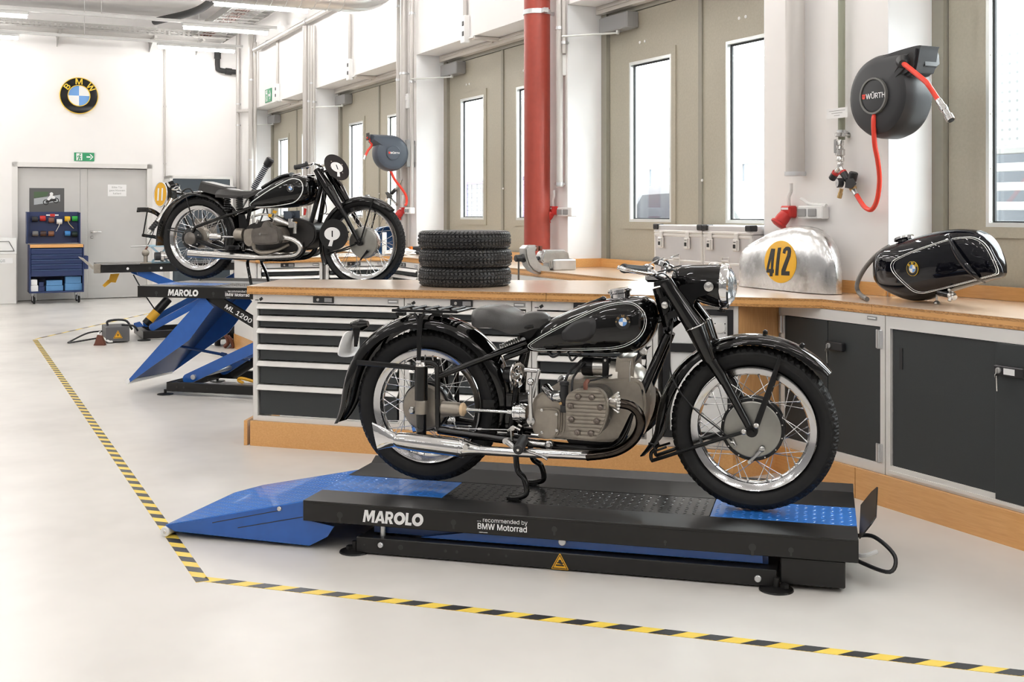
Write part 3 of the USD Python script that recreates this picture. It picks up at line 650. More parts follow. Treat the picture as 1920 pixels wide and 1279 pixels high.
def lock_plate(t, x, y, z, w=.135, h=.037):
    lp = t.part('lock_plate', bx(x - w / 2, x + w / 2, y - .006, y, z - h / 2, z + h / 2, .002), 'plastic_black')
    t.part('lock_cylinder', lathe([(.009, 0), (.009, .004), (.006, .006)], (x - w * .25, y - .006, z), -EY, 14), 'nickel', lp)
    t.part('label_window', bx(x + w * .06, x + w * .42, y - .0075, y - .005, z - h * .33, z + h * .33), 'plastic_grey', lp)
def stickers(t, x0, x1, y, z):
    t.part('round_badge', [prism(affinity.rotate(sbox(-.011, -.008, .011, .008), 35), (x0 + .055, y, z - .005), EX, EZ, .001), prism(sbox(-.012, -.002, .012, .002), (x0 + .028, y, z - .012), EX, EZ, .001)], 'black_print', smooth=False)
    t.part('maker_tag', bx(x1 - .10, x1 - .035, y - .003, y, z - .012, z + .010, .001), 'plastic_grey')
    t.part('tag_print', bx(x1 - .093, x1 - .042, y - .0038, y - .0028, z - .004, z + .004), 'plastic_white')
DR = [.852, .780, .706, .609, .510, .368, .182]
def drawer_cabinet(frame, x0, x1, yf, label, depth=.52, rows=DR, back=None, zt=ZT - TT - .002, g=.0025, badge=True):
    x0 += g; x1 -= g
    t = Thing('drawer_cabinet', label, 'drawer cabinet', frame, ((x0 + x1) / 2, yf + .2, ZP))
    fr = .030
    yb = yf + depth
    t.part('body', [bx(x0, x0 + .02, yf + .012, yb, ZP + .001, zt), bx(x1 - .02, x1, yf + .012, yb, ZP + .001, zt), bx(x0, x1, yb - .01, yb, ZP + .001, zt), bx(x0, x1, yf + .03, yb, zt - .02, zt)], 'cab_grey', smooth=False)
    t.part('front_frame', [bx(x0, x0 + fr, yf, yf + .02, ZP + .001, zt, .002), bx(x1 - fr, x1, yf, yf + .02, ZP + .001, zt, .002), bx(x0 + fr, x1 - fr, yf + .001, yf + .02, rows[0] + .006, zt), bx(x0 + fr, x1 - fr, yf + .001, yf + .02, ZP + .001, rows[-1] - .003)], 'cab_grey', smooth=False)
    lock_plate(t, (x0 + x1) / 2 - .02 if x1 - x0 > .9 else (x0 + x1) / 2 - .03, yf, (rows[0] + zt) / 2 + .004)
    if badge: stickers(t, x0, x1, yf, (rows[0] + zt) / 2 + .004)
    a, b = x0 + fr + .004, x1 - fr - .004
    for z1, z0 in zip(rows[:-1], rows[1:]):
        d = t.part('drawer', [bx(a + .012, b - .012, yf + .008, yf + .024, z0 + .006, z1 - .028), bx(a + .02, b - .02, yf + .024, yf + .35, z0 + .01, z0 + .014)], 'cab_dark', smooth=False)
        prof = [(yf + .022, z1 - .002), (yf - .002, z1 - .003), (yf - .022, z1 - .026), (yf - .022, z1 - .031), (yf - .016, z1 - .031), (yf + .004, z1 - .012), (yf + .022, z1 - .012)]
        pr = Polygon([(p[0], p[1]) for p in prof])
        t.part('handle_rail', prism(pr, (a, 0, 0), EY, EZ, b - a), 'handle_alu', d, smooth=False)
    return t
drawer_cabinet(FI, .026, 1.012, .018, 'light grey cabinet with six anthracite drawers, leftmost of the near island')
drawer_cabinet(FI, 1.012, 1.775, .018, 'light grey drawer cabinet of the near island behind the rear wheel')
drawer_cabinet(FI, 1.775, 2.452, .018, 'light grey drawer cabinet of the near island behind the engine', depth=.52)
# power panel unit
t = Thing('power_cabinet', 'light grey cabinet with black framed power socket panels behind the fork', 'cabinet', FI, (2.68, .3, ZP))
x0, x1, y0, zt = 2.455, 2.905, .018, ZT - TT - .002
t.part('body', [bx(x0, x0 + .025, y0, y0 + .45, ZP + .001, zt), bx(x1 - .025, x1, y0, y0 + .45, ZP + .001, zt), bx(x0, x1, y0 + .012, y0 + .45, ZP + .001, .2), bx(x0, x1, y0 + .012, y0 + .45, .885, zt), bx(x0, x1, y0 + .43, y0 + .45, ZP + .001, zt)], 'cab_grey', smooth=False)
t.part('panel_frame', prism(sbox(x0 + .055, .2, x1 - .025, .885).difference(sbox(x0 + .09, .235, x1 - .055, .655).union(sbox(x0 + .09, .70, x1 - .055, .855))), (0, y0 + .012, 0), EX, EZ, .02), 'plastic_black', smooth=False)
t.part('upper_panel', [bx(x0 + .09, x0 + .21, y0 + .004, y0 + .012, .70, .855, .002), bx(x0 + .212, x1 - .055, y0 + .004, y0 + .012, .70, .855, .002)], 'plastic_white')
t.part('lower_panel', bx(x0 + .09, x1 - .055, y0 + .004, y0 + .012, .235, .655, .002), 'plastic_white')
cxs = 2.81
s = t.part('socket', lathe([(.027, 0), (.027, .008), (.022, .010)], (cxs, y0 + .004, .787), -EY, 24), 'cab_grey')
t.part('screw', [lathe([(.0035, 0), (.0035, .002)], (cxs + dx, y0 + .004, .787 + dz), -EY, 8) for dx in (-.026, .026) for dz in (-.024, .024)], 'slot_dark', s)
t.part('corner_screw', [lathe([(.006, 0), (.006, .002)], (x1 - .04, y0 + .0115, .87), -EY, 8)], 'zinc')
# corner filler board
a, b = np.array(I2R((2.909, .02))), np.array((-4.885, 4.02))
single('filler_board', prism(Polygon([a, b, b + (-.02, .0), a + (-.02, 0)]), (0, 0, ZP + .001), EX, EY, ZT - TT - ZP - .004), 'wood_v', 'upright bamboo filler board in the corner between island and wall bench', 'filler board', FR, smooth=False)

# wall bench cabinets (front plane n = 4.015)
def hinge(t, x, z, y, par=None):
    h = t.part('hinge', [bx(x - .022, x + .022, y - .006, y + .002, z - .045, z + .045, .003), cyl((x, y - .006, z - .045), (x, y - .006, z + .045), .008, 10)], 'zinc')
    return h
def key_lock(t, x, y, z, w=.12, paper=False):
    l = t.part('lock_box', bx(x, x + w, y - .028, y, z - .02, z + .022, .004), 'plastic_black')
    t.part('lock_face', lathe([(.013, 0), (.013, .006)], (x + .03, y - .028, z + .002), -EY, 14), 'zinc', l)
    t.part('key', [bx(x + .027, x + .033, y - .045, y - .034, z - .012, z + .01), cyl((x + .03, y - .042, z - .02), (x + .03, y - .038, z - .085), .004, 6), lathe([(.011, -.001), (.011, .001)], (x + .03, y - .042, z - .02), EX, 12)], 'nickel', l)
    if paper: t.part('name_card', bx(x + .055, x + .11, y - .030, y - .027, z - .012, z + .014), 'paper', l)
yf, zt = 4.012, ZT - TT - .002
def wall_cabinet(x0, x1, label, doors):
    t = Thing('bench_cabinet', label, 'cabinet', FR, ((x0 + x1) / 2, yf + .2, ZP))
    yb = yf + .40
    t.part('body', [bx(x0 + .002, x0 + .02, yf + .02, yb, ZP + .001, zt), bx(x1 - .02, x1 - .002, yf + .02, yb, ZP + .001, zt), bx(x0 + .02, x1 - .02, yb - .01, yb, ZP + .001, zt)], 'cab_grey', smooth=False)
    t.part('front_frame', prism(sbox(x0 + .002, ZP + .001, x1 - .002, zt).difference(sbox(x0 + .03, ZP + .05, x1 - .032, zt - .055)), (0, yf + .025, 0), EX, EZ, .025), 'cab_grey', smooth=False)
    return t
t = wall_cabinet(-4.86, -4.10, 'anthracite double-door cabinet with a key beside the bamboo filler board', 2)
dA = t.part('door', bx(-4.828, -4.500, yf + .002, yf + .022, ZP + .053, zt - .058, .002), 'cab_dark')
dB = t.part('door', bx(-4.496, -4.134, yf + .002, yf + .022, ZP + .053, zt - .058, .002), 'cab_dark')
for z in (.80, .255): hinge(t, -4.852, z, yf); hinge(t, -4.137, z - .01, yf)
key_lock(t, -4.488, yf + .002, .725)
t.part('maker_tag', bx(-4.217, -4.153, yf - .003, yf, .878, .896, .001), 'plastic_grey')
t.part('tag_print', bx(-4.21, -4.16, yf - .0038, yf - .0028, .884, .89), 'plastic_white')
t = wall_cabinet(-4.098, -2.2, 'wide anthracite sliding-door cabinet below the black tank', 2)
t.part('sliding_door', bx(-4.062, -3.10, yf + .012, yf + .026, ZP + .045, zt - .058, .002), 'cab_dark')
t.part('sliding_door', bx(-3.46, -2.24, yf - .004, yf + .010, ZP + .03, zt - .06, .002), 'cab_dark')
t.part('finger_pull', bx(-4.02, -4.0, yf + .009, yf + .013, .66, .76), 'plastic_black')
t.part('slide_rail', [bx(-4.07, -2.235, yf - .006, yf + .03, ZP + .012, ZP + .028), bx(-4.07, -2.235, yf - .002, yf + .028, zt - .058, zt - .05)], 'cab_grey', smooth=False)
key_lock(t, -3.447, yf - .004, .73, w=.15, paper=True)
t = wall_cabinet(-2.198, -.4, 'grey bench cabinet beyond the right picture edge', 2)
t.part('door', bx(-2.165, -.435, yf + .002, yf + .022, ZP + .053, zt - .058, .002), 'cab_dark')
# bench cabinets behind the island (only their tops show)
t = wall_cabinet(-8.25, -6.35, 'pale grey cabinet of the wall bench behind the vise', 1)
t.part('door', bx(-8.215, -6.385, yf + .002, yf + .022, ZP + .053, zt - .062, .002), 'cab_grey')
t = wall_cabinet(-9.1, -8.255, 'dark cabinet of the wall bench behind the tyre stack', 1)
t.part('door', bx(-9.07, -8.29, yf + .0, yf + .022, ZP + .03, zt - .004, .002), 'cab_dark')
# far peninsula, square to the wall
XP, NP0 = -10.88, 2.66
far_poly = Polygon([(XP, NP0), (XP, BN + .02), (XP, DN - .05), (XP - .9, DN - .05), (XP - .9, NP0)])
wlf = [(x, n - .004) for x, n in wall_back(-17.3, XP - .002)]
far_poly = Polygon([(XP - .002, NP0), (XP - .002, wlf[-1][1])] + wlf[::-1][1:] + [(-17.3, BN + .02), (XP - .95, BN + .02), (XP - .95, NP0)])
worktop(far_poly, 'bamboo worktop of the far peninsula behind the racing motorcycle', [((XP - .002, NP0), (XP - .002, 4.05)), ((XP - .95, NP0), (XP - .002, NP0))])
backsplash(-17.2, XP - .06, 'far wall bench')
FN2 = FN
def N(x, n): return FN.loc(FR.w((x, n, 0)))
q = N(XP, NP0)
yfar = q[1]
drawer_cabinet(FN, NP0 + .03, NP0 + .67, yfar + .03, 'grey drawer cabinet of the far peninsula under the racing motorcycle engine', depth=.6)
drawer_cabinet(FN, NP0 + .70, NP0 + 1.34, yfar + .03, 'grey drawer cabinet of the far peninsula behind the racing front wheel', depth=.6)
t = Thing('plinth', 'bamboo plinth board run below the far peninsula', 'plinth', FR, (XP - .3, NP0 + .3, 0))
plank_run(t, [((XP - .02, NP0 + .005), (XP - .02, 4.0))], th=.02)
plank_run(t, [((XP - .94, NP0 + .005), (XP - .045, NP0 + .005))], th=.02)
single('end_panel', bx(XP - .94, XP - .06, NP0 + .012, NP0 + .027, ZP + .001, ZT - TT - .002), 'cab_grey', 'pale grey end panel of the far peninsula', 'cabinet panel', FR)
drawer_cabinet(FR, -10.86, -10.1, 4.02, 'grey drawer cabinet of the wall bench behind the tyre stack', depth=.36)
# ------------------------------------------------------------------ motorcycle lifts
A_L = -math.atan2(4.749 - 4.171, 1.261 + .866)
FL = Frame((-.866, 4.749, 0), A_L)
o_ = WORLD.px(257.6, 536, 2, .83); F2 = Frame((o_[0], o_[1], 0), -math.radians(16))
def lozenges(x0, x1, y0, y1, z, dx=.034, dy=.030, l=.021, w=.0055, h=.0016, plane=None):
    """raised tread plate marks, alternately turned."""
    base = np.array([(-1, 0, 0), (0, -1, 0), (1, 0, 0), (0, 1, 0), (-.45, 0, 1), (.45, 0, 1)], float)
    F = np.array([(0, 1, 4), (1, 5, 4), (1, 2, 5), (2, 3, 5), (3, 4, 5), (3, 0, 4)])
    V, FF = [], []; k = 0
    for i, x in enumerate(np.arange(x0 + dx / 2, x1 - dx * .3, dx)):
        for j, y in enumerate(np.arange(y0 + dy / 2, y1 - dy * .3, dy)):
            a = math.radians(40 if (i + j) % 2 else -40); c, s = math.cos(a), math.sin(a)
            q = base * (l / 2, w / 2, h)
            V.append(np.stack([x + q[:, 0] * c - q[:, 1] * s, y + q[:, 0] * s + q[:, 1] * c, z + q[:, 2]], 1)); FF.append(F + 6 * k); k += 1
    return trimesh.Trimesh(np.vstack(V), np.vstack(FF), process=False)
def hole(t, x, z, r, y=0.0, par=None, slot=True):
    p = Point(x, z).buffer(r, 8)
    if slot: p = p.union(sbox(x - r * .35, z - r * 2.2, x + r * .35, z))
    t.part('bolt_hole', prism(p, (0, y - .0002, 0), EX, EZ, .0008), 'slot_dark', par, smooth=False)
def stud(t, x, z, r, y, par=None, m='zinc'):
    t.part('bolt_head', lathe([(r, 0), (r, .006), (r * .8, .009)], (x, y, z), -EY, 18), m, par)
LIFT_L, LIFT_W = 2.204, .79
def heavy_word(h, width):
    """MAROLO in broad slanted capitals."""
    k = .235
    LS = lambda pts: LineString(pts).buffer(k / 2, cap_style=2, join_style=2)
    Mg = Polygon([(0, 0), (.1, 1), (.42, 1), (.56, .52), (.80, 1), (1.12, 1), (1.12, 0), (.87, 0), (.87, .60), (.60, .08), (.48, .08), (.28, .62), (.25, 0)])
    Ag = Polygon([(0, 0), (.38, 1), (.66, 1), (.98, 0), (.71, 0), (.655, .17), (.335, .17), (.27, 0)]).difference(Polygon([(.40, .36), (.60, .36), (.51, .72)]))
    Rg = sbox(0, 0, .25, 1).union(Point(.42, .67).buffer(.33).union(sbox(.1, .34, .42, 1.0)).difference(Point(.40, .67).buffer(.115).union(sbox(.25, .555, .40, .785)))).union(Polygon([(.30, .40), (.55, .40), (.80, 0), (.50, 0)]))
    Og = affinity.scale(Point(.54, .5).buffer(.54, 16), 1, .96).difference(affinity.scale(Point(.54, .5).buffer(.235, 16), 1, 1.0))
    Lg = sbox(0, 0, .25, 1).union(sbox(0, 0, .60, .23))
    out, x = [], 0
    for g, adv in ((Mg, 1.16), (Ag, 1.0), (Rg, .84), (Og, 1.12), (Lg, .62), (Og, 1.1)):
        out.append(affinity.translate(g, x)); x += adv
    from shapely.ops import unary_union
    w = affinity.affine_transform(unary_union(out), [1, .10, 0, 1, 0, 0])
    b_ = w.bounds
    return affinity.scale(affinity.translate(w, -b_[0], 0), width / (b_[2] - b_[0]), h, origin=(0, 0))
def platform(t, zp):
    L, W = LIFT_L, LIFT_W
    sk = .085
    pl = t.part('platform', [bx(0, L, 0, .19, zp - .012, zp, .002), bx(0, L, .475, W - .05, zp - .012, zp, .002), bx(0, L, .001, .012, zp - sk, zp - .001, .002), bx(0, L, W - .06, W - .05, zp - sk, zp - .001, .002), bx(0, .01, .012, W - .06, zp - sk, zp - .012), bx(L - .01, L, .012, W - .06, zp - sk, zp - .012)], 'lift_black')
    t.part('side_flange', prism([(W - .05, zp - .004), (W + .01, zp + .022), (W + .012, zp + .018), (W - .05, zp - .012)], (0, 0, 0), EY, EZ, L), 'lift_black', pl, smooth=False)
    for a, b, m, lm in ((0, .54, 'blue_plate', 'blue_plate'), (.542, 1.648, 'lift_black_plate', 'lift_black_plate'), (1.65, L, 'blue_plate', 'blue_plate')):
        q = t.part('tread_plate', bx(a, b, .192, .473, zp - .012, zp - .001, .001), m, pl)
        t.part('tread_marks', lozenges(a + .005, b - .005, .195, .47, zp - .001), lm, q, kind='stuff', smooth=False)
    for x, z, r in ((.165, -.05, .013), (.655, -.046, .0115), (1.068, -.043, .011), (1.50, -.06, .006), (1.825, -.055, .014), (1.965, -.055, .010)):
        hole(t, x, zp + z, r, 0.001, pl)
    t.part('lettering', prism(heavy_word(.050, .262), (.266, .0003, zp - .071), EX, EZ, .0010), 'white_paint', pl, smooth=False)
    t.part('small_lettering', [label_text('... recommended by', .0165, (.857, .0007, zp - .026), EX, EZ, .0008, False, squeeze=.98), label_text('BMW Motorrad', .0225, (.857, .0007, zp - .052), EX, EZ, .0008, True, squeeze=.93), bx(.762, .797, -.0001, .0008, zp - .0775, zp - .0755)], 'white_paint', pl, smooth=False)
    return pl
def stop_plate(t, zp):
    L = LIFT_L
    d = unit((.085, 0, .115))
    n = np.cross(EY, d) * -1
    q = prism(Polygon([(0, 0), (.41, .03), (.41, .10), (.38, .135), (0.02, .10), (0, .07)]), (L + .004, .10, zp - .02), EY, d, .005)
    t.part('wheel_stop', q, 'lift_black', smooth=False)
def ramp_parts(t, pts_fn, L=.68):
    pass

# ---- near lift, lowered
ZPL = .205
t = Thing('motorcycle_lift', 'black and blue lowered lift platform carrying the road motorcycle', 'motorcycle lift', FL, (1.1, .4, 0))
pl = platform(t, ZPL)
stop_plate(t, ZPL)
bf = t.part('base_frame', [bx(.235, 1.913, .004, .06, .006, .070, .003), bx(.235, 1.913, .70, .755, .006, .070, .003), bx(.235, .29, .06, .70, .006, .06), bx(1.86, 1.913, .06, .70, .006, .06)], 'lift_black')
for x, r in ((.429, .0105), (.62, .0058), (.668, .0058), (.80, .0042), (.872, .0048), (.272, .004)): hole(t, x, .041, r, .004, bf, False)
stud(t, .343, .045, .0115, .004, bf); stud(t, 1.845, .034, .013, .004, bf)
for x, y in ((.219, .03), (1.912, -.005), (.219, .73), (1.912, .73)):
    t.part('foot_disc', [lathe([(.064, .001), (.062, .006), (.03, .009), (.012, .012)], (x, y, 0), EZ, 28), cyl((x, y, .005), (x, y, .045), .011, 12)], 'lift_black', bf)
    if y < .1: t.part('foot_nut', lathe([(.017, 0), (.017, .014), (.012, .016)], (x - .02 if x < 1 else x + .03, y - .0, .010), EZ, 6), 'lift_black', bf)
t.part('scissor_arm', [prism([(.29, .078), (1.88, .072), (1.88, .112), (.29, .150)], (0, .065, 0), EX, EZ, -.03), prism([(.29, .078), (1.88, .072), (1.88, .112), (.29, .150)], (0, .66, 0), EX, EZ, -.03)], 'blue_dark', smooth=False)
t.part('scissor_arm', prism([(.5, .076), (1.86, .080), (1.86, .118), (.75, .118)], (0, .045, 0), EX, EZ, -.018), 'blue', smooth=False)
stud(t, 1.095, .109, .0155, .024)
t.part('pivot_post', cyl((.335, .05, .06), (.335, .05, .125), .012, 12), 'zinc')
t.part('control_box', bx(1.926, 2.158, .015, .45, .018, .118, .004), 'lift_black')
t.part('cable', tube(spline([(2.16, .3, .07), (2.22, .22, .06), (2.32, .16, .05), (2.34, .2, .10), (2.27, .26, .15), (2.2, .3, .14)], 30), .008, 8), 'plastic_black')
t.part('plug', [bx(2.158, 2.2, .28, .32, .055, .09, .006), tube(spline([(2.19, .3, .07), (2.23, .26, .075), (2.28, .28, .09)], 10), .008, 8)], 'plastic_white')
tri = Polygon([(-.031, -.027), (.031, -.027), (0, .029)])
def warn(t, x, y, z, s=1.0, par=None, ux=EX, bolt_=False):
    o = np.array((x, y, z)); n = np.cross(ux, EZ)
    g = affinity.scale(tri, s, s, origin=(0, 0))
    w = t.part('warning_sign', prism(g.buffer(.003 * s), o, ux, EZ, .0008), 'yellow', par, smooth=False)
    t.part('warning_border', prism(g.difference(affinity.scale(g, .86, .86, origin=(0, -.006 * s))), o + n * .0008, ux, EZ, .0005), 'black_print', w, smooth=False)
    if bolt_: pict = affinity.scale(Polygon([(.002, .014), (-.007, -.006), (-.001, -.005), (-.003, -.02), (.008, .001), (.002, .0)]), s, s, origin=(0, 0))
    else: pict = affinity.scale(sbox(-.016, -.016, .016, -.011).union(sbox(-.012, -.006, .014, -.002)).union(Polygon([(-.004, .008), (.004, .008), (.012, -.012), (-.008, -.004)])), s, s, origin=(0, 0))
    t.part('pictogram', prism(pict, o + n * .0008, ux, EZ, .0005), 'black_print', w, smooth=False)
warn(t, 1.09, .003, .036, 1.0, bf)
# ramp of the near lift
zr = lambda x: ZPL - .006 + (x) * .228
def plate3(poly, th=.006):
    g = prism(poly, (0, 0, 0), EX, EY, th); v = g.vertices.copy(); v[:, 2] += ZPL - .012 + v[:, 0] * .228
    return trimesh.Trimesh(v, g.faces, process=False)
rp = t.part('ramp', plate3(Polygon([(-.004, .02), (-.004, .62), (-.54, .69), (-.65, .61), (-.66, .03)])), 'blue_plate', smooth=False)
lz = lozenges(-.64, -.02, .035, .61, 0, dx=.026, dy=.024, l=.018, w=.005, h=.0015); v = lz.vertices.copy(); v[:, 2] += ZPL - .006 + v[:, 0] * .228
t.part('tread_marks', trimesh.Trimesh(v, lz.faces, process=False), 'blue_plate', rp, kind='stuff', smooth=False)
side = [(-.004, ZPL - .012), (-.655, .047), (-.61, .026), (.02, .012), (.10, .055), (.13, .10), (-.004, .12)]
t.part('ramp_side', [prism(side, (0, .02, 0), EX, EZ, -.006), prism(side, (0, .62, 0), EX, EZ, -.006)], 'blue', rp, smooth=False)
t.part('ramp_slot', [prism([(-.43, .074), (-.115, .148), (-.115, .1515), (-.43, .0775)], (0, .0196, 0), EX, EZ, -.001), prism([(-.31, .061), (-.01, .128), (-.01, .1315), (-.31, .0645)], (0, .0196, 0), EX, EZ, -.001)], 'slot_dark', rp, smooth=False)
stud(t, -.115, .1575, .010, .02, rp, 'nickel')
t.part('roller', cyl((-.655, .012, .022), (-.655, .60, .022), .0215, 20, bev=.003), 'plastic_white', rp)
t.part('roller_pin', lathe([(.008, 0), (.006, .003)], (-.655, .012, .022), -EY, 12), 'nickel', rp)

# ---- middle lift, raised
ZP2 = .83
t = Thing('motorcycle_lift', 'black and blue raised scissor lift carrying the racing motorcycle', 'motorcycle lift', F2, (1.1, .4, 0))
pl = platform(t, ZP2)
stop_plate(t, ZP2)
P2 = lambda u, v, y: F2.px(u, v, 1, y)
bf = t.part('base_frame', [bx(.25, 1.95, .004, .05, .03, .10, .003), bx(.25, 1.95, .72, .77, .03, .10, .003), bx(.25, .30, .05, .72, .03, .10, .003), bx(1.9, 1.95, .05, .72, .03, .10)], 'lift_black')
for x, r in ((.34, .007), (.40, .008), (.60, .004), (.64, .004), (.76, .003)): hole(t, x, .065, r, .004, bf, False)
t.part('foot_disc', [cat(lathe([(.062, .001), (.06, .006), (.03, .009), (.012, .012)], (x, y, 0), EZ, 24), cyl((x, y, .005), (x, y, .04), .011, 10)) for x, y in ((.225, .03), (1.95, .03), (.25, .75), (1.95, .75))], 'lift_black', bf)
def bar2(a, b, w, y, d=-.03):
    a, b = np.array(a, float), np.array(b, float); n = unit((-(b - a)[1], (b - a)[0])); n = np.array([-(b - a)[1], (b - a)[0]]) / np.linalg.norm(b - a) * w / 2
    return prism(LineString([a, b]).buffer(w / 2, 6), (0, y, 0), EX, EZ, d)
a1 = t.part('scissor_arm', [bar2((.58, .765), (1.93, .075), .075, .05), bar2((.58, .765), (1.93, .075), .075, .70)], 'lift_black', smooth=False)
t.part('scissor_arm', [bar2((.36, .11), (1.8, .765), .08, .12), bar2((.36, .11), (1.8, .765), .08, .66)], 'blue', smooth=False)
d_ = unit((1.35, 0, -.69)); u_ = np.cross(EY, d_) * -1
u_ = np.cross(d_, EY) * -1.0 if False else np.array([.69, 0, 1.35]) / np.linalg.norm([.69, 1.35])
t.part('lettering', label_text('ML 1200', .034, (.84, .0495, .632), d_, u_, .001, True, squeeze=1.25, slant=.15), 'white_paint', a1, smooth=False)
t.part('cross_shaft', [cyl((1.25, .06, .42), (1.25, .69, .42), .02, 12), cyl((.42, .1, .13), (.42, .66, .13), .02, 12)], 'zinc')
t.part('pivot_bolt', [lathe([(.009, 0), (.009, .006)], P2(384, 572, .09) + (0, -.02, -k * .02), -EY, 10) for k in range(2)], 'plastic_white')
t.part('lift_cylinder', [cyl((.62, .36, .12), (1.2, .36, .48), .035, 16), cyl((1.2, .36, .48), (1.45, .36, .64), .018, 12)], 'satin')
t.part('brake_lever', tube(spline([(.95, .16, .10), (.83, .12, .135), (.8, .12, .12), (.84, .12, .10)], 12), .012, 8), 'yellow')
# hanging ramp
tip0, tip1 = P2(240, 714, .04), P2(304, 704, .62)
top0, top1 = P2(366, 568, .06), P2(411, 580, .60)
zt_ = (tip0[2] + tip1[2]) / 2; xt_ = (tip0[0] + tip1[0]) / 2
A0, B0 = np.array((.55, .04, .76)), np.array((tip0[0], .04, max(.045, tip0[2])))
A1, B1 = np.array((.55, .63, .76)), np.array((tip0[0] + .03, .63, max(.045, tip0[2])))
def slab3(c, th):
    c = np.array(c); n = unit(np.cross(c[1] - c[0], c[3] - c[0])); return hullof(np.vstack([c + n * th / 2, c - n * th / 2]))
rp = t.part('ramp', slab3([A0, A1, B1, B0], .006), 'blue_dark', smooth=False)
sd = unit(B0 - A0); nn_ = np.cross(EY, sd); nn_ = nn_ * (1 if nn_[0] > 0 else -1)
for y in (.04, .63):
    a, b = np.array((A0[0], y, A0[2])), np.array((B0[0], y, B0[2]))
    s_ = [a, b, b + nn_ * .02, a + (b - a) * .35 + nn_ * .15, a + nn_ * .12]
    t.part('ramp_side', cat(*[hullof(np.vstack([np.array([q + (0, .003, 0), q - (0, .003, 0)]) for q in s_])) ]), 'blue', rp, smooth=False)
for k in (.2, .36):
    a = A0 + (B0 - A0) * .35 + (0, .59 * (k + .25), 0) + nn_ * .0045; b = A0 + (B0 - A0) * .78 + (0, .59 * (k + .25), 0) + nn_ * .0045
    t.part('ramp_slot', tube([a, b], .003, 6), 'white_paint', rp)
t.part('roller', cyl(B0 + (0, -.01, -.005), B1 + (-.03, 0, -.005), .02, 16), 'plastic_white', rp)
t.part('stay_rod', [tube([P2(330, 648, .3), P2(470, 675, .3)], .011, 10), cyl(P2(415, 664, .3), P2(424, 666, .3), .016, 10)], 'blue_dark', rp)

# ---- far lift, square to the far wall
o_ = WORLD.px(190, 497, 2, .83); F3 = Frame((o_[0], o_[1], 0), A_R + math.pi / 2)
P3 = lambda u, v, y: F3.px(u, v, 1, y)
t = Thing('motorcycle_lift', 'black and blue raised lift at the back with a yellow safety hook', 'motorcycle lift', F3, (1.1, .35, 0))
L = 2.2
pl = t.part('platform', [bx(0, L, 0, .7, ZP2 - .012, ZP2, .002), bx(0, L, 0, .012, ZP2 - .085, ZP2 - .001, .002), bx(0, .012, .012, .7, ZP2 - .085, ZP2 - .012), bx(0, L, .69, .7, ZP2 - .085, ZP2 - .012)], 'lift_black')
t.part('tread_plate', bx(.02, L, .2, .5, ZP2, ZP2 + .002), 'lift_black_plate', pl)
for x, m in ((.27, 0), (.50, 1), (.62, 0), (.85, 0)): t.part('skirt_hole', prism(Point(x, ZP2 - .045).buffer(.014), (0, -.0005, 0), EX, EZ, .001), 'white_paint' if m == 0 else 'slot_dark', pl, smooth=False)
t.part('wheel_stop', [slab3([(-.02, .06, ZP2 - .07), (-.02, .64, ZP2 - .07), (-.17, .60, ZP2 + .07), (-.17, .1, ZP2 + .07)], .006), bx(-.07, .0, .03, .08, ZP2 - .09, ZP2 + .01, .005)], 'alloy', smooth=False)
c = P3(215, 512, .3)
t.part('safety_hook', [hullof([P3(u, v, yy) for yy in (.28, .31) for u, v in ((207, 514), (224, 513), (217, 530), (203, 529))]), hullof([P3(u, v, yy) for yy in (.28, .31) for u, v in ((203, 524), (209, 529), (196, 539), (192, 535))])], 'yellow')
t.part('scissor_arm', [bar2((.42, .74), (1.75, .16), .085, .06), bar2((.42, .74), (1.75, .16), .085, .6)], 'blue', smooth=False)
t.part('scissor_arm', [bar2((.55, .13), (1.7, .72), .075, .12), bar2((.55, .13), (1.7, .72), .075, .56)], 'blue', smooth=False)
t.part('base_frame', [bx(.43, 2.0, .0, .05, .02, .10, .003), bx(.43, 2.0, .62, .67, .02, .10, .003), bx(.43, .49, .05, .62, .02, .10)], 'lift_black')
t.part('foot_disc', [lathe([(.07, .001), (.068, .01), (.03, .016)], (.44, .0, 0), EZ, 24), lathe([(.07, .001), (.068, .01), (.03, .016)], (2.0, .0, 0), EZ, 24)], 'lift_black')
cyl_a, cyl_b = P3(273, 608, .3), P3(316, 560, .3)
lc = t.part('lift_cylinder', cyl(cyl_a, cyl_b, .05, 20, bev=.006), 'satin')
d = unit(cyl_b - cyl_a); t.part('cylinder_label', lathe([(.0507, 0), (.0507, .12)], cyl_a + d * .06, d, 20, caps=False), 'yellow', lc)
t.part('hydraulic_hose', [tube(spline([P3(250, 515, .1), P3(270, 550, .08), P3(290, 580, .1)], 16), .008, 6), tube(spline([P3(228, 609, -.05), P3(250, 611, -.05), P3(258, 620, 0)], 12), .012, 6)], 'plastic_black')
t.part('mount_bracket', [hullof([P3(u, v, yy) for yy in (.2, .24) for u, v in ((251, 606), (262, 603), (270, 612), (250, 615))])], 'blue')
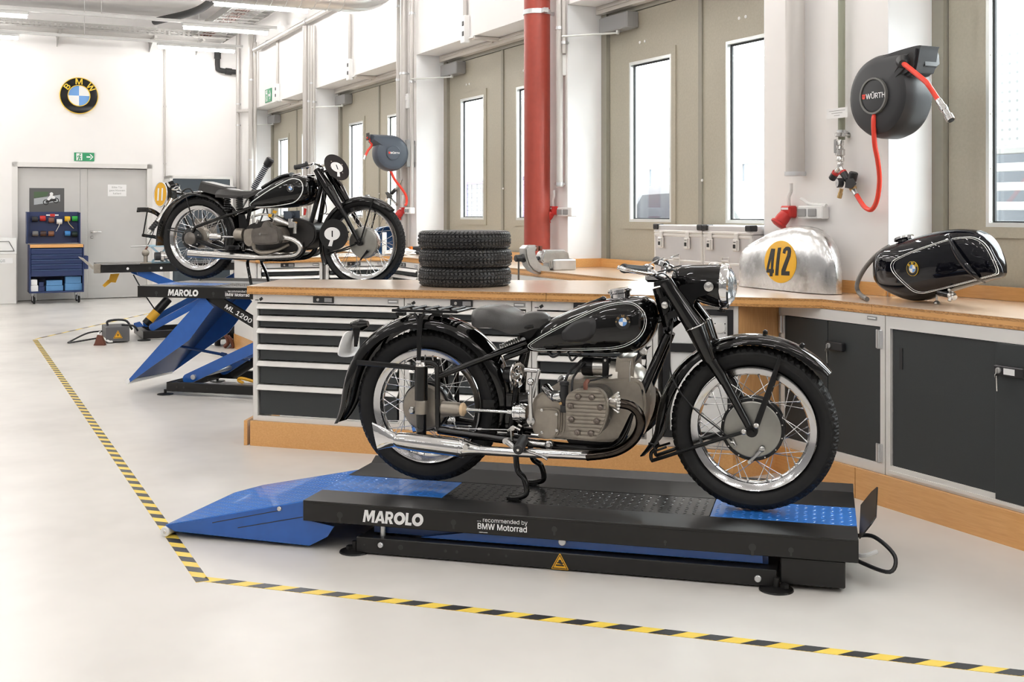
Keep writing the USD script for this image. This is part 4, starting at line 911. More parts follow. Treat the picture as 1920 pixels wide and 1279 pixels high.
# control box of the far lift
t = Thing('control_box', 'grey metal control box with a yellow warning triangle on the floor', 'control box', F3, P3(215, 644, -.1) * (1, 1, 0))
p0, p1 = P3(199, 645, -.1), P3(243, 643, -.1); h = P3(199, 614, -.1)[2]
t.part('housing', bx(p0[0], p1[0], -.1, .28, .012, h, .006), mat('control_box_grey', (.11, .11, .115), .5))
warn(t, (p0[0] + p1[0]) / 2, -.1, h * .52, 1.35, None, EX, True)
t.part('carry_handle', tube(spline([(p0[0] - .02, .24, h * .55), (p0[0] - .05, .1, h * .45), (p0[0] + .02, -.11, h * .15), (p0[0] + .06, -.105, h * .1)], 16), .012, 8), 'plastic_white')
t.part('cable', tube(spline([(p0[0] + .02, .25, .1), (p0[0] - .15, .2, .09), (p0[0] - .32, .15, .02), (p0[0] - .34, .05, .012), (p0[0] - .02, .15, .04)], 24), .009, 6), 'plastic_black')
t.part('hose_elbow', tube(spline([(p1[0] - .2, .1, h), (p1[0] - .19, .1, h + .05), (p1[0] - .02, .08, h + .05), (p1[0] + .05, .06, h * .7)], 16), .012, 8), 'plastic_black')
g = G(189, 647)
t = Thing('door_wedge', 'small brown floor wedge beside the grey control box', 'wedge', WORLD, g * (1, 1, 0))
t.part('block', prism([(-.06, 0), (.06, 0), (.05, .03), (.02, .10), (-.02, .11), (-.045, .03)], (g[0], g[1], .001), EX, EZ, .05), 'copper', smooth=False)
# ------------------------------------------------------------------ the road motorcycle on the near lift; FB: x forward, y away from the camera, z up
FB = Frame(FL.w((1.81, .335, ZPL)), -math.radians(17))
M['bolt_steel'] = mat('head_bolt_steel', (.20, .17, .15), .35, metal=.9)
M['heat'] = mat('header_pipe_blackened', (.05, .042, .036), .16, metal=1.0, vary=.25, scale=18)
M['muffler'] = usdkit.material(stage, '/World/Looks/muffler_chrome_heat_stained', {
    't': ('texture_coordinate', {}), 's': ('separate_xyz', {}), 'r': ('rgb_ramp', {'ramp': [(0.0, (.66, .66, .66)), (.34, (.66, .65, .63)), (.5, (.42, .27, .16)), (.66, (.54, .32, .15)), (.8, (.66, .60, .52)), (1.0, (.70, .70, .70))]}),
    'm': ('map_range', {'from_min': -1.52, 'from_max': -1.12, 'to_min': 0.0, 'to_max': 1.0, 'clamp': True}), 'p': ('principled_bsdf', {'metallic': 1.0, 'roughness': .10})},
    [('t.object', 's.vector'), ('s.x', 'm.value'), ('m.result', 'r.fac'), ('r.color', 'p.base_color')], surface='p.BSDF')
def tyre_mesh(c, R, w, rim_r, na=288, blocks=72, dep=.006):
    """tyre about the y axis with tread blocks on the crown."""
    H = R - rim_r
    prof = []
    for t in np.linspace(-1, 1, 29):
        a = t * 2.75 / 1.0
        prof.append((t, a))
    rows = []
    ang = np.arange(na) * 2 * np.pi / na
    ks = np.linspace(-1, 1, 31)
    for k in ks:
        th = k * 2.62
        y = w / 2 * math.sin(th) * (1.0 if abs(th) < 1.57 else .96)
        rr = rim_r + H * (.5 + .5 * math.cos(th * .98)) ** .80
        r = np.full(na, rr)
        tread = abs(th) < 1.12
        if tread:
            ph = (ang * blocks / (2 * np.pi) + .5 * (int(round((k + 1) * 15)) // 3 % 2)) % 1.0
            groove = (ph < .26).astype(float)
            if int(round((k + 1) * 15)) % 4 == 1: groove = np.ones(na)
            r = r - dep * groove
        rows.append(np.stack([c[0] + r * np.cos(ang), np.full(na, c[1] + y), c[2] + r * np.sin(ang)], 1))
    return grid(np.array(rows), True, False)
def wheel(t, name, c, R, w, rim_r, hub_r, hub_w, spokes=36, hub_off=0.0, hub_mat='satin'):
    """tyre, rim, hub and laced spokes; c is the wheel's centre."""
    c = np.asarray(c, float)
    wh = t.part(name, lathe([(rim_r - .022, -.024), (rim_r - .006, -.030), (rim_r + .004, -.036), (rim_r + .006, -.033), (rim_r + .004, -.028), (rim_r - .010, -.022), (rim_r - .016, -.008), (rim_r - .016, .008), (rim_r - .010, .022), (rim_r + .004, .028), (rim_r + .006, .033), (rim_r + .004, .036), (rim_r - .006, .030), (rim_r - .022, .024), (rim_r - .030, .008), (rim_r - .030, -.008)], c, EY, 72, closed=True), 'rim_chrome', label='chrome wheel rim')
    t.part('tyre', tyre_mesh(c, R, w, rim_r - .004), 'rubber', wh, label='black tyre with block tread', smooth=25)
    t.part('hub', lathe([(.02, -hub_w / 2 - .012), (hub_r * .55, -hub_w / 2), (hub_r, -hub_w / 2 + .004), (hub_r, -hub_w / 2 + .012), (hub_r * .93, -hub_w / 2 + .016), (hub_r * .93, hub_w / 2 - .016), (hub_r, hub_w / 2 - .012), (hub_r, hub_w / 2 - .004), (hub_r * .5, hub_w / 2), (.02, hub_w / 2 + .012)], c + (0, hub_off, 0), EY, 48), hub_mat, wh)
    for k in range(spokes):
        a = 2 * np.pi * (k + .5) / spokes
        side = -1 if k % 2 else 1
        lean = (1 if (k // 2) % 2 else -1) * math.radians(30)
        h = c + (hub_r * .97 * math.cos(a + lean), hub_off + side * (hub_w / 2 - .010), hub_r * .97 * math.sin(a + lean))
        r_ = c + ((rim_r - .026) * math.cos(a), side * .004, (rim_r - .026) * math.sin(a))
        d = unit(r_ - h)
        t.part('spoke', cat(cyl(h, r_, .0018, 6), cyl(r_ - d * .016, r_ + d * .004, .0034, 6)), 'spoke', wh)
    return wh
def arc_fender(t, name, c, prof, half_w, skirt, material='gloss', par=None, thick=.0022, n_sec=14, round_=.9, smooth=40):
    """mudguard: prof = [(angle in degrees, crest radius, edge radius)] about the point c, section an arch of half width half_w."""
    pr = np.asarray(prof, float)
    aa = np.linspace(pr[0, 0], pr[-1, 0], 64)
    def ip(k):
        from scipy.interpolate import PchipInterpolator
        return PchipInterpolator(pr[:, 0], pr[:, k])(aa)
    rc, re = ip(1), ip(2); hw = np.full(len(aa), half_w) if pr.shape[1] < 4 else ip(3)
    rows = []
    for a, r0, r1, w in zip(np.radians(aa), rc, re, hw):
        ring = []
        for s, off in ((1, 0), (-1, thick)):
            ts = np.linspace(-1, 1, n_sec) if s == 1 else np.linspace(1, -1, n_sec)
            for u in ts:
                th = u * math.pi / 2
                y = (w - off) * np.sign(math.sin(th)) * abs(math.sin(th)) ** round_
                r = r1 + (r0 - off - r1) * max(0, math.cos(th)) ** .75
                ring.append((c[0] + r * math.cos(a), c[1] + y, c[2] + r * math.sin(a)))
        rows.append(ring)
    return t.part(name, grid(np.array(rows), True, True), material, par, smooth=smooth)

class Loft:
    """tank-like body: silhouette in the x-z plane, half width w(x); z range from the outline; superellipse sections."""
    def __init__(s, top, bot, width, p=2.6, cy=0.0):
        from scipy.interpolate import PchipInterpolator as PI
        s.top, s.bot, s.wd = (PI(*np.array(sorted(q)).T) for q in (top, bot, width))
        s.x0 = max(min(q[0] for q in top), min(q[0] for q in bot)); s.x1 = min(max(q[0] for q in top), max(q[0] for q in bot)); s.p, s.cy = p, cy
    def mesh(s, nx=56, na=44):
        rows = []
        u = (1 - np.cos(np.linspace(0, np.pi, nx))) / 2
        for x in s.x0 + (s.x1 - s.x0) * u:
            zt, zb, w = float(s.top(x)), float(s.bot(x)), max(.002, float(s.wd(x))); zc, h = (zt + zb) / 2, max(.002, (zt - zb) / 2)
            a = np.arange(na) * 2 * np.pi / na; ca, sa = np.cos(a), np.sin(a); e = 2 / s.p
            rows.append(np.stack([np.full(na, x), s.cy + w * np.sign(ca) * np.abs(ca) ** e, zc + h * np.sign(sa) * np.abs(sa) ** e], 1))
        return grid(np.array(rows), True, True)
    def surf(s, x, z, side=-1, off=0.0):
        x = min(max(x, s.x0 + 1e-3), s.x1 - 1e-3)
        zt, zb, w = float(s.top(x)), float(s.bot(x)), float(s.wd(x)); zc, h = (zt + zb) / 2, (zt - zb) / 2
        q = min(.999, abs(z - zc) / h)
        return s.cy + side * (w * (1 - q ** s.p) ** (1 / s.p) + off)
    def px(s, fr, u, v, off=0.001):
        best = None
        for y in np.linspace(s.cy - .17, s.cy, 240):      # the first crossing of the line of sight with the near side
            p = fr.px(u, v, 1, y)
            if s.x0 <= p[0] <= s.x1 and float(s.bot(p[0])) <= p[2] <= float(s.top(p[0])):
                d = y - s.surf(p[0], p[2], -1, off)
                if d >= 0: return np.array([p[0], y - d, p[2]])
                if best is None or -d < best[0]: best = (-d, np.array([p[0], y, p[2]]))
        return best[1] if best is not None else np.array(fr.px(u, v, 1, s.cy))
    def patch(s, pts, off, n=10):
        """a raised patch on the near side whose outline (x, z) is pts."""
        from shapely.geometry import MultiPoint
        poly = Polygon(pts); m = trimesh.creation.extrude_polygon(poly, .001, engine='earcut')
        c = np.array(poly.centroid.coords[0]); ring = np.array(poly.exterior.coords)[:-1]
        rows = []
        for k, f in enumerate(np.linspace(0.0, 1, n)):
            q = c + (ring - c) * f
            o = off * min(1, (1 - f) * 5)
            rows.append([(x, s.surf(x, z, -1, max(.0004, o)), z) for x, z in q])
        return grid(np.array(rows), True, False)

b = lambda u, v, y=0.0: FB.px(u, v, 1, y)
bs = lambda pts, y=0.0: [b(u, v, y) for u, v in pts]
bz = lambda pts, y=0.0: [(p[0], p[2]) for p in bs(pts, y)]
mirror = lambda m: trimesh.Trimesh(m.vertices * (1, -1, 1), m.faces[:, ::-1], process=False)
bk = Thing('motorcycle', 'glossy black vintage flathead road motorcycle on the lowered near lift', 'motorcycle', FB, (-.7, 0, 0))
FC, RC = np.array((0, 0, .330)), np.array((-1.392, 0, .353))
wheel(bk, 'front_wheel', FC, .330, .094, .243, .124, .085, 40, hub_off=.004)
wheel(bk, 'rear_wheel', RC, .330, .094, .243, .10, .10, 40)
# front brake plate
pt = b(1409, 803.4, -.05); dc = np.array((0, -.042, .330))
bp_ = bk.part('brake_plate', lathe([(.112, 0), (.112, .006), (.106, .010), (.05, .013), (.02, .015)], dc, -EY, 56), 'drum', label='round grey alloy brake plate')
bk.part('plate_rim', lathe([(.124, -.004), (.124, .004), (.113, .006), (.112, .002)], dc, -EY, 56), 'satin', bp_)
bk.part('rim_screw', [lathe([(.0035, 0), (.003, .003)], dc + (.118 * math.cos(a), -.004, .118 * math.sin(a)), -EY, 8) for a in np.linspace(0, 2 * np.pi, 15)[:-1] + .2], 'nickel', bp_)
ax = b(1409, 809, -.075); ax = np.array((0.0, -.075, ax[2]))
bk.part('axle', [lathe([(.021, 0), (.021, .014), (.014, .018)], (0, -.052, .330 - .003), -EY, 6), cyl((0, -.11, .330), (0, .11, .330), .009, 12)], 'satin')
bk.part('axle_nut', lathe([(.011, 0), (.011, .008), (.005, .012)], (0, -.070, .327), -EY, 14), 'nickel')
lv = bs([(1429, 842), (1417, 855), (1405, 866)], -.065)
bk.part('brake_lever', [tube(lv, [.008, .0065, .006], 10), lathe([(.011, -.004), (.011, .008), (.006, .011)], lv[0], -EY, 16), cyl(lv[2] + (0, -.008, 0), lv[2] + (0, .012, 0), .007, 10)], 'steel', bp_)
bk.part('cable_adjuster', [tube(bs([(1369, 829), (1376, 830), (1380, 836)], -.062), .006, 8), cyl(b(1374, 824, -.062), b(1378, 840, -.062), .003, 6)], 'nickel', bp_)
# fork
for s in (-1, 1):
    y0, y1 = .085 * s, .105 * s
    L0, L1, L2, L3, L4, L5 = [np.array((*b(u, v, -.09)[[0]], 0, b(u, v, -.09)[2])) for u, v in ((1404, 800), (1352, 704), (1331, 673), (1305, 612), (1262, 548), (1249, 527))]
    P = [np.array((p[0], (y0 if k < 2 else y1), p[2])) for k, p in enumerate((L0, L1, L2, L3, L4, L5))]
    for q in range(6): P[q][1] = .082 * s + .02 * s * q / 5
    lg = bk.part('fork_leg', [tube([P[0], P[0] + (P[1] - P[0]) * .5, P[1]], [.0155, .0175, .019], 18), tube([P[0] + (P[1] - P[0]) * .86, P[1], P[2]], [.021, .023, .0235], 18)], 'gloss')
    bk.part('fork_cover', [tube([P[2] + (P[1] - P[2]) * .12, P[2], P[2] + (P[3] - P[2]) * .5, P[3]], [.026, .029, .036, .0425], 26), tube([P[3], P[3] + (P[4] - P[3]) * .5, P[4], P[5]], [.0425, .036, .031, .029], 26)], 'gloss', lg)
    d = unit(P[3] - P[2])
    bk.part('cover_ring', lathe([(.0435, -.0025), (.0445, 0), (.0435, .0025)], P[3], d, 30), 'chrome', lg)
    bk.part('axle_clamp', [lathe([(.024, -.012), (.024, .012)], (0, .075 * s, .330), EY, 20)], 'satin', lg)
[bk.part('fork_link_bolt', lathe([(.011, 0), (.011, .006), (.007, .009)], b(u, v, -.095), -EY, 16), 'nickel') for u, v in ((1394.6, 810), (1418, 798.5))]
yc = b(1283, 582, 0); bk.part('lower_yoke', [hullof([yc + np.array((dx, y, dz + dx * .3)) for dx in (-.05, .03) for y in (-.115, .115) for dz in (-.014, .014)])], 'satin')
yk = [b(1243, 530, -.07), b(1262, 528, -.07)]
# steering head and yokes
SH0, SH1 = b(1258, 610, 0), b(1238, 538, 0)
bk.part('steering_head', [cyl(SH0, SH1, .034, 24), cyl(b(1263, 616, 0), SH0, .045, 24, r2=.036)], 'gloss')
bk.part('upper_yoke', [hullof([q + np.array((0, y, dz)) for q in (b(1236, 531, 0), b(1262, 525, 0)) for y in (-.125, .125) for dz in (-.008, .010)])], 'satin')
bk.part('steering_damper', [lathe([(.022, 0), (.024, .02), (.012, .03)], b(1240, 533, 0), unit(SH1 - SH0), 20), lathe([(.03, 0), (.034, .008), (.02, .016)], b(1239, 526, 0), unit(SH1 - SH0), 24)], 'nickel')
bk.part('head_bolt', [lathe([(.014, 0), (.014, .008), (.006, .011)], b(1247, 572, -.06), -EY, 18)], 'nickel')
bk.part('steering_lock_bracket', [hullof([b(u, v, y) for u, v in ((1236, 560), (1256, 552), (1254, 582), (1244, 592)) for y in (-.055, .055)])], 'satin')
# headlamp
hc = b(1355, 537, 0); hd = unit(b(1372, 537.5, 0) - hc); hd = unit((1, 0, -.03))
hr = .0875
prof = [(.012, -.205), (.035, -.195), (.055, -.165), (.068, -.125), (.079, -.075), (.0865, -.03), (hr, 0)]
lamp_b = lathe(prof, hc, hd, 44)
# flatten towards the raised rear top: lift the back of the bucket
v = lamp_b.vertices; k = np.clip(-(v - hc) @ hd / .2, 0, 1); v[:, 2] += k ** 1.6 * .028; lamp_b.vertices = v
hl = bk.part('headlamp', lamp_b, 'gloss', label='glossy black headlamp bucket')
bk.part('headlamp_rim', lathe([(hr + .001, -.006), (hr + .005, 0), (hr + .006, .012), (hr + .002, .024), (hr - .010, .030), (hr - .016, .026)], hc, hd, 48, caps=False), 'chrome', hl)
bk.part('lens', lathe([(hr - .012, .024), (hr - .016, .034), (hr - .035, .048), (hr - .06, .055), (.001, .058)], hc, hd, 44), 'glass_lens', hl)
bk.part('reflector', lathe([(hr - .012, .020), (.05, -.01), (.02, -.03)], hc, hd, 36, caps=False), 'chrome', hl)
bk.part('rim_screw', [cyl(b(1352, 577, 0), b(1352, 585, 0), .007, 10), tube([b(1345, 583, 0), b(1360, 584, 0)], .004, 8)], 'satin', hl)
bk.part('key_switch', [lathe([(.022, 0), (.022, .006), (.014, .012)], b(1338, 498, 0), EZ, 20)], 'nickel', hl)
for s in (-1, 1):
    yb = .097 * s
    bk.part('headlamp_bolt', lathe([(.019, 0), (.019, .006), (.007, .008), (.006, .012)], (b(1329, 537.5, -.097)[0], yb, b(1329, 537.5, -.097)[2]), EY * s, 22), 'cream' if False else 'nickel', hl)
    e = [b(u, v, -.09) for u, v in ((1268, 560), (1276, 536), (1300, 532), (1327, 530), (1336, 540), (1325, 552), (1306, 560), (1296, 584), (1284, 590), (1268, 580))]
    bk.part('headlamp_ear', hullof([(q[0], y * s, q[2]) for q in e for y in (.088, .097)]) if False else prism(smoothpoly([(q[0], q[2]) for q in e], 40), (0, (-.093 if s < 0 else .093), 0), EX, EZ, .007), 'gloss', hl, smooth=30)
# handlebar
def hbar(s):
    P = [b(1246, 524, 0)]
    for (u, v, y) in ((1232, 518, -.08), (1220, 511, -.17), (1209, 506.5, -.25), (1166, 503, -.375)):
        q = b(u, v, y); P.append(np.array((q[0], q[1], q[2])))
    return [np.array((p[0], p[1] * (1 if s < 0 else -1), p[2])) for p in P]
for s in (-1, 1):
    P = hbar(s)
    h = bk.part('handlebar', tube(spline(P, 30), .0112, 12), 'chrome')
    d = unit(P[4] - P[3]); g0 = P[3] + d * .002
    bk.part('grip', lathe([(.014, 0), (.019, .004), (.0165, .012), (.0165, .11), (.019, .125), (.017, .134), (.006, .137)], g0, d, 20), 'rubber_grip', h)
    lvp = [P[2] + (.02, .01 * s, -.008), P[3] + (.035, 0, -.016), P[3] + d * .07 + (.036, 0, -.014), P[4] + (.012, .012 * s, -.004), P[4] + d * .02 + (-.004, 0, .004)]
    bk.part('hand_lever', tube(spline(lvp, 24), .0055, 10, squash=(1, 1.5)), 'chrome', h)
    bk.part('lever_mount', [lathe([(.016, -.014), (.016, .014)], P[2], unit(P[3] - P[2]), 16), sphere(P[2] + (.018, 0, -.006), .013, sub=2)], 'steel', h)
    bk.part('control_drum', lathe([(.019, 0), (.019, .016), (.01, .02)], P[2] + (-.01, -.0, .012), unit((.3, 0, 1)), 18), 'chrome', h)
    bk.part('thumb_lever', tube(spline([P[2] + (-.01, 0, .03), P[2] + (.02, .02 * s, .045), P[2] + (.055, .03 * s, .06)], 10), .003, 8), 'chrome', h)
    bk.part('control_cable', [tube(spline([P[2] + (.02, 0, 0), P[2] + (.08, -.03 * s, .012), b(1270, 528, -.05 if s < 0 else .05) + (0, 0, .02), b(1278, 548, -.03 if s < 0 else .03)], 20), .0032, 6), tube(spline([P[2] + (.01, 0, -.01), P[2] + (.05, -.05 * s, -.01), b(1262, 545, -.06 if s < 0 else .06), b(1250, 620, -.06 if s < 0 else .06)], 20), .0032, 6)], 'plastic_black', h)
bk.part('bar_clamp', [bx(-.43, -.36, -.055, .055, b(1240, 520, 0)[2] - .018, b(1240, 520, 0)[2] + .018, .01)], 'steel')
# front mudguard, about the front axle
ang = lambda u, v: math.degrees(math.atan2(b(u, v)[2] - .330, b(u, v)[0]))
rad = lambda u, v, y=0: math.hypot(b(u, v, y)[2] - .330, b(u, v, y)[0])
ff = [(38, .385, .349, .048), (46, .384, .343, .060), (60, .381, .340, .066), (75, .378, .338, .068), (90, .377, .337, .068), (110, .378, .338, .068), (130, .380, .338, .068), (150, .383, .340, .068), (170, .388, .345, .066), (184, .398, .352, .062), (191, .425, .385, .054), (197, .480, .455, .042)]
fm = arc_fender(bk, 'front_mudguard', (0, 0, .330), ff, .066, 0)
bk.part('plate_lug', [lathe([(.010, 0), (.010, .012), (.004, .018)], (math.cos(a) * .378, 0, .330 + math.sin(a) * .378), EZ, 10) for a in (math.radians(83), math.radians(60))], 'satin', fm)
for s in (-1, 1):
    st = [np.array((p[0], p[1] if s < 0 else -p[1], p[2])) for p in (b(1418, 799, -.09), b(1440, 738, -.08), b(1462, 672, -.072))]
    bk.part('mudguard_stay', tube(st, [.0125, .0115, .008], 10, squash=(.55, 1), up=(0, 1, 0)), 'satin', fm)
    st = [np.array((p[0], p[1] if s < 0 else -p[1], p[2])) for p in (b(1394.6, 810, -.09), b(1310, 836, -.075), b(1232, 861, -.055), b(1222, 862, -.05), b(1221, 850, -.05), b(1228, 842, -.05))]
    bk.part('mudguard_stay', tube(spline(st, 30), .0075, 10), 'satin', fm)
    st = [np.array((p[0], p[1] if s < 0 else -p[1], p[2])) for p in (b(1216, 832, -.05), b(1225, 833, -.05), b(1228, 846, -.05), b(1250, 838, -.04))]
    bk.part('mudguard_bracket', tube(st, .005, 8), 'satin', fm)
bk.part('brake_cable', tube(spline([b(1262, 600, -.11), b(1256, 660, -.10), b(1262, 712, -.09), b(1300, 765, -.075), b(1350, 806, -.065), b(1372, 826, -.062)], 40), .0032, 6), 'plastic_black')
# frame
def fr(name, pts, r, m='gloss', both=True, sides=14, par=None, n=None):
    P = [np.array(p) for p in pts]
    Q = spline(P, n) if n else P
    bk.part(name, tube(Q, r, sides), m, par)
    if both: bk.part(name, mirror(tube(Q, r, sides)), m, par)
fr('down_tube', [b(1252, 628, -.045), b(1224, 690, -.075), b(1194, 758, -.10), b(1172, 812, -.11), b(1158, 832, -.11), b(1130, 842, -.11), b(1060, 838, -.11), b(960, 826, -.11), b(880, 815, -.11), b(822, 806, -.115)], .0175, n=60)
fr('top_tube', [b(1250, 595, 0), b(1140, 615, 0), b(1010, 640, 0), b(985, 650, 0)], .019, both=False)
fr('seat_strut', [b(988, 642, -.045), b(900, 675, -.085), b(822, 706, -.115)], .0135)
fr('seat_strut', [b(990, 655, -.055), b(945, 672, -.075)], .012)
fr('rear_post', [b(796, 680, -.125), b(808, 680, -.125), b(818, 686, -.122), b(820, 700, -.12), b(821, 790, -.12), b(823, 806, -.12)], .0115, n=30)
fr('seat_post', [b(985, 650, -.02), b(972, 700, -.04), b(962, 780, -.06), b(955, 826, -.08)], .014)
# plunger suspension
for s in (-1, 1):
    m = (lambda g: g) if s < 0 else mirror
    x, y = b(790, 720, -.13)[0], -.13
    z = lambda v: b(790, v, -.13)[2]
    pg = bk.part('plunger', m(cat(cyl((x, y, z(750)), (x, y, z(687)), .028, 24), cyl((x, y, z(818)), (x, y, z(774)), .0215, 24, bev=.006))), 'gloss')
    bk.part('plunger_clamp', m(lathe([(.026, 0), (.0275, .004), (.0275, .044), (.024, .055), (.023, .06)], (x, y, z(776)), EZ, 24)), 'alloy', pg)
    bk.part('plunger_cap', m(lathe([(.026, 0), (.028, .006), (.022, .012), (.018, .022), (.010, .026)], (x, y, z(688)), EZ, 24)), 'nickel', pg)
    bk.part('clamp_bolt', m(cat(cyl(b(781, 679, -.15), b(790, 679, -.15), .007, 10))), 'steel', pg)
# saddle: silhouettes from the photograph, wide at the back
seat_top = bz([(891, 582), (896, 574), (910, 568), (933, 566.5), (953, 571), (969, 578.5), (985, 583), (1007, 581), (1018, 582.5), (1031, 591)])
seat_bot = bz([(891, 585), (910, 600), (927.5, 611), (949, 613), (975, 611), (991, 607), (1008, 600), (1026, 596), (1031, 592)])
wd = [(seat_top[0][0], .02), (seat_top[1][0], .09), (seat_top[2][0], .128), (seat_top[3][0], .145), (seat_top[4][0], .14), (seat_top[5][0], .118), (seat_top[6][0], .088), (seat_top[7][0], .056), (seat_top[8][0], .046), (seat_top[9][0], .02)]
wd = [(a - (0.0), w) for a, w in wd]
rows = []
from scipy.interpolate import PchipInterpolator as PI
ft, fb_, fw = (PI(*np.array(sorted(q)).T) for q in (seat_top, seat_bot, wd))
for x in np.linspace(seat_top[0][0] + .001, seat_top[-1][0] - .001, 44):
    zt_, w = float(ft(x)), float(fw(x)); zb_ = float(fb_(max(seat_bot[0][0], min(x, seat_bot[-1][0]))))
    drop = min(.055, max(.012, (zt_ - zb_) * .75))
    ring = []
    for k in np.linspace(-1, 1, 21):
        zz = zt_ - .012 * (1 - k * k) * (1 if w > .08 else .4) - drop * abs(k) ** 5 - .010 * abs(k) ** 2
        ring.append((x, k * w, zz))
    for k in np.linspace(1, -1, 21):
        ring.append((x, k * w * .97, zt_ - .030 - .010 * abs(k) ** 2 - drop * (abs(k) ** 5) * .92 - .006))
    rows.append(ring)
sd_ = bk.part('saddle', grid(np.array(rows), True, True), 'leather', label='grained black leather saddle')
bk.part('saddle_frame', [hullof([b(u, v, y) for u, v in ((960, 612), (1010, 600), (1026, 600), (1003, 630), (985, 640)) for y in (-.02, .02)]), tube(bs([(905, 598), (960, 617), (1000, 612)], -.07), .006, 8), tube(bs([(905, 598), (960, 617), (1000, 612)], .07), .006, 8)], 'satin', sd_)
bk.part('saddle_bolt', [lathe([(.006, 0), (.006, .01)], b(1012, 610, -.03), -EY, 8), lathe([(.005, 0), (.005, .008)], b(1022, 607, -.025), -EY, 8)], 'steel', sd_)
a, e = b(938, 655, -.03), b(979, 638, -.03)
u_, v_, d_ = basis(e - a); Ls = np.linalg.norm(e - a)
for s in (-1, 1):
    hel = [np.array(a) * (1, -s, 1) * (1, 1, 1) + d_ * (Ls * q) * (1, 1, 1) + .017 * (math.cos(q * 2 * np.pi * 10) * u_ + math.sin(q * 2 * np.pi * 10) * v_) for q in np.linspace(0, 1, 180)]
    hel = [np.array((h[0], a[1] * -s + (h[1] - a[1] * -s), h[2])) for h in hel]
    bk.part('saddle_spring', tube(hel, .0036, 7), 'nickel', sd_)
bk.part('spring_mount', [cyl(b(932, 658, -.05), b(932, 658, .05), .010, 12), cyl(b(981, 637, -.04), b(981, 637, .04), .010, 12)], 'steel', sd_)
# tank
tank_top = bz([(986, 650), (990, 641), (1002, 628), (1018.5, 609), (1048, 591.5), (1088, 574), (1127, 562), (1157, 557.5), (1185, 555), (1205, 555), (1220, 560), (1231, 573), (1236, 598)])
tank_bot = bz([(986, 651), (994, 657), (1012, 659.5), (1078, 660.5), (1157, 661), (1186, 660), (1208, 651), (1226, 630), (1236, 600)])
x0, x1 = tank_top[0][0], tank_top[-1][0]; Lk = x1 - x0
tank = Loft(tank_top, tank_bot, [(x0, .012), (x0 + .03 * Lk, .045), (x0 + .15 * Lk, .082), (x0 + .4 * Lk, .118), (x0 + .65 * Lk, .140), (x0 + .85 * Lk, .135), (x0 + .95 * Lk, .095), (x0 + .985 * Lk, .06), (x1, .015)], p=2.7)
tk = bk.part('tank', tank.mesh(72, 56), 'gloss', label='glossy black teardrop fuel tank')
for pts, r in (([(990, 648), (995, 654), (1007, 656.3), (1040, 656.8), (1078, 656.6), (1115, 656), (1147, 654.5), (1170, 650), (1187, 642), (1199, 633), (1207, 622), (1211, 610), (1211.5, 598), (1208, 586), (1200.6, 577), (1191, 570), (1181, 567), (1163, 567), (1145, 570), (1127, 575), (1103, 585), (1078, 597), (1053, 609.5), (1028.5, 622.5), (1010, 633), (999, 640)], .0018), ([(994, 648), (998, 652), (1008, 653.5), (1078, 653.7), (1115, 653), (1145, 651.5), (1168, 647), (1184, 639.5), (1196, 630.5), (1203.5, 620), (1207.5, 609), (1208, 599), (1205, 588.5), (1198.6, 579.5), (1190, 573), (1180.5, 570), (1163, 570), (1146, 573), (1128, 578), (1104, 588), (1079, 600), (1054, 612.5), (1030, 625.3), (1012, 635.5), (1001, 642.5)], .0010)):
    L = spline([tank.px(FB, u, v, .0006) for u, v in pts], 150, True)
    bk.part('pinstripe', tube(L, r, 6, closed=True), 'white_paint', tk)
    bk.part('pinstripe', mirror(tube(L, r, 6, closed=True)), 'white_paint', tk)
kp = [tank.px(FB, u, v) for u, v in [(1053, 626), (1056, 619.5), (1070, 607), (1085, 599.5), (1098, 596), (1110, 595.5), (1116, 600), (1117.5, 608), (1116.5, 620), (1112, 630), (1105, 637), (1090, 641), (1066, 641.5), (1056, 637)]]
kp = spline([(p[0], p[2]) for p in kp], 56, True)
bk.part('knee_pad', tank.patch(kp, .012), 'rubber_grip', tk, label='ribbed black rubber knee pad'); bk.part('knee_pad', mirror(tank.patch(kp, .012)), 'rubber_grip', tk)
pc = tank.px(FB, 1168, 603.7)
class Sub:                                            # puts parts below a part
    def __init__(s, th, par): s.th, s.par = th, par
    def part(s, name, m, material, parent=None, label=None, smooth=32, kind=None): return s.th.part(name, m, material, s.par, label, smooth, kind)
def surf_frame(lf, p, e=.01):
    dx = np.array((2 * e, lf.surf(p[0] + e, p[2]) - lf.surf(p[0] - e, p[2]), 0)); dz = np.array((0, lf.surf(p[0], p[2] + e) - lf.surf(p[0], p[2] - e), 2 * e))
    ux = unit(dx); n = unit(np.cross(ux, dz)); return ux, np.cross(n, ux), n
ux, uy, n_ = surf_frame(tank, pc)
roundel(Sub(bk, tk), pc + n_ * .0015, ux, uy, .031, 'black_print', 'brass', 'satin', depth=.003, seg=40)
bk.part('badge_screw', [lathe([(.004, 0), (.003, .002)], pc + n_ * .004 + ux * s * .027, n_, 8) for s in (-1, 1)], 'brass', tk)
c = b(1163, 554, 0); up = unit((-.14, 0, 1))
bk.part('filler_cap', [lathe([(.042, -.01), (.042, .008), (.045, .012), (.045, .026), (.040, .030), (.01, .032)], c, up, 32), *[lathe([(.004, -.004), (.004, .004)], c + up * .019 + .046 * (math.cos(a) * np.array((1, 0, .14)) + math.sin(a) * EY), (math.cos(a), math.sin(a), 0), 6) for a in np.linspace(0, 2 * np.pi, 15)]], 'chrome', tk)
bk.part('tank_top_bar', [tube([b(1049, 597, -.02), b(1085, 580, -.02), b(1130, 561, -.02)], [.012, .013, .010], 14), sphere(b(1049, 597, -.02), .012, sub=2), lathe([(.011, 0), (.013, .01), (.006, .02)], b(1128, 562, -.02), unit((1, 0, .4)), 14)], 'gloss', tk)
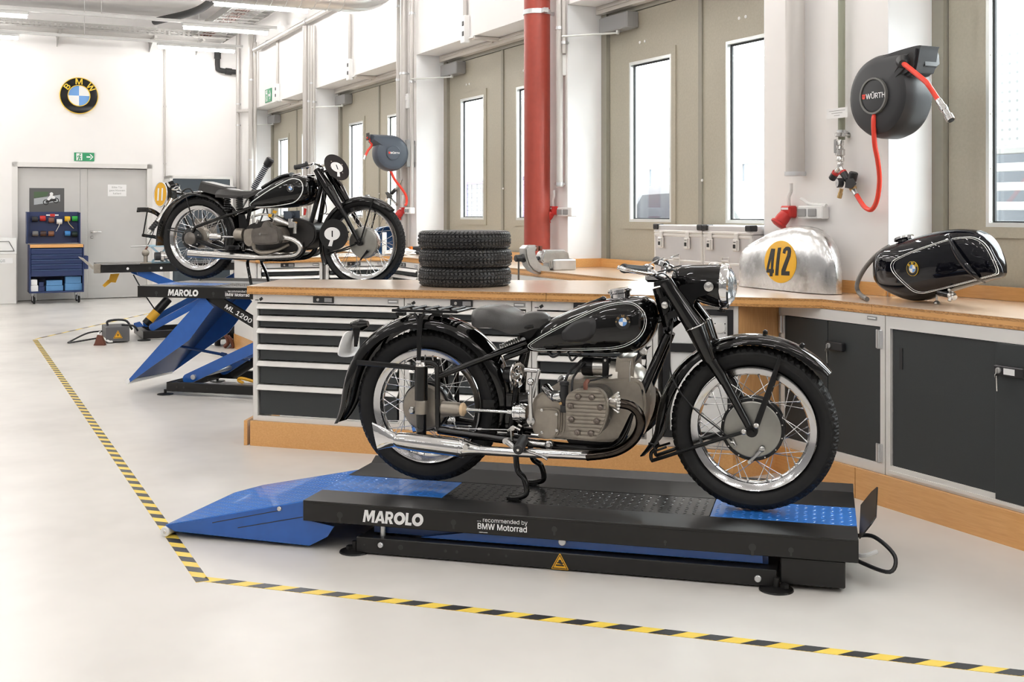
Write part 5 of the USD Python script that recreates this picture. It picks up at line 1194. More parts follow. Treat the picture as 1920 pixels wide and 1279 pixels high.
bk.part('tank_mount', [lathe([(.016, 0), (.016, .008), (.010, .012)], b(1207, 659, -.08), -EY, 20)], 'nickel', tk)
bk.part('tank_bracket', [hullof([b(u, v, y) for u, v in ((1222, 648), (1198, 655), (1190, 680), (1200, 668)) for y in (-.078, -.07)])], 'satin', tk)
bk.part('fuel_hose', [tube(spline([b(1028, 659, -.05), b(1036, 668, -.06), b(1046, 664, -.06), b(1050, 659, -.05)], 14), .008, 8), tube(spline([b(1064, 660, -.05), b(1072, 676, -.06), b(1082, 668, -.06), b(1090, 664, -.05)], 16), .0045, 6)], 'plastic_black', tk)
# rear mudguard
rf = [(-10, .372, .345, .060), (12, .385, .344, .066), (28, .393, .342, .074), (60, .398, .340, .080), (90, .400, .340, .083), (120, .400, .342, .083), (150, .399, .345, .083), (168, .399, .352, .080), (180, .405, .362, .074), (188, .425, .388, .064), (193, .455, .425, .050)]
rm = arc_fender(bk, 'rear_mudguard', (RC[0], 0, .353), rf, .08, 0)
for s in (-1, 1):
    y = .09
    S = lambda u, v, yy=-.09: np.array(b(u, v, yy)) * (1, 1 if s < 0 else -1, 1)
    bk.part('mudguard_stay', tube([S(669, 679.5, -.085), S(720, 684, -.1), S(782, 690, -.125)], .0115, 8, squash=(.3, 1), up=(0, 1, 0)), 'satin', rm)
    bk.part('carrier_leg', [tube([S(790, 588), S(787, 610, -.092), S(785, 676, -.115)], [.011, .0125, .009], 10, squash=(.55, 1), up=(0, 1, 0)), tube(spline([S(776, 588), S(782, 596), S(785, 608)], 8), .008, 8), tube(spline([S(796, 588), S(790, 596), S(787, 608)], 8), .008, 8)], 'satin', rm)
# luggage carrier
cr = [b(735, 583, -.085), b(858, 584, -.085)]
zc = (cr[0][2] + cr[1][2]) / 2; xa, xb = cr[0][0], cr[1][0]
ca = bk.part('carrier', [bx(xa, xb, -.09, -.075, zc - .006, zc + .006, .002), bx(xa, xb, .075, .09, zc - .006, zc + .006, .002), bx(xa, xa + .014, -.09, .09, zc - .005, zc + .005, .002), bx(xb - .014, xb, -.09, .09, zc - .005, zc + .005, .002)], 'satin')
for k in range(5):
    x = xa + .03 + k * (xb - xa - .06) / 4
    bk.part('carrier_slat', tube([(x, -.085, zc + .007), (x, .085, zc + .007)], .006, 8), 'satin', ca)
for u, v in ((752, 588), (820, 589), (838, 592)):
    q = b(u, v, -.05); bk.part('carrier_foot', hullof([q + np.array((dx, dy, dz)) for dx in (-.018, .018) for dy in (-.018, .018) for dz in (-.008, .006)]), 'satin', ca)
# tail lamp and number plate
tl = bk.part('tail_lamp', [tube([b(690, 607, 0), b(678, 609, 0), b(660, 612, 0)], [.014, .028, .020], 18), sphere(b(672, 608, 0), .030, 1.15, .9, .62, 2)], 'gloss')
bk.part('lamp_stem', hullof([b(u, v, y) for u, v in ((663, 616), (676, 616), (670, 650), (664, 650)) for y in (-.016, .016)]), 'satin', tl)
xp_ = b(664, 640, 0)[0]; zp0, zp1 = b(664, 668, 0)[2], b(664, 622, 0)[2]
pl_ = prism(smoothpoly([(-.095, zp0 + .01), (-.105, (zp0 + zp1) / 2 - .01), (-.07, zp1), (0, zp1 + .004), (.07, zp1), (.105, (zp0 + zp1) / 2 - .01), (.095, zp0 + .01), (0, zp0)], 48), (xp_ - .012, 0, 0), EY, EZ, .006)
v = pl_.vertices; v[:, 0] += .05 * (v[:, 2] - zp0) - 1.6 * v[:, 1] ** 2; pl_.vertices = v
bk.part('number_plate', pl_, 'plastic_white', label='blank white rear plate')
# rear drive
dr = b(788, 761, -.075)
dv = bk.part('final_drive', [lathe([(.098, 0), (.098, .014), (.09, .026), (.03, .034), (.001, .036)], (RC[0] + .004, -.052, .353), -EY, 44), hullof([(RC[0] + .02, -.07, .353 + dz) for dz in (-.055, .055)] + [(RC[0] + .12, -.085, .353 + dz) for dz in (-.032, .032)] + [(RC[0] + .02, -.04, .353 + dz) for dz in (-.055, .055)])], 'alloy', label='sand cast alloy final drive housing')
bk.part('drive_backing', lathe([(.104, -.02), (.106, 0), (.099, .004)], (RC[0] + .004, -.05, .353), -EY, 44), 'satin', dv)
bk.part('axle_nut', [lathe([(.017, 0), (.017, .010), (.012, .014)], b(774, 769, -.085), -EY, 6), lathe([(.012, 0), (.010, .022)], b(774, 769, -.085), -EY, 14)], 'steel', dv)
bk.part('cover_bolt', [lathe([(.0065, 0), (.0065, .006)], (RC[0] + .004 + .088 * math.cos(a), -.064, .353 + .088 * math.sin(a)), -EY, 6) for a in np.linspace(0, 2 * np.pi, 8)[:-1] + .4], 'steel', dv)
sx0, sx1 = b(828, 766, -.10), b(864, 767.5, -.10)
zs = (sx0[2] + sx1[2]) / 2
bk.part('shaft_housing', lathe([(.026, 0), (.031, .006), (.031, .060), (.029, .078), (.024, sx1[0] - sx0[0])], (sx0[0], -.10, zs), EX, 28), 'alloy', dv)
bk.part('collar', lathe([(.024, 0), (.028, .004), (.028, .014), (.018, .022), (.008, .026)], (sx1[0], -.10, zs), EX, 24), 'cream', dv, label='cream coloured rubber collar')
sj = b(963, 764, -.10)
bk.part('drive_shaft', cyl((sx1[0] + .02, -.10, zs), (sj[0], -.10, zs), .0075, 14), 'chrome')
bk.part('shaft_joint', [lathe([(.012, -.025), (.014, -.002), (.032, 0), (.038, .004), (.038, .012), (.0395, .014), (.0395, .036), (.036, .038), (.036, .044), (.040, .046), (.034, .06), (.020, .062)], (sj[0], -.10, zs), EX, 36)], 'chrome')
bk.part('rear_brake_rod', [tube([b(815, 803, -.10), b(958, 806, -.12)], .0032, 8), lathe([(.008, -.008), (.008, .008)], b(900, 805, -.11), EX, 10)], 'steel')
bk.part('brake_linkage', [tube(bs([(952, 808, ), (962, 800), (975, 806)], -.13), .006, 8), lathe([(.010, -.006), (.010, .006)], b(961, 803, -.13), EY, 14), tube(bs([(958, 806), (960, 826)], -.13), .005, 8), tube(bs([(972, 796), (978, 800)], -.13), .005, 8)], 'nickel')
# battery box and inner panels
bk.part('battery_box', [hullof([b(u, v, y) for u, v in ((945, 738), (990, 736), (992, 800), (948, 802)) for y in (-.05, .05)]), bx(b(948, 0, -.05)[0], b(988, 0, -.05)[0], -.052, .052, b(960, 742, -.05)[2], b(960, 737, -.05)[2], .003)], 'gloss')
bk.part('number_badge', hullof([b(u, v, -.088) for u, v in ((906, 750), (926, 750), (926, 764), (906, 764))] + [b(u, v, -.07) for u, v in ((906, 750), (926, 750), (926, 764), (906, 764))]), 'satin')
# horn
hn, hdir = b(967, 702, -.07), unit((.25, -1, .05))
hdir = unit((.93, -.36, .02))
ho = bk.part('horn', [lathe([(.018, -.05), (.034, -.045), (.038, -.028), (.038, -.004), (.03, 0)], hn, hdir, 24)], 'satin')
bk.part('horn_rim', [lathe([(.036, 0), (.052, .004), (.056, .010), (.050, .014), (.036, .010), (.03, .012), (.022, .008), (.008, .016), (.001, .018)], hn, hdir, 36)], 'chrome', ho)
# levers
gl = [b(995, 716, -.17), b(995, 760, -.165), b(996, 790, -.15)]
g = bk.part('gear_lever', tube(gl, [.0065, .008, .011], 12), 'steel')
bk.part('lever_ball', sphere(gl[0], .0155, sub=2), 'chrome', g)
bk.part('lever_boss', [lathe([(.017, -.01), (.017, .012), (.010, .015)], gl[2] + (0, .004, .002), -EY, 18)], 'steel', g)
bk.part('kick_starter', [tube(bs([(984, 693.5), (1011, 695)], -.13), .010, 12), tube(bs([(1011, 694), (1004, 720), (998, 745)], -.14), [.008, .007, .009], 10)], 'steel')
# engine
def epoly(pts, y0, y1, bev=.008, m='alloy', name='engine_cover', par=None, n=60, sm=True, label=None):
    q = bz(pts, y0); g = smoothpoly(q, n) if sm else Polygon(q)
    return bk.part(name, prism(g, (0, y1, 0), EX, EZ, abs(y1 - y0), bev), m, par, label, smooth=35)
eng = epoly([(1000, 770), (1008, 742), (1030, 728), (1046, 718), (1060, 713), (1095, 712), (1140, 712), (1170, 710), (1198, 714), (1208, 735), (1210, 770), (1200, 806), (1180, 822), (1140, 830), (1080, 826), (1040, 822), (1010, 815)], -.12, .12, .012, 'alloy', 'engine_case', label='sand cast alloy crankcase')
epoly([(1001, 778), (1006, 769), (1018, 766), (1036, 766), (1047, 770), (1049, 785), (1047, 810), (1040, 820), (1024, 823), (1010, 818), (1002, 806)], -.155, -.118, .008, 'alloy', 'gearbox_cover', eng)
epoly([(996, 782), (998, 755), (1008, 740), (1026, 733), (1046, 735), (1056, 745), (1058, 800), (1050, 818), (1020, 824), (1000, 812)], -.135, -.10, .010, 'alloy', 'gearbox_case', eng)
bk.part('cover_screw', [lathe([(.0065, 0), (.006, .004), (.004, .005)], b(u, v, -.157), -EY, 12) for u, v in ((1016, 769), (1043.5, 777), (1016, 811), (1044, 807))], 'nickel', eng)
# front cover bulb
q = [b(1190, 690, 0), b(1216, 745, 0)]
bulb = []
for x, zt_, zb_, w in ((b(1150, 0)[0], b(1150, 672)[2], b(1150, 828)[2], .105), (b(1180, 0)[0], b(1180, 676)[2], b(1180, 828)[2], .105), (b(1196, 0)[0], b(1196, 682)[2], b(1196, 822)[2], .10), (b(1208, 0)[0], b(1208, 692)[2], b(1208, 812)[2], .09), (b(1216, 0)[0], b(1216, 712)[2], b(1216, 795)[2], .06), (b(1220, 0)[0], b(1220, 740)[2], b(1220, 770)[2], .02)):
    a = np.arange(36) * 2 * np.pi / 36; e = 2 / 3.0
    bulb.append(np.stack([np.full(36, x), w * np.sign(np.cos(a)) * abs(np.cos(a)) ** e, (zt_ + zb_) / 2 + (zt_ - zb_) / 2 * np.sign(np.sin(a)) * abs(np.sin(a)) ** e], 1))
bk.part('front_cover', grid(np.array(bulb), True, True), mat('timing_cover_alloy', (.55, .52, .47), .36, metal=.75, vary=.08, scale=10), eng, label='pale rounded timing cover')
bk.part('cover_flange', lathe([(.001, 0), (.001, .001)], b(1183, 700, -.1), EX, 8), 'alloy', eng) if False else None
bk.part('flange_line', tube(spline([b(1183, 676, -.106), b(1181, 700, -.109), b(1181, 760, -.109), b(1182, 826, -.106)], 20), .0022, 6), 'nickel', eng)
dy = b(1086, 690, -.05); dz_ = b(1120, 690, -.06)[2]; X = lambda u: b(u, 690, -.06)[0]
bk.part('dynamo', [lathe([(.036, 0), (.0375, .004), (.0375, X(1158) - X(1108) - .002)], (X(1108), -.02, dz_), EX, 36)], 'nickel', eng)
bk.part('dynamo_cap', [lathe([(.030, 0), (.038, .006), (.0395, .012), (.0395, X(1110) - X(1087))], (X(1087), -.02, dz_), EX, 36), lathe([(.04, X(1130) - X(1087)), (.0405, X(1130) - X(1087) + .002), (.0405, X(1141) - X(1087)), (.04, X(1141) - X(1087) + .002)], (X(1087), -.02, dz_), EX, 36), lathe([(.039, X(1153) - X(1087)), (.039, X(1156) - X(1087))], (X(1087), -.02, dz_), EX, 36)], 'satin', eng)
bk.part('dynamo_strap', [bx(X(1130), X(1142), -.07, -.05, dz_ - .05, dz_ + .046, .003)], 'satin', eng)
bk.part('strap_screw', lathe([(.007, 0), (.005, .005)], (X(1136), -.07, dz_ + .034), -EY, 10), 'nickel', eng)
epoly([(1154, 678), (1162, 673), (1180, 673), (1186, 680), (1188, 760), (1186, 826), (1160, 828), (1152, 770)], -.098, .098, .012, 'alloy', 'front_block', eng)
# cylinder heads left and right
head_px = [(1060.5, 747), (1074, 733), (1098, 729), (1120, 730), (1134, 743), (1138, 770), (1133, 796), (1122, 817), (1108, 825), (1086, 822), (1071, 814), (1063, 798), (1060, 774)]
for s in (-1, 1):
    mm = (lambda g: g) if s < 0 else mirror
    hp_ = smoothpoly(bz(head_px, -.30), 60)
    cyl_m = [prism(affinity.scale(hp_, .80, .86), (0, -.115, 0), EX, EZ, -.0 + .14) for _ in (0,)]
    ba = bk.part('cylinder', mm(prism(affinity.scale(hp_, .74, .80), (0, -.12, 0), EX, EZ, .15)), 'alloy_dark', eng)
    for k in range(6):
        y = -.15 - k * .018
        bk.part('cooling_fin', mm(prism(affinity.scale(hp_, .96, .97), (0, y, 0), EX, EZ, .005)), 'alloy_dark', eng, smooth=False)
    hd_ = bk.part('cylinder_head', mm(prism(hp_, (0, -.262, 0), EX, EZ, .034, .006)), 'alloy', label='finned alloy cylinder head with eight bolts' if s < 0 else None)
    zs_ = np.array(hp_.exterior.coords); z0_, z1_ = zs_[:, 1].min(), zs_[:, 1].max()
    for k, z in enumerate(np.linspace(z0_ + .012, z1_ - .012, 13)):
        band = hp_.buffer(-.004).intersection(sbox(-5, z - .0046, 5, z + .0046))
        if not band.is_empty and band.geom_type == 'Polygon': bk.part('head_fin', mm(prism(band, (0, -.295, 0), EX, EZ, .008, .0015)), 'alloy', hd_, smooth=False)
    for u, v in ((1084, 744), (1109.6, 745), (1070, 761), (1125.5, 764), (1071.7, 786.7), (1119, 789.8), (1083, 811), (1108, 812.5)):
        bk.part('head_bolt', mm(cat(lathe([(.0135, 0), (.0135, .0055)], b(u, v, -.300), -EY, 16), lathe([(.0095, 0), (.0095, .009), (.006, .012)], b(u + 1, v, -.304), -EY, 12), lathe([(.006, 0), (.006, .006), (.003, .008)], b(u + 2, v, -.313), -EY, 10))), 'bolt_steel', hd_)
    bk.part('spark_plug', mm(cat(tube(spline([b(1099, 735, -.285), b(1098, 726, -.285), b(1098, 720, -.28), b(1102, 714, -.26)], 12), [*np.linspace(.0115, .0105, 9), .01, .009, .006][:len(spline([b(1099, 735, -.285), b(1098, 726, -.285), b(1098, 720, -.28), b(1102, 714, -.26)], 12))] if False else .0095, 12))), 'copper', hd_, label='brown spark plug cap')
    bk.part('plug_lead', mm(tube(spline([b(1101, 715, -.262), b(1120, 711, -.18), b(1150, 702, -.08), b(1158, 696, -.04)], 24), .0038, 8)), 'plastic_black', hd_)
    # carburettor
    cb = bk.part('carburettor', mm(cat(cyl(b(1058, 773, -.20), b(1058, 722, -.20), .0165, 18, bev=.002), lathe([(.019, 0), (.019, .012), (.014, .016)], b(1058, 722, -.20), EZ, 20), cyl(b(1060, 760, -.20), b(1060, 772, -.20), .019, 16))), 'plastic_black')
    bk.part('carb_elbow', mm(cat(tube(spline([b(1054, 742, -.20), b(1042, 744, -.19), b(1032, 738, -.16), b(1024, 728, -.12)], 16), .021, 18))), 'chrome', cb)
    bk.part('rubber_sleeve', mm(lathe([(.0235, 0), (.0235, .03)], b(1038, 742.5, -.185), unit((1, -.2, .0)), 18)), 'plastic_black', cb)
    bk.part('carb_screw', mm(lathe([(.006, 0), (.006, .01)], b(1052, 756, -.215), -EY, 10)), 'brass', cb)
    bk.part('throttle_cable', mm(tube(spline([b(1058, 720, -.20), b(1066, 700, -.19), b(1078, 688, -.12), b(1090, 676, -.07)], 20), .0055, 8)), 'plastic_black', cb)
    bk.part('throttle_cable', mm(tube(spline([b(1072, 745, -.21), b(1073, 715, -.19), b(1080, 700, -.12), b(1096, 680, -.06)], 20), .005, 8)), 'plastic_black', cb)
    # exhaust
    ex = bk.part('exhaust_pipe', mm(tube(spline([b(1148, 755, -.235), b(1166, 757, -.235), b(1184, 762, -.225), b(1198, 776, -.215), b(1201, 797, -.21), b(1193, 818, -.205), b(1178, 834, -.20), b(1156, 846, -.20), b(1130, 852, -.20), b(1100, 855, -.20)], 60), .0195, 18)), 'heat', label='blackened exhaust header')
    bk.part('exhaust_run', mm(tube([b(1112, 854.5, -.20), b(1060, 852, -.20), b(960, 848, -.20), b(893, 844, -.20)], .0188, 18)), 'chrome', ex)
    ctr_ = b(1146, 755, -.235)
    for k in range(7):
        f = (k - 3) / 3.0
        tip = b(1161 - 2.5 * abs(f) ** 2, 755 + 18 * f, -.255); root = b(1147, 755 + 9 * f, -.25)
        bk.part('nut_fin', mm(cat(tube([root, root + (tip - root) * .6, tip], [.0045, .0062, .0068], 8), sphere(tip, .0066, sub=1))), 'nickel', ex)
    bk.part('exhaust_nut', mm(lathe([(.022, -.006), (.026, 0), (.030, .022), (.034, .03), (.026, .034)], b(1145, 755, -.235), unit((1, 0, -.05)), 24)), 'nickel', ex)
    # muffler with fishtail
    m0, m1 = b(886, 842, -.20), b(742, 825, -.20)
    d = unit(m1 - m0); Lm = np.linalg.norm(m1 - m0)
    path = [m0 + d * q for q in (-.035, 0, .03, .045, Lm * .4, Lm * .8, Lm * .95, Lm)]
    mu = bk.part('muffler', mm(tube(path, [.0188, .026, .036, .0385, .0385, .0375, .034, .028], 28)), 'muffler', ex, label='chrome fishtail muffler with heat stain')
    e1 = Polygon(bz([(745, 812), (708, 800), (689, 839), (752, 842), (748, 830)], -.20))
    rows = []
    for q, hh, ww in ((0, .029, .027), (.025, .034, .020), (.055, .042, .013), (.085, .052, .009), (.105, .058, .008)):
        c_ = m1 + d * (q - .01) + np.array((0, 0, .006 * q / .1))
        a = np.arange(24) * 2 * np.pi / 24
        rows.append(np.stack([c_[0] + np.zeros(24) - .22 * hh * np.sin(a) * (q / .105), c_[1] + ww * np.cos(a), c_[2] + hh * np.sin(a)], 1))
    bk.part('fishtail', mm(grid(np.array(rows), True, True)), 'chrome', ex)
    bk.part('muffler_band', mm(lathe([(.039, 0), (.041, .002), (.041, .016), (.039, .018)], m0 + d * .035, d, 28)), 'chrome', ex)
    bk.part('muffler_bracket', mm(cat(lathe([(.012, -.012), (.012, .012)], b(874, 838, -.235), -EY, 12))), 'nickel', ex)
# foot rests and pedals
pg0, pg1 = b(982, 824, -.17), b(971, 844, -.29)
for s in (-1, 1):
    mm = (lambda g: g) if s < 0 else mirror
    fp = bk.part('foot_peg', mm(cat(lathe([(.018, 0), (.021, .004), (.021, np.linalg.norm(pg1 - pg0) - .004), (.018, np.linalg.norm(pg1 - pg0))], pg0, unit(pg1 - pg0), 20))), 'rubber_grip')
    bk.part('peg_bolt', mm(lathe([(.006, 0), (.005, .003)], pg1, unit(pg1 - pg0), 10)), 'nickel', fp)
    bk.part('peg_arm', mm(cat(tube(bs([(990, 831), (1030, 834)], -.16), .011, 12), lathe([(.017, -.012), (.017, .012), (.01, .016)], b(1030, 834, -.16), -EY, 18), lathe([(.010, 0), (.008, .01)], b(1030, 834, -.175), -EY, 6), tube(bs([(1030, 834), (1028, 846)], -.16), .010, 10), tube(bs([(996, 815), (1010, 816)], -.16), .006, 8))), 'steel', fp)
    bk.part('brake_pedal', mm(cat(tube(bs([(950, 828), (960, 836), (966, 842)], -.20), [.013, .010, .009], 12), lathe([(.013, -.01), (.013, .01)], b(949, 827, -.20), -EY, 14))), 'steel', fp)
bk.part('stand_lever', tube(spline([b(975, 843, -.215), b(995, 848, -.22), b(1015, 855, -.22), b(1026, 862, -.22)], 16), [*np.linspace(.011, .007, 17)][:len(spline([b(975, 843, -.215), b(995, 848, -.22), b(1015, 855, -.22), b(1026, 862, -.22)], 16))], 10, squash=(1, .6)), 'steel')
# centre stand
z_ = .014
for s in (-1, 1):
    yb, yf_ = -.10, -.13
    m = (lambda g: g) if s < 0 else mirror
    p = [b(968, 846, -.11), b(973, 880, -.13), b(988, 910, -.15)]
    foot = b(988, 912, -.15); foot[2] = .018
    q0 = b(966, 846, -.11)
    P = [np.array((q0[0], -.105, q0[2])), np.array((q0[0] + .012, -.115, q0[2] * .62)), np.array((q0[0] + .045, -.13, .09)), np.array((q0[0] + .055, -.135, .032)), np.array((q0[0] + .012, -.14, .012)), np.array((q0[0] - .018, -.14, .010))]
    st_ = bk.part('stand_leg', m(tube(spline(P, 30), .0125, 12)), 'gloss')
    bk.part('stand_foot', m(hullof([P[4] + np.array((dx, dy, dz)) for dx in (-.035, .018) for dy in (-.018, .018) for dz in (-.009, .002)])), 'gloss', st_)
bk.part('stand_bar', cyl((P[0][0], -.11, P[0][2]), (P[0][0], .11, P[0][2]), .013, 12), 'gloss')
bk.part('engine_belly', hullof([(b(u, v, -.09)[0], y, b(u, v, -.09)[2]) for u, v in ((1060, 818), (1180, 816), (1170, 834), (1070, 834)) for y in (-.10, .10)]), 'satin')
# ------------------------------------------------------------------ the racing motorcycle on the raised lift
q_ = F2.px(682, 455, 1, .335)
FB2 = Frame(F2.w((q_[0], .335, ZP2)), -math.radians(16.5))
b = lambda u, v, y=0.0: FB2.px(u, v, 1, y)
mm_ = lambda s: (lambda g: g) if s < 0 else mirror
M['case_dark'] = mat('engine_case_dark', (.035, .033, .032), .4, metal=.5, vary=.2, scale=14)
rk = Thing('motorcycle', 'black racing motorcycle with single white tank line and round number plates', 'motorcycle', FB2, (-.7, 0, 0))
FC2, RC2 = np.array((0, 0, .336)), np.array((-1.40, 0, .364))
wheel(rk, 'front_wheel', FC2, .336, .080, .272, .105, .07, 40, hub_mat='alloy')
wheel(rk, 'rear_wheel', RC2, .326, .092, .250, .085, .08, 40, hub_mat='alloy')
bp2 = rk.part('brake_plate', lathe([(.112, 0), (.112, .01), (.100, .014), (.03, .018)], (0.012, -.032, .338), -EY, 44), 'drum')
rk.part('brake_drum', lathe([(.118, -.05), (.122, -.02), (.116, 0)], (0.012, -.032, .338), -EY, 44), 'nickel', bp2)
rk.part('brake_lever', [tube([b(690, 470, -.07), b(684, 477, -.07), b(676, 487, -.07)], [.012, .008, .006], 8)], 'satin', bp2)
for s in (-1, 1):
    m = mm_(s)
    P = [np.array((b(u, v, -.09)[0], y, b(u, v, -.09)[2])) for u, v, y in ((672, 454, -.075), (647, 405, -.085), (636, 386, -.09), (616, 352, -.095), (601, 329, -.095), (594, 318, -.095))]
    lg = rk.part('fork_leg', m(tube(P[:3], [.014, .017, .018], 16)), 'satin')
    rk.part('fork_cover', m(cat(tube([P[2] + (P[1] - P[2]) * .3, P[2], P[3]], [.024, .027, .040], 20), tube([P[3], P[4], P[5]], [.040, .030, .026], 20))), 'gloss', lg)
    rk.part('axle_clamp', m(cat(lathe([(.022, -.012), (.022, .012)], (0, -.072, .336), EY, 16), *[lathe([(.011, 0), (.008, .006)], b(u, v, -.085), -EY, 12) for u, v in ((667, 456), (673, 455), (673.5, 449))])), 'satin', lg)
    g0, g1 = b(575, 309.8, -.30), b(549, 314.8, -.37)
    P = [b(600, 312, 0), b(594, 307, -.08), b(586, 307, -.18), g0]
    P = [np.array(p) for p in P]
    hb = rk.part('handlebar', m(tube(spline(P, 20), .011, 10)), 'chrome')
    d = unit(g1 - g0); L = np.linalg.norm(g1 - g0)
    rk.part('grip', m(lathe([(.014, 0), (.028, .004), (.030, .014), (.019, .022), (.0175, L - .01), (.019, L - .004), (.012, L)], g0 - d * .01, d, 16)), 'rubber_grip', hb)
    rk.part('hand_lever', m(tube(spline([P[2] + (.01, 0, .006), g0 + (.045, 0, -.004), g0 + d * .08 + (.04, 0, -.01)], 12), .005, 8)), 'chrome', hb)
    rk.part('control_cable', m(tube(spline([P[2] + (.02, 0, 0), b(606, 316, -.1), b(604, 345, -.1), b(612, 395, -.09), b(600, 402, -.05)], 20), .0035, 6)), 'plastic_black', hb)
rk.part('steering_head', [cyl(b(606, 352, 0), b(598, 318, 0), .032, 18), hullof([b(u, v, y) for u, v in ((592, 322), (606, 317)) for y in (-.11, .11)] + [b(u, v + 4, y) for u, v in ((592, 322), (606, 317)) for y in (-.11, .11)])], 'satin')
def plate_mark(t, par, o, ux, uy, r, numeral=True):
    n = np.cross(ux, uy)
    ov = affinity.scale(Point(0, 0).buffer(1, 12), r * .55, r * .42); tail = Polygon([(-.10 * r, -.32 * r), (.10 * r, -.34 * r), (-.02 * r, -.80 * r), (-.28 * r, -.78 * r)])
    w = t.part('white_field', prism(ov.union(tail), o, ux, uy, .001), 'white_paint', par, smooth=False)
    t.part('numeral', prism(sbox(-.03 * r, -.2 * r, .05 * r, .2 * r), o + n * .001, ux, uy, .0008), 'black_print', par, smooth=False)
o = b(626, 440, -.16); pl = rk.part('side_plate', lathe([(.117, 0), (.117, .004)], o, -EY, 40), 'rubber', label='round black side number plate')
plate_mark(rk, pl, o + (-.012, -.0042, .006), EX, EZ, .117)
rk.part('plate_strut', tube([o + (.02, .006, 0), o + (.10, .05, .02)], .007, 8), 'satin', pl)
o = b(631, 314, -.02); n = unit((.80, -.36, .48)); ux = unit(np.cross(EZ, n)); uy = np.cross(n, ux)
pl = rk.part('front_plate', prism(Point(0, 0).buffer(.113, 12), o, ux, uy, .004), 'satin', label='round black front number plate with white oval')
plate_mark(rk, pl, o + n * .0042, ux, uy, .105)
rk.part('plate_bolt', [lathe([(.006, 0), (.005, .003)], o + n * .004 + ux * x * .06 + uy * y * .06, n, 8) for x, y in ((-1, 0), (1, .4), (-.6, .8), (.6, -.8))], 'nickel', pl)
rk.part('plate_arm', tube([o, b(606, 322, 0)], .008, 8), 'satin', pl)
ff = [(46, .353, .320, .04), (60, .353, .316, .055), (90, .353, .316, .06), (120, .353, .316, .06), (150, .353, .318, .06), (175, .355, .322, .056), (195, .362, .333, .05), (208, .372, .352, .04)]
fm2 = arc_fender(rk, 'front_mudguard', (0, 0, .336), ff, .06, 0)
rk.part('number_lug', lathe([(.02, 0), (.02, .01)], (.03, 0, .336 + .352), EZ, 10), 'nickel', fm2)
for s in (-1, 1):
    m = mm_(s)
    rk.part('mudguard_stay', m(tube([b(676, 452, -.075), b(700, 372, -.055)], .006, 8)), 'satin', fm2)
    rk.part('mudguard_stay', m(tube([b(666, 458, -.075), b(640, 468, -.06), b(612, 476, -.045)], .006, 8)), 'satin', fm2)
# frame
fr2 = lambda name, pts, r, m='gloss', n=None: [rk.part(name, g(tube(spline(pts, n) if n else pts, r, 12)), m) for g in (lambda q: q, mirror)]
fr2('down_tube', [b(602, 350, -.04), b(588, 400, -.065), b(573, 450, -.09), b(566, 474, -.10), b(545, 485, -.10), b(490, 484, -.10), b(430, 472, -.10), b(372, 452, -.09)], .0185, n=50)
fr2('seat_strut', [b(480, 386, -.06), b(425, 404, -.085), b(366, 426, -.095), b(360, 440, -.095)], .0125)
rk.part('top_tube', tube([b(600, 345, 0), b(540, 360, 0), b(470, 386, 0)], .018, 12), 'gloss')
rk.part('seat_post', [tube([b(470, 386, -.03), b(462, 430, -.05), b(456, 470, -.08)], .014, 12), tube([b(470, 386, .03), b(462, 430, .05), b(456, 470, .08)], .014, 12)], 'gloss')
# tank
P_ = lambda pts: [(p[0], p[2]) for p in (b(u, v) for u, v in pts)]
tt = P_([(468, 387), (471, 380), (492, 358), (511.6, 346), (530, 336), (548, 330), (567, 329), (584, 332), (592, 339), (597, 356)])
tb_ = P_([(468, 388), (476, 391), (518, 391), (551, 389.5), (575, 386), (588, 379), (594, 370), (597, 357)])
x0, x1 = tt[0][0], tt[-1][0]; Lk = x1 - x0
tank2 = Loft(tt, tb_, [(x0, .015), (x0 + .05 * Lk, .055), (x0 + .2 * Lk, .095), (x0 + .5 * Lk, .130), (x0 + .8 * Lk, .140), (x0 + .94 * Lk, .10), (x1, .02)], p=2.7)
tk2 = rk.part('tank', tank2.mesh(56, 44), 'gloss', label='glossy black tank with one broad white line')
L = spline([tank2.px(FB2, u, v, .0006) for u, v in ((469, 385), (473, 388), (480, 388.3), (511.6, 386.7), (544, 381.6), (554, 377.5), (560.5, 371.5), (566.5, 361), (568, 350), (565.5, 342), (560.7, 337.4), (551, 335.2), (541, 337.4), (524.7, 345.6), (501.8, 358.7), (482, 371.8), (471.5, 380))], 120, True)
rk.part('pinstripe', tube(L, .0042, 6, closed=True), 'white_paint', tk2); rk.part('pinstripe', mirror(tube(L, .0042, 6, closed=True)), 'white_paint', tk2)
pc = tank2.px(FB2, 545, 353); ux, uy, n_ = surf_frame(tank2, pc)
roundel(Sub(rk, tk2), pc + n_ * .001, ux, uy, .029, 'black_print', 'nickel', 'nickel', depth=.003, seg=32)
rk.part('tank_pad', tube(spline([b(496, 353, -.01), b(515, 341, -.01), b(532, 331.5, -.01), b(548, 328.5, -.01)], 14), .022, 12, squash=(1, 2.4), up=(0, 0, 1)), 'satin', tk2)
rk.part('filler_cap', [lathe([(.03, 0), (.03, .012), (.02, .016)], b(583, 331, -.02), EZ, 20), cyl(b(549, 329, -.05), b(563, 325.5, -.05), .008, 10)], 'chrome', tk2)
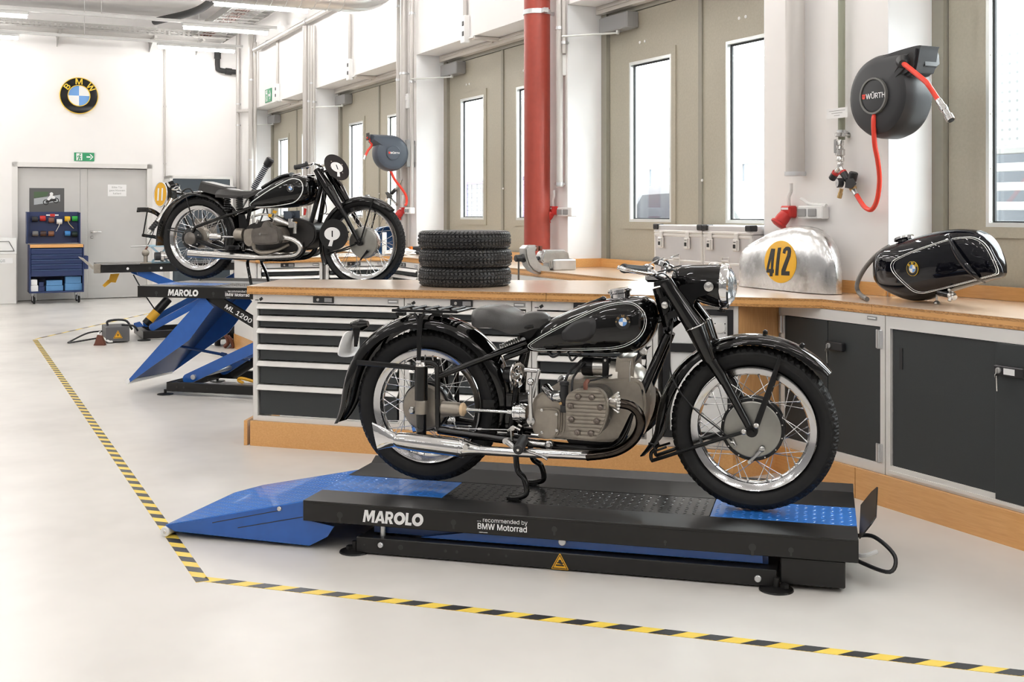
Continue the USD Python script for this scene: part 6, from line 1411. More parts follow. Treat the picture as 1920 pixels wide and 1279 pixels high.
# seat, pillion pad, springs
s0 = [(419, 352, 368), (428, 349.5, 369), (444, 353, 370), (460, 355, 370), (474, 355.5, 367), (486, 353.5, 360), (494, 352.5, 356)]
ws = [.125, .14, .135, .10, .065, .045, .02]
rows = []
xs_ = [b(u, 360, 0)[0] for u, _, _ in s0]; zt3 = PI(xs_, [b(u, a, 0)[2] for u, a, _ in s0]); zb3 = PI(xs_, [b(u, c_, 0)[2] for u, _, c_ in s0]); w3 = PI(xs_, ws)
for x in np.linspace(xs_[0], xs_[-1], 30):
    zt_, zb_, w = float(zt3(x)), float(zb3(x)), float(w3(x))
    rows.append([(x, k * w, zt_ - .01 * (1 - k * k) - (zt_ - zb_) * .8 * abs(k) ** 4) for k in np.linspace(-1, 1, 17)] + [(x, k * w * .97, zt_ - .024 - (zt_ - zb_) * .8 * abs(k) ** 4) for k in np.linspace(1, -1, 17)])
rk.part('saddle', grid(np.array(rows), True, True), 'leather', label='dark worn leather saddle')
a0, a1 = b(371, 357, -.10), b(418, 369, -.10); c0, c1 = b(376, 342.5, -.10), b(420, 353, -.10)
rk.part('pillion_pad', hullof([np.array((p[0], y, p[2])) + np.array((0, 0, 0)) for p in (a0, a1, c0, c1) for y in (-.10, .10)] + [np.array((p[0], y, p[2] + .012)) for p in (c0, c1) for y in (-.085, .085)]), 'leather', label='flat black rear seat pad')
for (u, v0, v1, r) in ((426.5, 366, 395, .024), (450, 368, 390, .022)):
    for s in (-1, 1):
        a, e = b(u, v0, -.09), b(u, v1, -.09)
        hel = [a + (e - a) * q + r * np.array((math.cos(q * 2 * np.pi * 7), math.sin(q * 2 * np.pi * 7), 0)) for q in np.linspace(0, 1, 110)]
        rk.part('saddle_spring', mm_(s)(tube(hel, .0048, 6)), 'satin')
rf = [(-15, .350, .325, .06), (20, .362, .330, .07), (60, .368, .334, .075), (100, .368, .335, .076), (150, .366, .335, .075), (180, .372, .345, .07), (190, .38, .36, .065)]
rm2 = arc_fender(rk, 'rear_mudguard', tuple(RC2), rf, .075, 0)
for s in (-1, 1):
    rk.part('mudguard_stay', mm_(s)(cat(tube([b(349, 370, -.08), b(365, 426, -.1)], .006, 8), tube([b(314.7, 431, -.075), b(344, 436.6, -.1)], .005, 8))), 'satin' if s > 0 else 'satin', rm2)
rk.part('rear_grab_rail', tube(spline([b(338, 366, -.06), b(346, 356, -.06), b(356, 354.5, -.06), b(361, 360, -.06)], 14), .006, 8), 'satin', rm2)
rk.part('inner_panel', [hullof([b(u, v, y) for u, v in ((447, 402), (459, 402), (468, 430), (466, 456), (450, 456)) for y in (-.07, .07)])], 'gloss')
# drive
dc2 = np.array((RC2[0] - .028, -.07, .360))
d2 = rk.part('final_drive', lathe([(.086, 0), (.086, .012), (.076, .022), (.054, .028), (.052, .03)], dc2, -EY, 40), 'satin')
rk.part('drive_dome', lathe([(.053, .0), (.050, .012), (.036, .022), (.012, .026), (.001, .027)], dc2 + (0, -.026, 0), -EY, 32), 'alloy_dark', d2)
rk.part('cover_bolt', [lathe([(.008, 0), (.006, .006)], dc2 + (.072 * math.cos(a), -.02, .072 * math.sin(a)), -EY, 8) for a in np.linspace(.4, .4 + 2 * np.pi, 7)[:-1]], 'nickel', d2)
zs = b(402, 444, -.1)[2]; X2 = lambda u: b(u, 444, -.10)[0]
rk.part('shaft_housing', [lathe([(.020, 0), (.026, .005), (.026, X2(411) - X2(394))], (X2(394), -.10, zs), EX, 20), lathe([(.028, 0), (.018, X2(416) - X2(410))], (X2(410), -.10, zs), EX, 20)], 'nickel', d2)
rk.part('drive_shaft', cyl((X2(414), -.10, zs), (X2(442), -.10, zs), .008, 12), 'steel')
rk.part('shaft_coupling', lathe([(.034, 0), (.048, .012), (.050, .03), (.046, X2(458) - X2(441))], (X2(441), -.10, b(449, 440, -.1)[2]), EX, 28), 'alloy')
def ep2(pts, y0, y1, bev, m, name, par=None, label=None):
    g = smoothpoly([(p[0], p[2]) for p in (b(u, v, y0) for u, v in pts)], 56)
    return rk.part(name, prism(g, (0, y1, 0), EX, EZ, abs(y1 - y0), bev), m, par, label, smooth=35)
e2 = ep2([(460, 432), (470, 420), (495, 414), (530, 408), (560, 410), (585, 420), (592, 440), (584, 458), (560, 470), (500, 474), (466, 466)], -.11, .11, .012, 'case_dark', 'engine_case')
ep2([(457, 434), (466, 429), (474, 432), (474, 456), (466, 462), (457, 454)], -.14, -.10, .006, 'alloy', 'gearbox_case', e2)
vc_ = [(469, 434), (473.6, 429), (486, 426), (490.5, 418), (496.8, 414.5), (503.5, 417.5), (507, 423.5), (516.4, 426.4), (522.7, 437), (523.6, 450), (519, 456.8), (491, 459.5), (474, 457.7), (469, 449)]
for s in (-1, 1):
    g = smoothpoly([(p[0], p[2]) for p in (b(u, v, -.30) for u, v in vc_)], 56)
    rk.part('cylinder', mm_(s)(prism(affinity.scale(g, .8, .75), (0, -.10, 0), EX, EZ, .14)), 'alloy_dark', e2)
    for k in range(6): rk.part('cooling_fin', mm_(s)(prism(affinity.scale(g, 1.0, .92), (0, -.13 - k * .016, 0), EX, EZ, .005)), 'alloy', e2, smooth=False)
    vcv = rk.part('valve_cover', mm_(s)(cat(prism(g, (0, -.245, 0), EX, EZ, .035, .004), prism(g.buffer(-.006), (0, -.28, 0), EX, EZ, .018, .008))), 'alloy_dark', e2, label='dark cast valve cover')
    rk.part('cover_nut', mm_(s)(lathe([(.010, 0), (.008, .007)], b(488, 439, -.3), -EY, 10)), 'nickel', vcv)
    rk.part('cover_rib', mm_(s)(tube([b(476, 439.5, -.299), b(502, 438.5, -.299)], .003, 6)), 'alloy_dark', vcv)
    a = spline([b(520, 445, -.22), b(538, 446.5, -.21), b(551, 450.5, -.20), b(561, 458, -.19), b(563.5, 466, -.185), b(559, 474.5, -.18), b(549, 479.5, -.18), b(520, 481.5, -.18), b(480, 483, -.18)], 60)
    ex2 = rk.part('exhaust_pipe', mm_(s)(tube(a, .0195, 16)), 'nickel', label='bright bent exhaust pipe')
    rk.part('muffler', mm_(s)(lathe([(.020, 0), (.023, .02), (.027, np.linalg.norm(b(356.5, 475, -.2) - b(481, 483, -.2)) * .35), (.0295, np.linalg.norm(b(356.5, 475, -.2) - b(481, 483, -.2)))], b(481, 483, -.18), unit(b(357, 475.3, -.20) - b(481, 483, -.18)), 24, caps=False)), 'nickel', ex2)
    rk.part('muffler_mouth', mm_(s)(lathe([(.0275, -.004), (.0275, .0)], b(357.6, 475.3, -.20), unit(b(357, 475.3, -.20) - b(481, 483, -.18)), 24)), 'slot_dark', ex2)
    rk.part('crossover_pipe', mm_(s)(tube(spline([b(475, 457, -.22), b(478, 467, -.20), b(486, 472.5, -.19), b(497, 473.5, -.18), b(520, 469, -.15), b(542, 458, -.11)], 30), .016, 14)), 'alloy', ex2)
    # carburettor with bell mouth
    cb = rk.part('carburettor', mm_(s)(cat(cyl(b(553, 438, -.17), b(553, 419, -.17), .016, 14), cyl(b(545, 420, -.17), b(545, 410, -.17), .02, 12), bx(b(542, 0, -.17)[0], b(556, 0, -.17)[0], -.19, -.15, b(545, 428, -.17)[2], b(545, 416, -.17)[2], .006))), 'nickel', e2)
    rk.part('float_cap', mm_(s)(lathe([(.017, 0), (.017, .01), (.008, .016)], b(554, 419, -.17), EZ, 14)), 'brass', cb)
    m0, m1 = b(545, 422, -.17), b(515, 412, -.17)
    d = unit(m1 - m0); Lm = np.linalg.norm(m1 - m0)
    rk.part('bell_mouth', mm_(s)(lathe([(.016, 0), (.022, Lm * .35), (.036, Lm * .75), (.038, Lm * .9), (.032, Lm * .98), (.02, Lm)], m0, d, 24)), 'nickel', cb)
    rk.part('stand_leg', mm_(s)(tube(spline([b(466, 486, -.10), b(464, 494, -.11), b(467, 512, -.13), np.array((b(471, 533, -.14)[0], -.14, .012))], 16), .012, 10)), 'gloss')
    rk.part('foot_peg', mm_(s)(cat(lathe([(.018, 0), (.018, .10)], b(437, 464, -.15), -EY, 14), hullof([b(u, v, -.15) for u, v in ((427, 461), (448, 460), (449, 468), (427, 469))] + [b(u, v, -.12) for u, v in ((427, 461), (448, 460), (449, 468), (427, 469))]))), 'rubber_grip')
rk.part('magneto', [hullof([b(u, v, y) for u, v in ((531, 396), (562, 395), (563, 414), (532, 415)) for y in (-.06, .06)]), lathe([(.03, 0), (.034, .02), (.034, .05)], b(546, 404, -.06), -EY, 20)], 'reel_blue', e2)
rk.part('front_cover', sphere(b(582, 437, 0), .10, .75, 1.1, .9, 3), 'gloss', e2)
rk.part('sump', [hullof([b(u, v, y) for u, v in ((491, 484), (561, 482), (559, 488), (493, 491)) for y in (-.11, .11)]), *[bx(b(u, 0, -.115)[0] - .003, b(u, 0, -.115)[0] + .003, -.118, -.11, b(u, 489, -.11)[2], b(u, 484, -.11)[2]) for u in range(496, 560, 8)]], 'satin', e2)
rk.part('bright_linkage', [cyl(b(475, 424, -.09), b(474.5, 403, -.09), .008, 10), cyl(b(480, 428, -.09), b(484, 412, -.09), .012, 10), tube(spline([b(470, 408, -.06), b(490, 402, -.06), b(512, 404, -.06)], 10), .009, 8)], 'nickel', e2)
rk.part('fuel_line', [tube(spline([b(496, 391, -.05), b(492, 404, -.06), b(487, 418, -.08)], 10), .006, 6), tube(spline([b(500, 391, -.05), b(503, 404, -.06), b(510, 412, -.08)], 10), .006, 6)], 'plastic_black')
rk.part('yellow_tag', [hullof([b(u, v, y) for u, v in ((512, 394), (520, 396), (517, 401), (511, 399)) for y in (-.08, -.075)]), hullof([b(u, v, y) for u, v in ((503, 401), (510, 402), (509, 407), (503, 407)) for y in (-.08, -.075)])], 'yellow')
rk.part('red_tag', hullof([b(u, v, y) for u, v in ((570, 390), (575, 392), (573, 403), (569, 404)) for y in (-.07, -.065)]), 'red')
rk.part('brake_rod', tube([b(350, 452, -.11), b(356, 460, -.11), b(372, 466, -.11), b(426, 469, -.12)], .004, 6), 'steel')

# ribbed lever standing behind the saddle
a, e = F2.px(374, 520, 1, .72), F2.px(501, 309, 1, .72); a = np.array((a[0], .72, ZP2 + .002))
t = Thing('ribbed_lever', 'grey ribbed lever with black cap standing behind the racing saddle', 'lever', F2, a)
t.part('rod', cyl(a, e, .010, 10), 'nickel')
d = unit(e - a); r0 = F2.px(474, 354, 1, .72); L = np.linalg.norm(e - r0)
prof = []
for k in range(15): prof += [(.019, k * L / 15), (.027, (k + .25) * L / 15), (.027, (k + .6) * L / 15), (.019, (k + .85) * L / 15)]
t.part('ribbed_grip', lathe(prof, e - d * L, d, 16), 'reel_blue')
t.part('rib_rings', [lathe([(.0275, (k + .28) * L / 15), (.0275, (k + .55) * L / 15)], e - d * L, d, 16, caps=False) for k in range(15)], 'cab_grey', kind='stuff')
t.part('end_cap', lathe([(.03, 0), (.034, .02), (.034, .06), (.026, .07)], e - d * .01, d, 16), 'plastic_black')

# ------------------------------------------------------------------ front end of a third motorcycle on the far lift
FB3 = F3
b = lambda u, v, y=.35: F3.px(u, v, 1, y)
z3 = ZP2
g3 = Thing('motorcycle', 'partly dismantled motorcycle with yellow number plate on the far lift', 'motorcycle', F3, b(300, 420) * (1, 0, 0) + (0, .35, z3))
o = b(301.5, 364.6, .30); n = unit((-.86, -.5, .06)); ux = unit(np.cross(EZ, n)); uy = np.cross(n, ux)
pl = g3.part('number_plate', prism(affinity.scale(Point(0, 0).buffer(1, 14), .105, .135), o, ux, uy, .006), 'yellow', label='oval yellow number plate')
g3.part('plate_rim', tube([o + ux * .107 * math.cos(a) + uy * .137 * math.sin(a) + n * .003 for a in np.linspace(0, 2 * np.pi, 40)[:-1]], .007, 8, closed=True), 'zinc', pl)
g3.part('plate_numeral', [prism(sbox(x - .012, -.07, x + .012, .07), o + n * .0065, ux, uy, .001) for x in (-.035, .03)], 'white_paint', pl, smooth=False)
for s in (-1, 1):
    y = .35 + .09 * s
    g3.part('fork_leg', [cyl(b(322, 372, y), b(309, 400, y), .026, 14), cyl(b(309, 398, y), b(296, 416, y), .034, 14)], 'nickel')
    g3.part('fork_bellows', lathe([(.026 + .006 * (k % 2), k * .014) for k in range(12)], b(299, 411, y), unit(b(285, 428, y) - b(299, 411, y)), 16), 'rubber_grip')
    g3.part('fork_end', cyl(b(288, 426, y), b(279, 438, y), .022, 12), 'nickel')
    g3.part('mudguard_stay', tube([b(277, 391, y), b(268.5, 440, y)], .008, 8), 'satin')
    g3.part('link_arm', tube([b(266, 441, y), b(288, 444, y), b(318, 451, y)], [.016, .020, .018], 10), 'gloss')
a = [b(u, v) for u, v in ((257.5, 389), (266, 388.6), (278.7, 389), (290, 393), (297, 397.5), (304, 404))]
rows = []
for p in spline(a, 24):
    rows.append([p + np.array((0, w, -.05 * abs(w / .055) ** 2.2)) for w in np.linspace(-.055, .055, 9)] + [p + np.array((0, w * .97, -.004 - .05 * abs(w / .055) ** 2.2)) for w in np.linspace(.055, -.055, 9)])
g3.part('front_mudguard', grid(np.array(rows), True, True), 'gloss')
g3.part('head_assembly', [hullof([b(u, v, y) for u, v in ((312, 352), (330, 350), (334, 385), (316, 398)) for y in (.28, .42)]), cyl(b(310, 352, .35), b(326, 346, .35), .05, 16)], 'gloss')
g3.part('handlebar', [tube(spline([b(318, 350, .05), b(314, 344, .2), b(318, 347, .35), b(314, 344, .5), b(318, 350, .65)], 20), .011, 8)], 'chrome')
g3.part('lamp_ring', [lathe([(.05, 0), (.055, .01), (.05, .02)], b(329, 352, .28), unit((-.3, -.6, .7)), 18, caps=False), tube(spline([b(322, 356, .25), b(332, 350, .25), b(340, 358, .25)], 10), .008, 6)], 'chrome')
g3.part('frame', [tube([b(326, 365), b(352, 420), b(356, 452)], .02, 10), tube([b(326, 360), b(400, 372)], .02, 10), tube([b(356, 452), b(420, 452)], .02, 10), tube([b(400, 372), b(420, 452)], .018, 10)], 'gloss')
g3.part('engine_block', hullof([b(u, v, y) for u, v in ((365, 410), (405, 410), (408, 450), (362, 450)) for y in (.25, .45)]), 'alloy_dark')
g3.part('frame_stand', [tube([b(330, 452, y), (b(330, 494, y)[0], y, z3 + .002)], .012, 8) for y in (.22, .48)] + [tube([b(418, 452, y), (b(418, 494, y)[0], y, z3 + .002)], .012, 8) for y in (.22, .48)], 'satin')
g3.part('control_cable', tube(spline([b(309, 385), b(296, 410), b(286, 440), b(276, 462)], 14), .005, 6), 'plastic_black')
# light blue work stand on the far lift
b = lambda u, v, y=.12: F3.px(u, v, 1, y)
t = Thing('scissor_stand', 'small light blue scissor stand on the far lift platform', 'stand', F3, (b(290, 480)[0], .12, z3))
LB = mat('pale_blue_paint', (.36, .52, .62), .45)
zt_ = b(290, 461)[2]
t.part('top_rail', bx(b(279, 0)[0], b(322, 0)[0], .08, .16, zt_ - .012, zt_ + .012, .003), LB)
t.part('rod', cyl(b(245, 462.5), b(280, 461), .009, 10), 'zinc')
x0, x1 = b(281, 0)[0], b(318, 0)[0]
t.part('cross_arm', [slab3([(x0, .10, zt_ - .01), (x0 + .03, .10, zt_ - .01), (x1, .10, z3 + .01), (x1 - .03, .10, z3 + .01)], .012), slab3([(x1, .13, zt_ - .01), (x1 - .03, .13, zt_ - .01), (x0, .13, z3 + .01), (x0 + .03, .13, z3 + .01)], .012)], LB)
t.part('base_rail', bx(x0 - .03, x1 + .03, .09, .15, z3 + .002, z3 + .02, .003), LB)
t = Thing('wheel_hub', 'steel wheel hub on the far lift beside the light blue stand', 'hub', F3, (b(312, 480, .02)[0], .02, z3))
c = b(313, 477, .02)
t.part('hub_body', [lathe([(.02, -.06), (.055, -.05), (.06, -.02), (.035, -.01), (.035, .05), (.075, .055), (.08, .075), (.03, .08)], (c[0] - .02, .02, z3 + .082), EX, 24)], 'nickel')
t.part('hub_end', lathe([(.045, 0), (.045, .06)], (c[0] - .13, .02, z3 + .082), EX, 18), 'plastic_black')
t = Thing('clamp', 'old steel clamp standing at the end of the far lift platform', 'clamp', F3, (b(273, 480, .05)[0], .05, z3))
c = b(273, 478, .05)
t.part('body', [cyl((c[0], .05, z3 + .002), (c[0], .05, z3 + .11), .022, 12), sphere((c[0], .05, z3 + .12), .04, sub=2), bx(c[0] - .06, c[0] + .06, .02, .08, z3 + .002, z3 + .018, .003)], 'alloy')
t.part('screw', cyl((c[0] - .01, .05, z3 + .14), (c[0] + .02, .05, z3 + .19), .010, 8), 'copper')
# ------------------------------------------------------------------ things on the benches
def drape(poly, surf, off, size=.012, flip=False):
    """a thin sheet with the outline poly (x, z) lying on the surface y = surf(x, z)."""
    out = []
    for g in getattr(poly, 'geoms', [poly]):
        v, f = trimesh.creation.triangulate_polygon(g, engine='earcut')
        m = trimesh.Trimesh(np.column_stack([v, np.zeros(len(v))]), f, process=False)
        v, f = trimesh.remesh.subdivide_to_size(m.vertices, m.faces, size)
        P = np.array([(a, surf(a, c_) - off, c_) for a, c_, _ in v])
        B = P + (0, .0012, 0)
        q = trimesh.Trimesh(np.vstack([P, B]), np.vstack([f, f[:, ::-1] + len(P)]), process=False)
        if q.face_normals[0][1] > 0: q.invert()
        out.append(q)
    return cat(out)
# tyre stack
def loose_tyre(c, R, r_in, h, seed):
    na, ks = 420, np.linspace(-1, 1, 33)
    ang = np.arange(na) * 2 * np.pi / na; rows = []
    nb = 70
    for j, k in enumerate(ks):
        zz = k * h / 2
        a = abs(k)
        rr = R - (.010 * a ** 2 if a < .72 else .010 * a ** 2 + .016 * ((a - .72) / .28) ** 2)
        r = np.full(na, rr)
        rib = int((k + 1) / 2 * 5 - 1e-9)
        if a < .97:
            fr_ = ((k + 1) / 2 * 5) % 1
            ph = (ang * nb / (2 * np.pi) + seed + (.5 if rib % 2 else 0) + .35 * fr_ * (1 if rib % 2 else -1)) % 1.0
            g = (ph < .24).astype(float)
            if fr_ < .14 or fr_ > .92: g = np.ones(na)
            r = r - .0065 * g
        rows.append(np.stack([c[0] + r * np.cos(ang), c[1] + r * np.sin(ang), np.full(na, c[2] + zz)], 1))
    for rr, zz in ((R - .035, .53), (R - .06, .50), (r_in + .02, .42), (r_in, .36), (r_in, .30), (r_in + .03, .25), (R - .03, .20), (R - .03, -.20), (r_in + .03, -.25), (r_in, -.30), (r_in, -.36), (r_in + .02, -.42), (R - .06, -.50), (R - .035, -.53)):
        rows.append(np.stack([c[0] + rr * np.cos(ang), c[1] + rr * np.sin(ang), np.full(na, c[2] + zz * h * .95)], 1))
    return grid(np.array(rows), True, False, True)
TX, TY = -.286, 6.955
zb = ZT + .001
for lab, dx, dy, R_, h, sd in (('loose black tyre at the bottom of the stack of three on the island', .0, .0, .283, .112, 0), ('loose black tyre in the middle of the stack of three', .004, -.004, .284, .108, .3), ('loose black tyre on top of the stack of three on the island', -.002, .002, .283, .108, .6)):
    t = Thing('tyre', lab, 'tyre', WORLD, (TX + dx, TY + dy, zb))
    t.part('casing', loose_tyre((TX + dx, TY + dy, zb + h / 2), R_, .19, h, sd), 'rubber_new', smooth=28)
    zb += h + .0005
# vise: frame FR, seen in the plane x = xv
xv = FR.px(1028, 507, 2, ZT)[0] - .02
V = lambda u, v, dx=0.0: FR.px(u, v, 0, xv + dx)
t = Thing('vise', 'heavy grey steel bench vise clamped at the edge of the wall bench', 'vise', FR, (xv, V(1030, 500)[1], ZT))
def vp(pts, w, mat_, name, bev=.006, par=None, sm=False, lab=None):
    q = [(p[1], p[2]) for p in (V(u, v) for u, v in pts)]
    g = smoothpoly(q, 50) if sm else Polygon(q)
    return t.part(name, prism(g, (xv - w / 2, 0, 0), EY, EZ, w, bev), mat_, par, lab, smooth=35)
vz = mat('vise_steel', (.48, .48, .47), .3, metal=.8, vary=.12, scale=14)
jaw = vp([(979, 466), (985, 460), (998, 459), (1006, 462), (1002, 468), (999, 472), (1001, 482), (1005, 490), (1012, 497), (1026, 500), (1028, 511), (1018, 515), (1006, 514), (994, 508), (986, 498), (981, 484)], .10, vz, 'moving_jaw', .012, lab='curved moving jaw')
vp([(1006, 461), (1016, 460), (1021, 468), (1014, 474), (1008, 488), (1013, 493), (1024, 492), (1026, 503), (1060, 504), (1072, 503), (1072, 486), (1062, 484), (1060, 474), (1052, 470), (1022, 470), (1014, 468)], .11, vz, 'fixed_jaw', .010)
t.part('guide_body', [cyl(V(1014, 478), V(1058, 478), .042, 24, bev=.01)], M['zinc'])
t.part('base_block', bx(xv - .075, xv + .075, max(BN + .03, V(1030, 495)[1]), min(WN - .04, V(1072, 495)[1]), ZT + .001, V(1048, 486)[2], .008), M['zinc'])
t.part('jaw_plates', [bx(xv - .05, xv + .05, V(1000, 466)[1], V(1004, 466)[1], V(1002, 470)[2], V(1002, 461)[2]), bx(xv - .05, xv + .05, V(1007, 466)[1], V(1011, 466)[1], V(1009, 470)[2], V(1009, 461)[2])], 'copper')
t.part('spindle', [cyl(V(985, 485), V(1012, 484), .014, 14)], 'plastic_black')
t.part('spindle_head', [lathe([(.022, 0), (.026, .004), (.026, .05), (.03, .055), (.034, .07), (.03, .08)], V(966, 484.5), EY, 22)], 'plastic_black')
hh = V(972.5, 492)
t.part('handle_bar', [cyl((xv, hh[1], hh[2] + .03), (xv, hh[1], V(972.5, 526)[2]), .0075, 10), sphere((xv, hh[1], V(972.5, 527)[2]), .012, sub=2)], 'alloy_dark')
t.part('lettering', label_text('L', .02, (xv + .0765, (V(1030, 495)[1] + V(1060, 495)[1]) / 2, ZT + .03), EY, EZ, .001), 'cab_grey') if False else None
# aluminium cases in the niche of the fourth door
cn = 4.36
c0, c1, c2 = FR.px(1226, 450, 1, cn)[0], FR.px(1317, 450, 1, cn)[0], min(-5.555, FR.px(1432, 450, 1, cn)[0])
ztop = FR.px(1270, 422, 1, cn)[2]
def case(x0, x1, lab):
    t = Thing('aluminium_case', lab, 'case', FR, ((x0 + x1) / 2, cn + .2, ZT))
    z0, z1 = ZT + .002, ztop; y1 = cn + .385
    zl = z1 - .055
    t.part('body', bx(x0 + .006, x1 - .006, cn + .004, y1, z0 + .004, zl, .004), 'alu_case')
    t.part('lid', bx(x0 + .004, x1 - .004, cn + .002, y1 + .002, zl + .002, z1, .006), 'alu_case')
    t.part('edge_profile', [bx(x0, x0 + .022, cn, cn + .022, z0, zl, .006), bx(x1 - .022, x1, cn, cn + .022, z0, zl, .006), bx(x0, x1, cn - .001, cn + .02, zl - .022, zl, .005), bx(x0, x1, cn - .001, cn + .02, z0, z0 + .02, .005), bx(x0, x1, cn, cn + .012, z0 + .11, z0 + .125, .003), bx(x0, x1, cn - .003, cn + .02, zl + .001, zl + .02, .005), bx(x0 + .001, x0 + .022, cn + .02, y1, zl - .02, zl, .004)], 'handle_alu')
    for x in (x0, x1 - .05): t.part('corner_guard', [bx(x - .004, x + .054, cn - .008, cn + .05, z1 - .032, z1 + .006, .006), *[lathe([(.005, 0), (.004, .002)], (x + q, cn - .008, z1 - .014), -EY, 8) for q in (.014, .034)]], 'plastic_black')
    for f in (.17, .72):
        x = x0 + (x1 - x0) * f
        l = t.part('latch', [bx(x - .028, x + .028, cn - .016, cn + .002, zl - .10, zl - .028, .005), bx(x - .02, x + .02, cn - .012, cn, zl - .03, zl + .012, .004)], 'handle_alu')
        t.part('latch_slot', [bx(x - .018, x + .006, cn - .0175, cn - .015, zl - .082, zl - .058), bx(x + .019, x + .021, cn - .0172, cn - .015, zl - .095, zl - .032), bx(x - .016, x + .008, cn - .0175, cn - .015, zl - .046, zl - .043)], 'slot_dark', l, smooth=False)
    xm = (x0 + x1) / 2 - .01
    t.part('handle', [prism(rrect(.075, .07, .006, xm, zl - .175).difference(rrect(.065, .06, .004, xm, zl - .175)), (0, cn + .004, 0), EX, EZ, .006), bx(xm - .034, xm + .034, cn - .006, cn + .004, zl - .17, zl - .16, .002)], 'handle_alu')
case(c0, c1 - .004, 'aluminium transport case beside the vise end of the niche, nearer the red pipe')
case(c1 + .004, c2, 'aluminium transport case next to the number 412 fairing')
# aluminium fairing with the number 412
fy = 4.285
A = lambda u, v, n=fy: FR.px(u, v, 1, n)
top_ = [(1391, 486), (1393, 474), (1397, 467), (1414, 454.5), (1436, 442.5), (1463, 431), (1487, 424.6), (1505.5, 423.5), (1527, 427), (1547, 440), (1560, 457), (1568, 480), (1571.5, 506)]
tp = [(A(u, v)[0], A(u, v)[2]) for u, v in top_]; tp.append((A(1572.5, 506)[0] + .002, ZT + .08))
fx0, fx1 = tp[0][0], tp[-1][0]; Lf = fx1 - fx0
ftop = PI(*np.array(tp).T); fwd = PI([fx0, fx0 + .04 * Lf, fx0 + .2 * Lf, fx0 + .5 * Lf, fx0 + .8 * Lf, fx0 + .93 * Lf, fx1], [.025, .045, .066, .080, .088, .07, .02])
PF = 2.8
def fair_surf(x, z):
    x = min(max(x, fx0 + .002), fx1 - .002); zt_, w = float(ftop(x)), float(fwd(x)); q = min(.999, max(0, (z - ZT - .004) / (zt_ - ZT - .004)))
    return fy - w * (1 - q ** PF) ** (1 / PF)
rows = []
for x in fx0 + Lf * (1 - np.cos(np.linspace(0.02, np.pi - .02, 60))) / 2:
    zt_, w = float(ftop(x)), float(fwd(x)); a = np.linspace(0, np.pi, 33)
    ca, sa = np.cos(a), np.sin(a)
    rows.append(np.stack([np.full(33, x), fy - w * np.sign(ca) * abs(ca) ** (2 / PF), ZT + .004 + (zt_ - ZT - .004) * abs(sa) ** (2 / PF)], 1))
t = Thing('tank_fairing', 'bare aluminium fairing with the number 412 on a yellow oval', 'fairing', FR, ((fx0 + fx1) / 2, fy, ZT))
t.part('shell', grid(np.array(rows), True, True), 'alu', smooth=40)
pc = [A(u, v, fy - .075) for u, v in ((1463.7, 491), (1432, 491), (1495, 491), (1463.7, 452), (1463.7, 531))]
ox, oz = pc[0][0], pc[0][2]; rx, rz = (pc[2][0] - pc[1][0]) / 2, (pc[3][2] - pc[4][2]) / 2
t.part('yellow_oval', drape(affinity.rotate(affinity.translate(affinity.scale(Point(0, 0).buffer(1, 20), rx, rz), ox, oz), -4), fair_surf, .0015), mat('number_yellow', (.83, .46, .02), .4), smooth=40)
def dg(pts): return Polygon([(ox + (x - 705) / 237.5 * rx, oz + (685 - y) / 297.5 * rz) for x, y in pts])
four = dg([(560, 505), (620, 505), (606, 800), (618, 800), (618, 850), (603, 850), (600, 900), (555, 900), (558, 850), (505, 850), (508, 795)]).difference(dg([(575, 640), (572, 795), (540, 795)]))
one = dg([(662, 487), (708, 483), (685, 880), (640, 882)])
two = dg([(738, 560), (745, 505), (775, 472), (810, 465), (845, 480), (860, 530), (856, 600), (790, 812), (852, 808), (850, 868), (730, 872), (733, 800), (805, 590), (812, 540), (806, 520), (790, 520), (780, 540), (778, 570)])
t.part('digits', drape(four.buffer(0).union(one).union(two.buffer(0)), fair_surf, .0030, .008), 'black_print', smooth=40)
# loose black fuel tank
ty = 4.335
Bq = lambda u, v, n=ty: FR.px(u, v, 1, n)
tt_ = [(1642.5, 503), (1644, 492), (1648, 482), (1657, 468), (1670, 460), (1693, 452), (1723, 442.5), (1757, 433), (1782, 428), (1807, 426), (1830, 428), (1850, 437), (1863, 452), (1873, 473), (1882.5, 497), (1884.5, 508)]
tb2 = [(1642.5, 504), (1645, 517), (1657, 533), (1673, 543), (1693, 553), (1713, 560), (1722, 561.5), (1737, 559.5), (1757, 553), (1773, 547), (1807, 537), (1840, 528), (1860, 522), (1878, 517), (1884.5, 509)]
conv = lambda L: [(Bq(u, v)[0], Bq(u, v)[2]) for u, v in L]
tp3, tb3 = conv(tt_), conv(tb2)
zmin = min(q[1] for q in tb3); dzt = ZT + .002 - zmin
tp3 = [(x, z + dzt) for x, z in tp3]; tb3 = [(x, z + dzt) for x, z in tb3]
x0, x1 = tp3[0][0], tp3[-1][0]; Lk = x1 - x0
tank3 = Loft(tp3, tb3, [(x0, .02), (x0 + .05 * Lk, .06), (x0 + .15 * Lk, .10), (x0 + .35 * Lk, .118), (x0 + .58 * Lk, .112), (x0 + .72 * Lk, .088), (x0 + .9 * Lk, .06), (x0 + .97 * Lk, .04), (x1, .012)], p=2.9, cy=ty)
t = Thing('loose_fuel_tank', 'loose glossy black fuel tank with double white lines lying on the worktop', 'fuel tank', FR, ((x0 + x1) / 2, ty, ZT))
t.part('tank_shell', tank3.mesh(72, 56), 'gloss_blue', smooth=45)
class Shift:                                           # the same pixel reading, lowered onto the worktop
    def px(s, u, v, ax_, val): p = FR.px(u, v, ax_, val); return p + (0, 0, dzt)
SF = Shift()
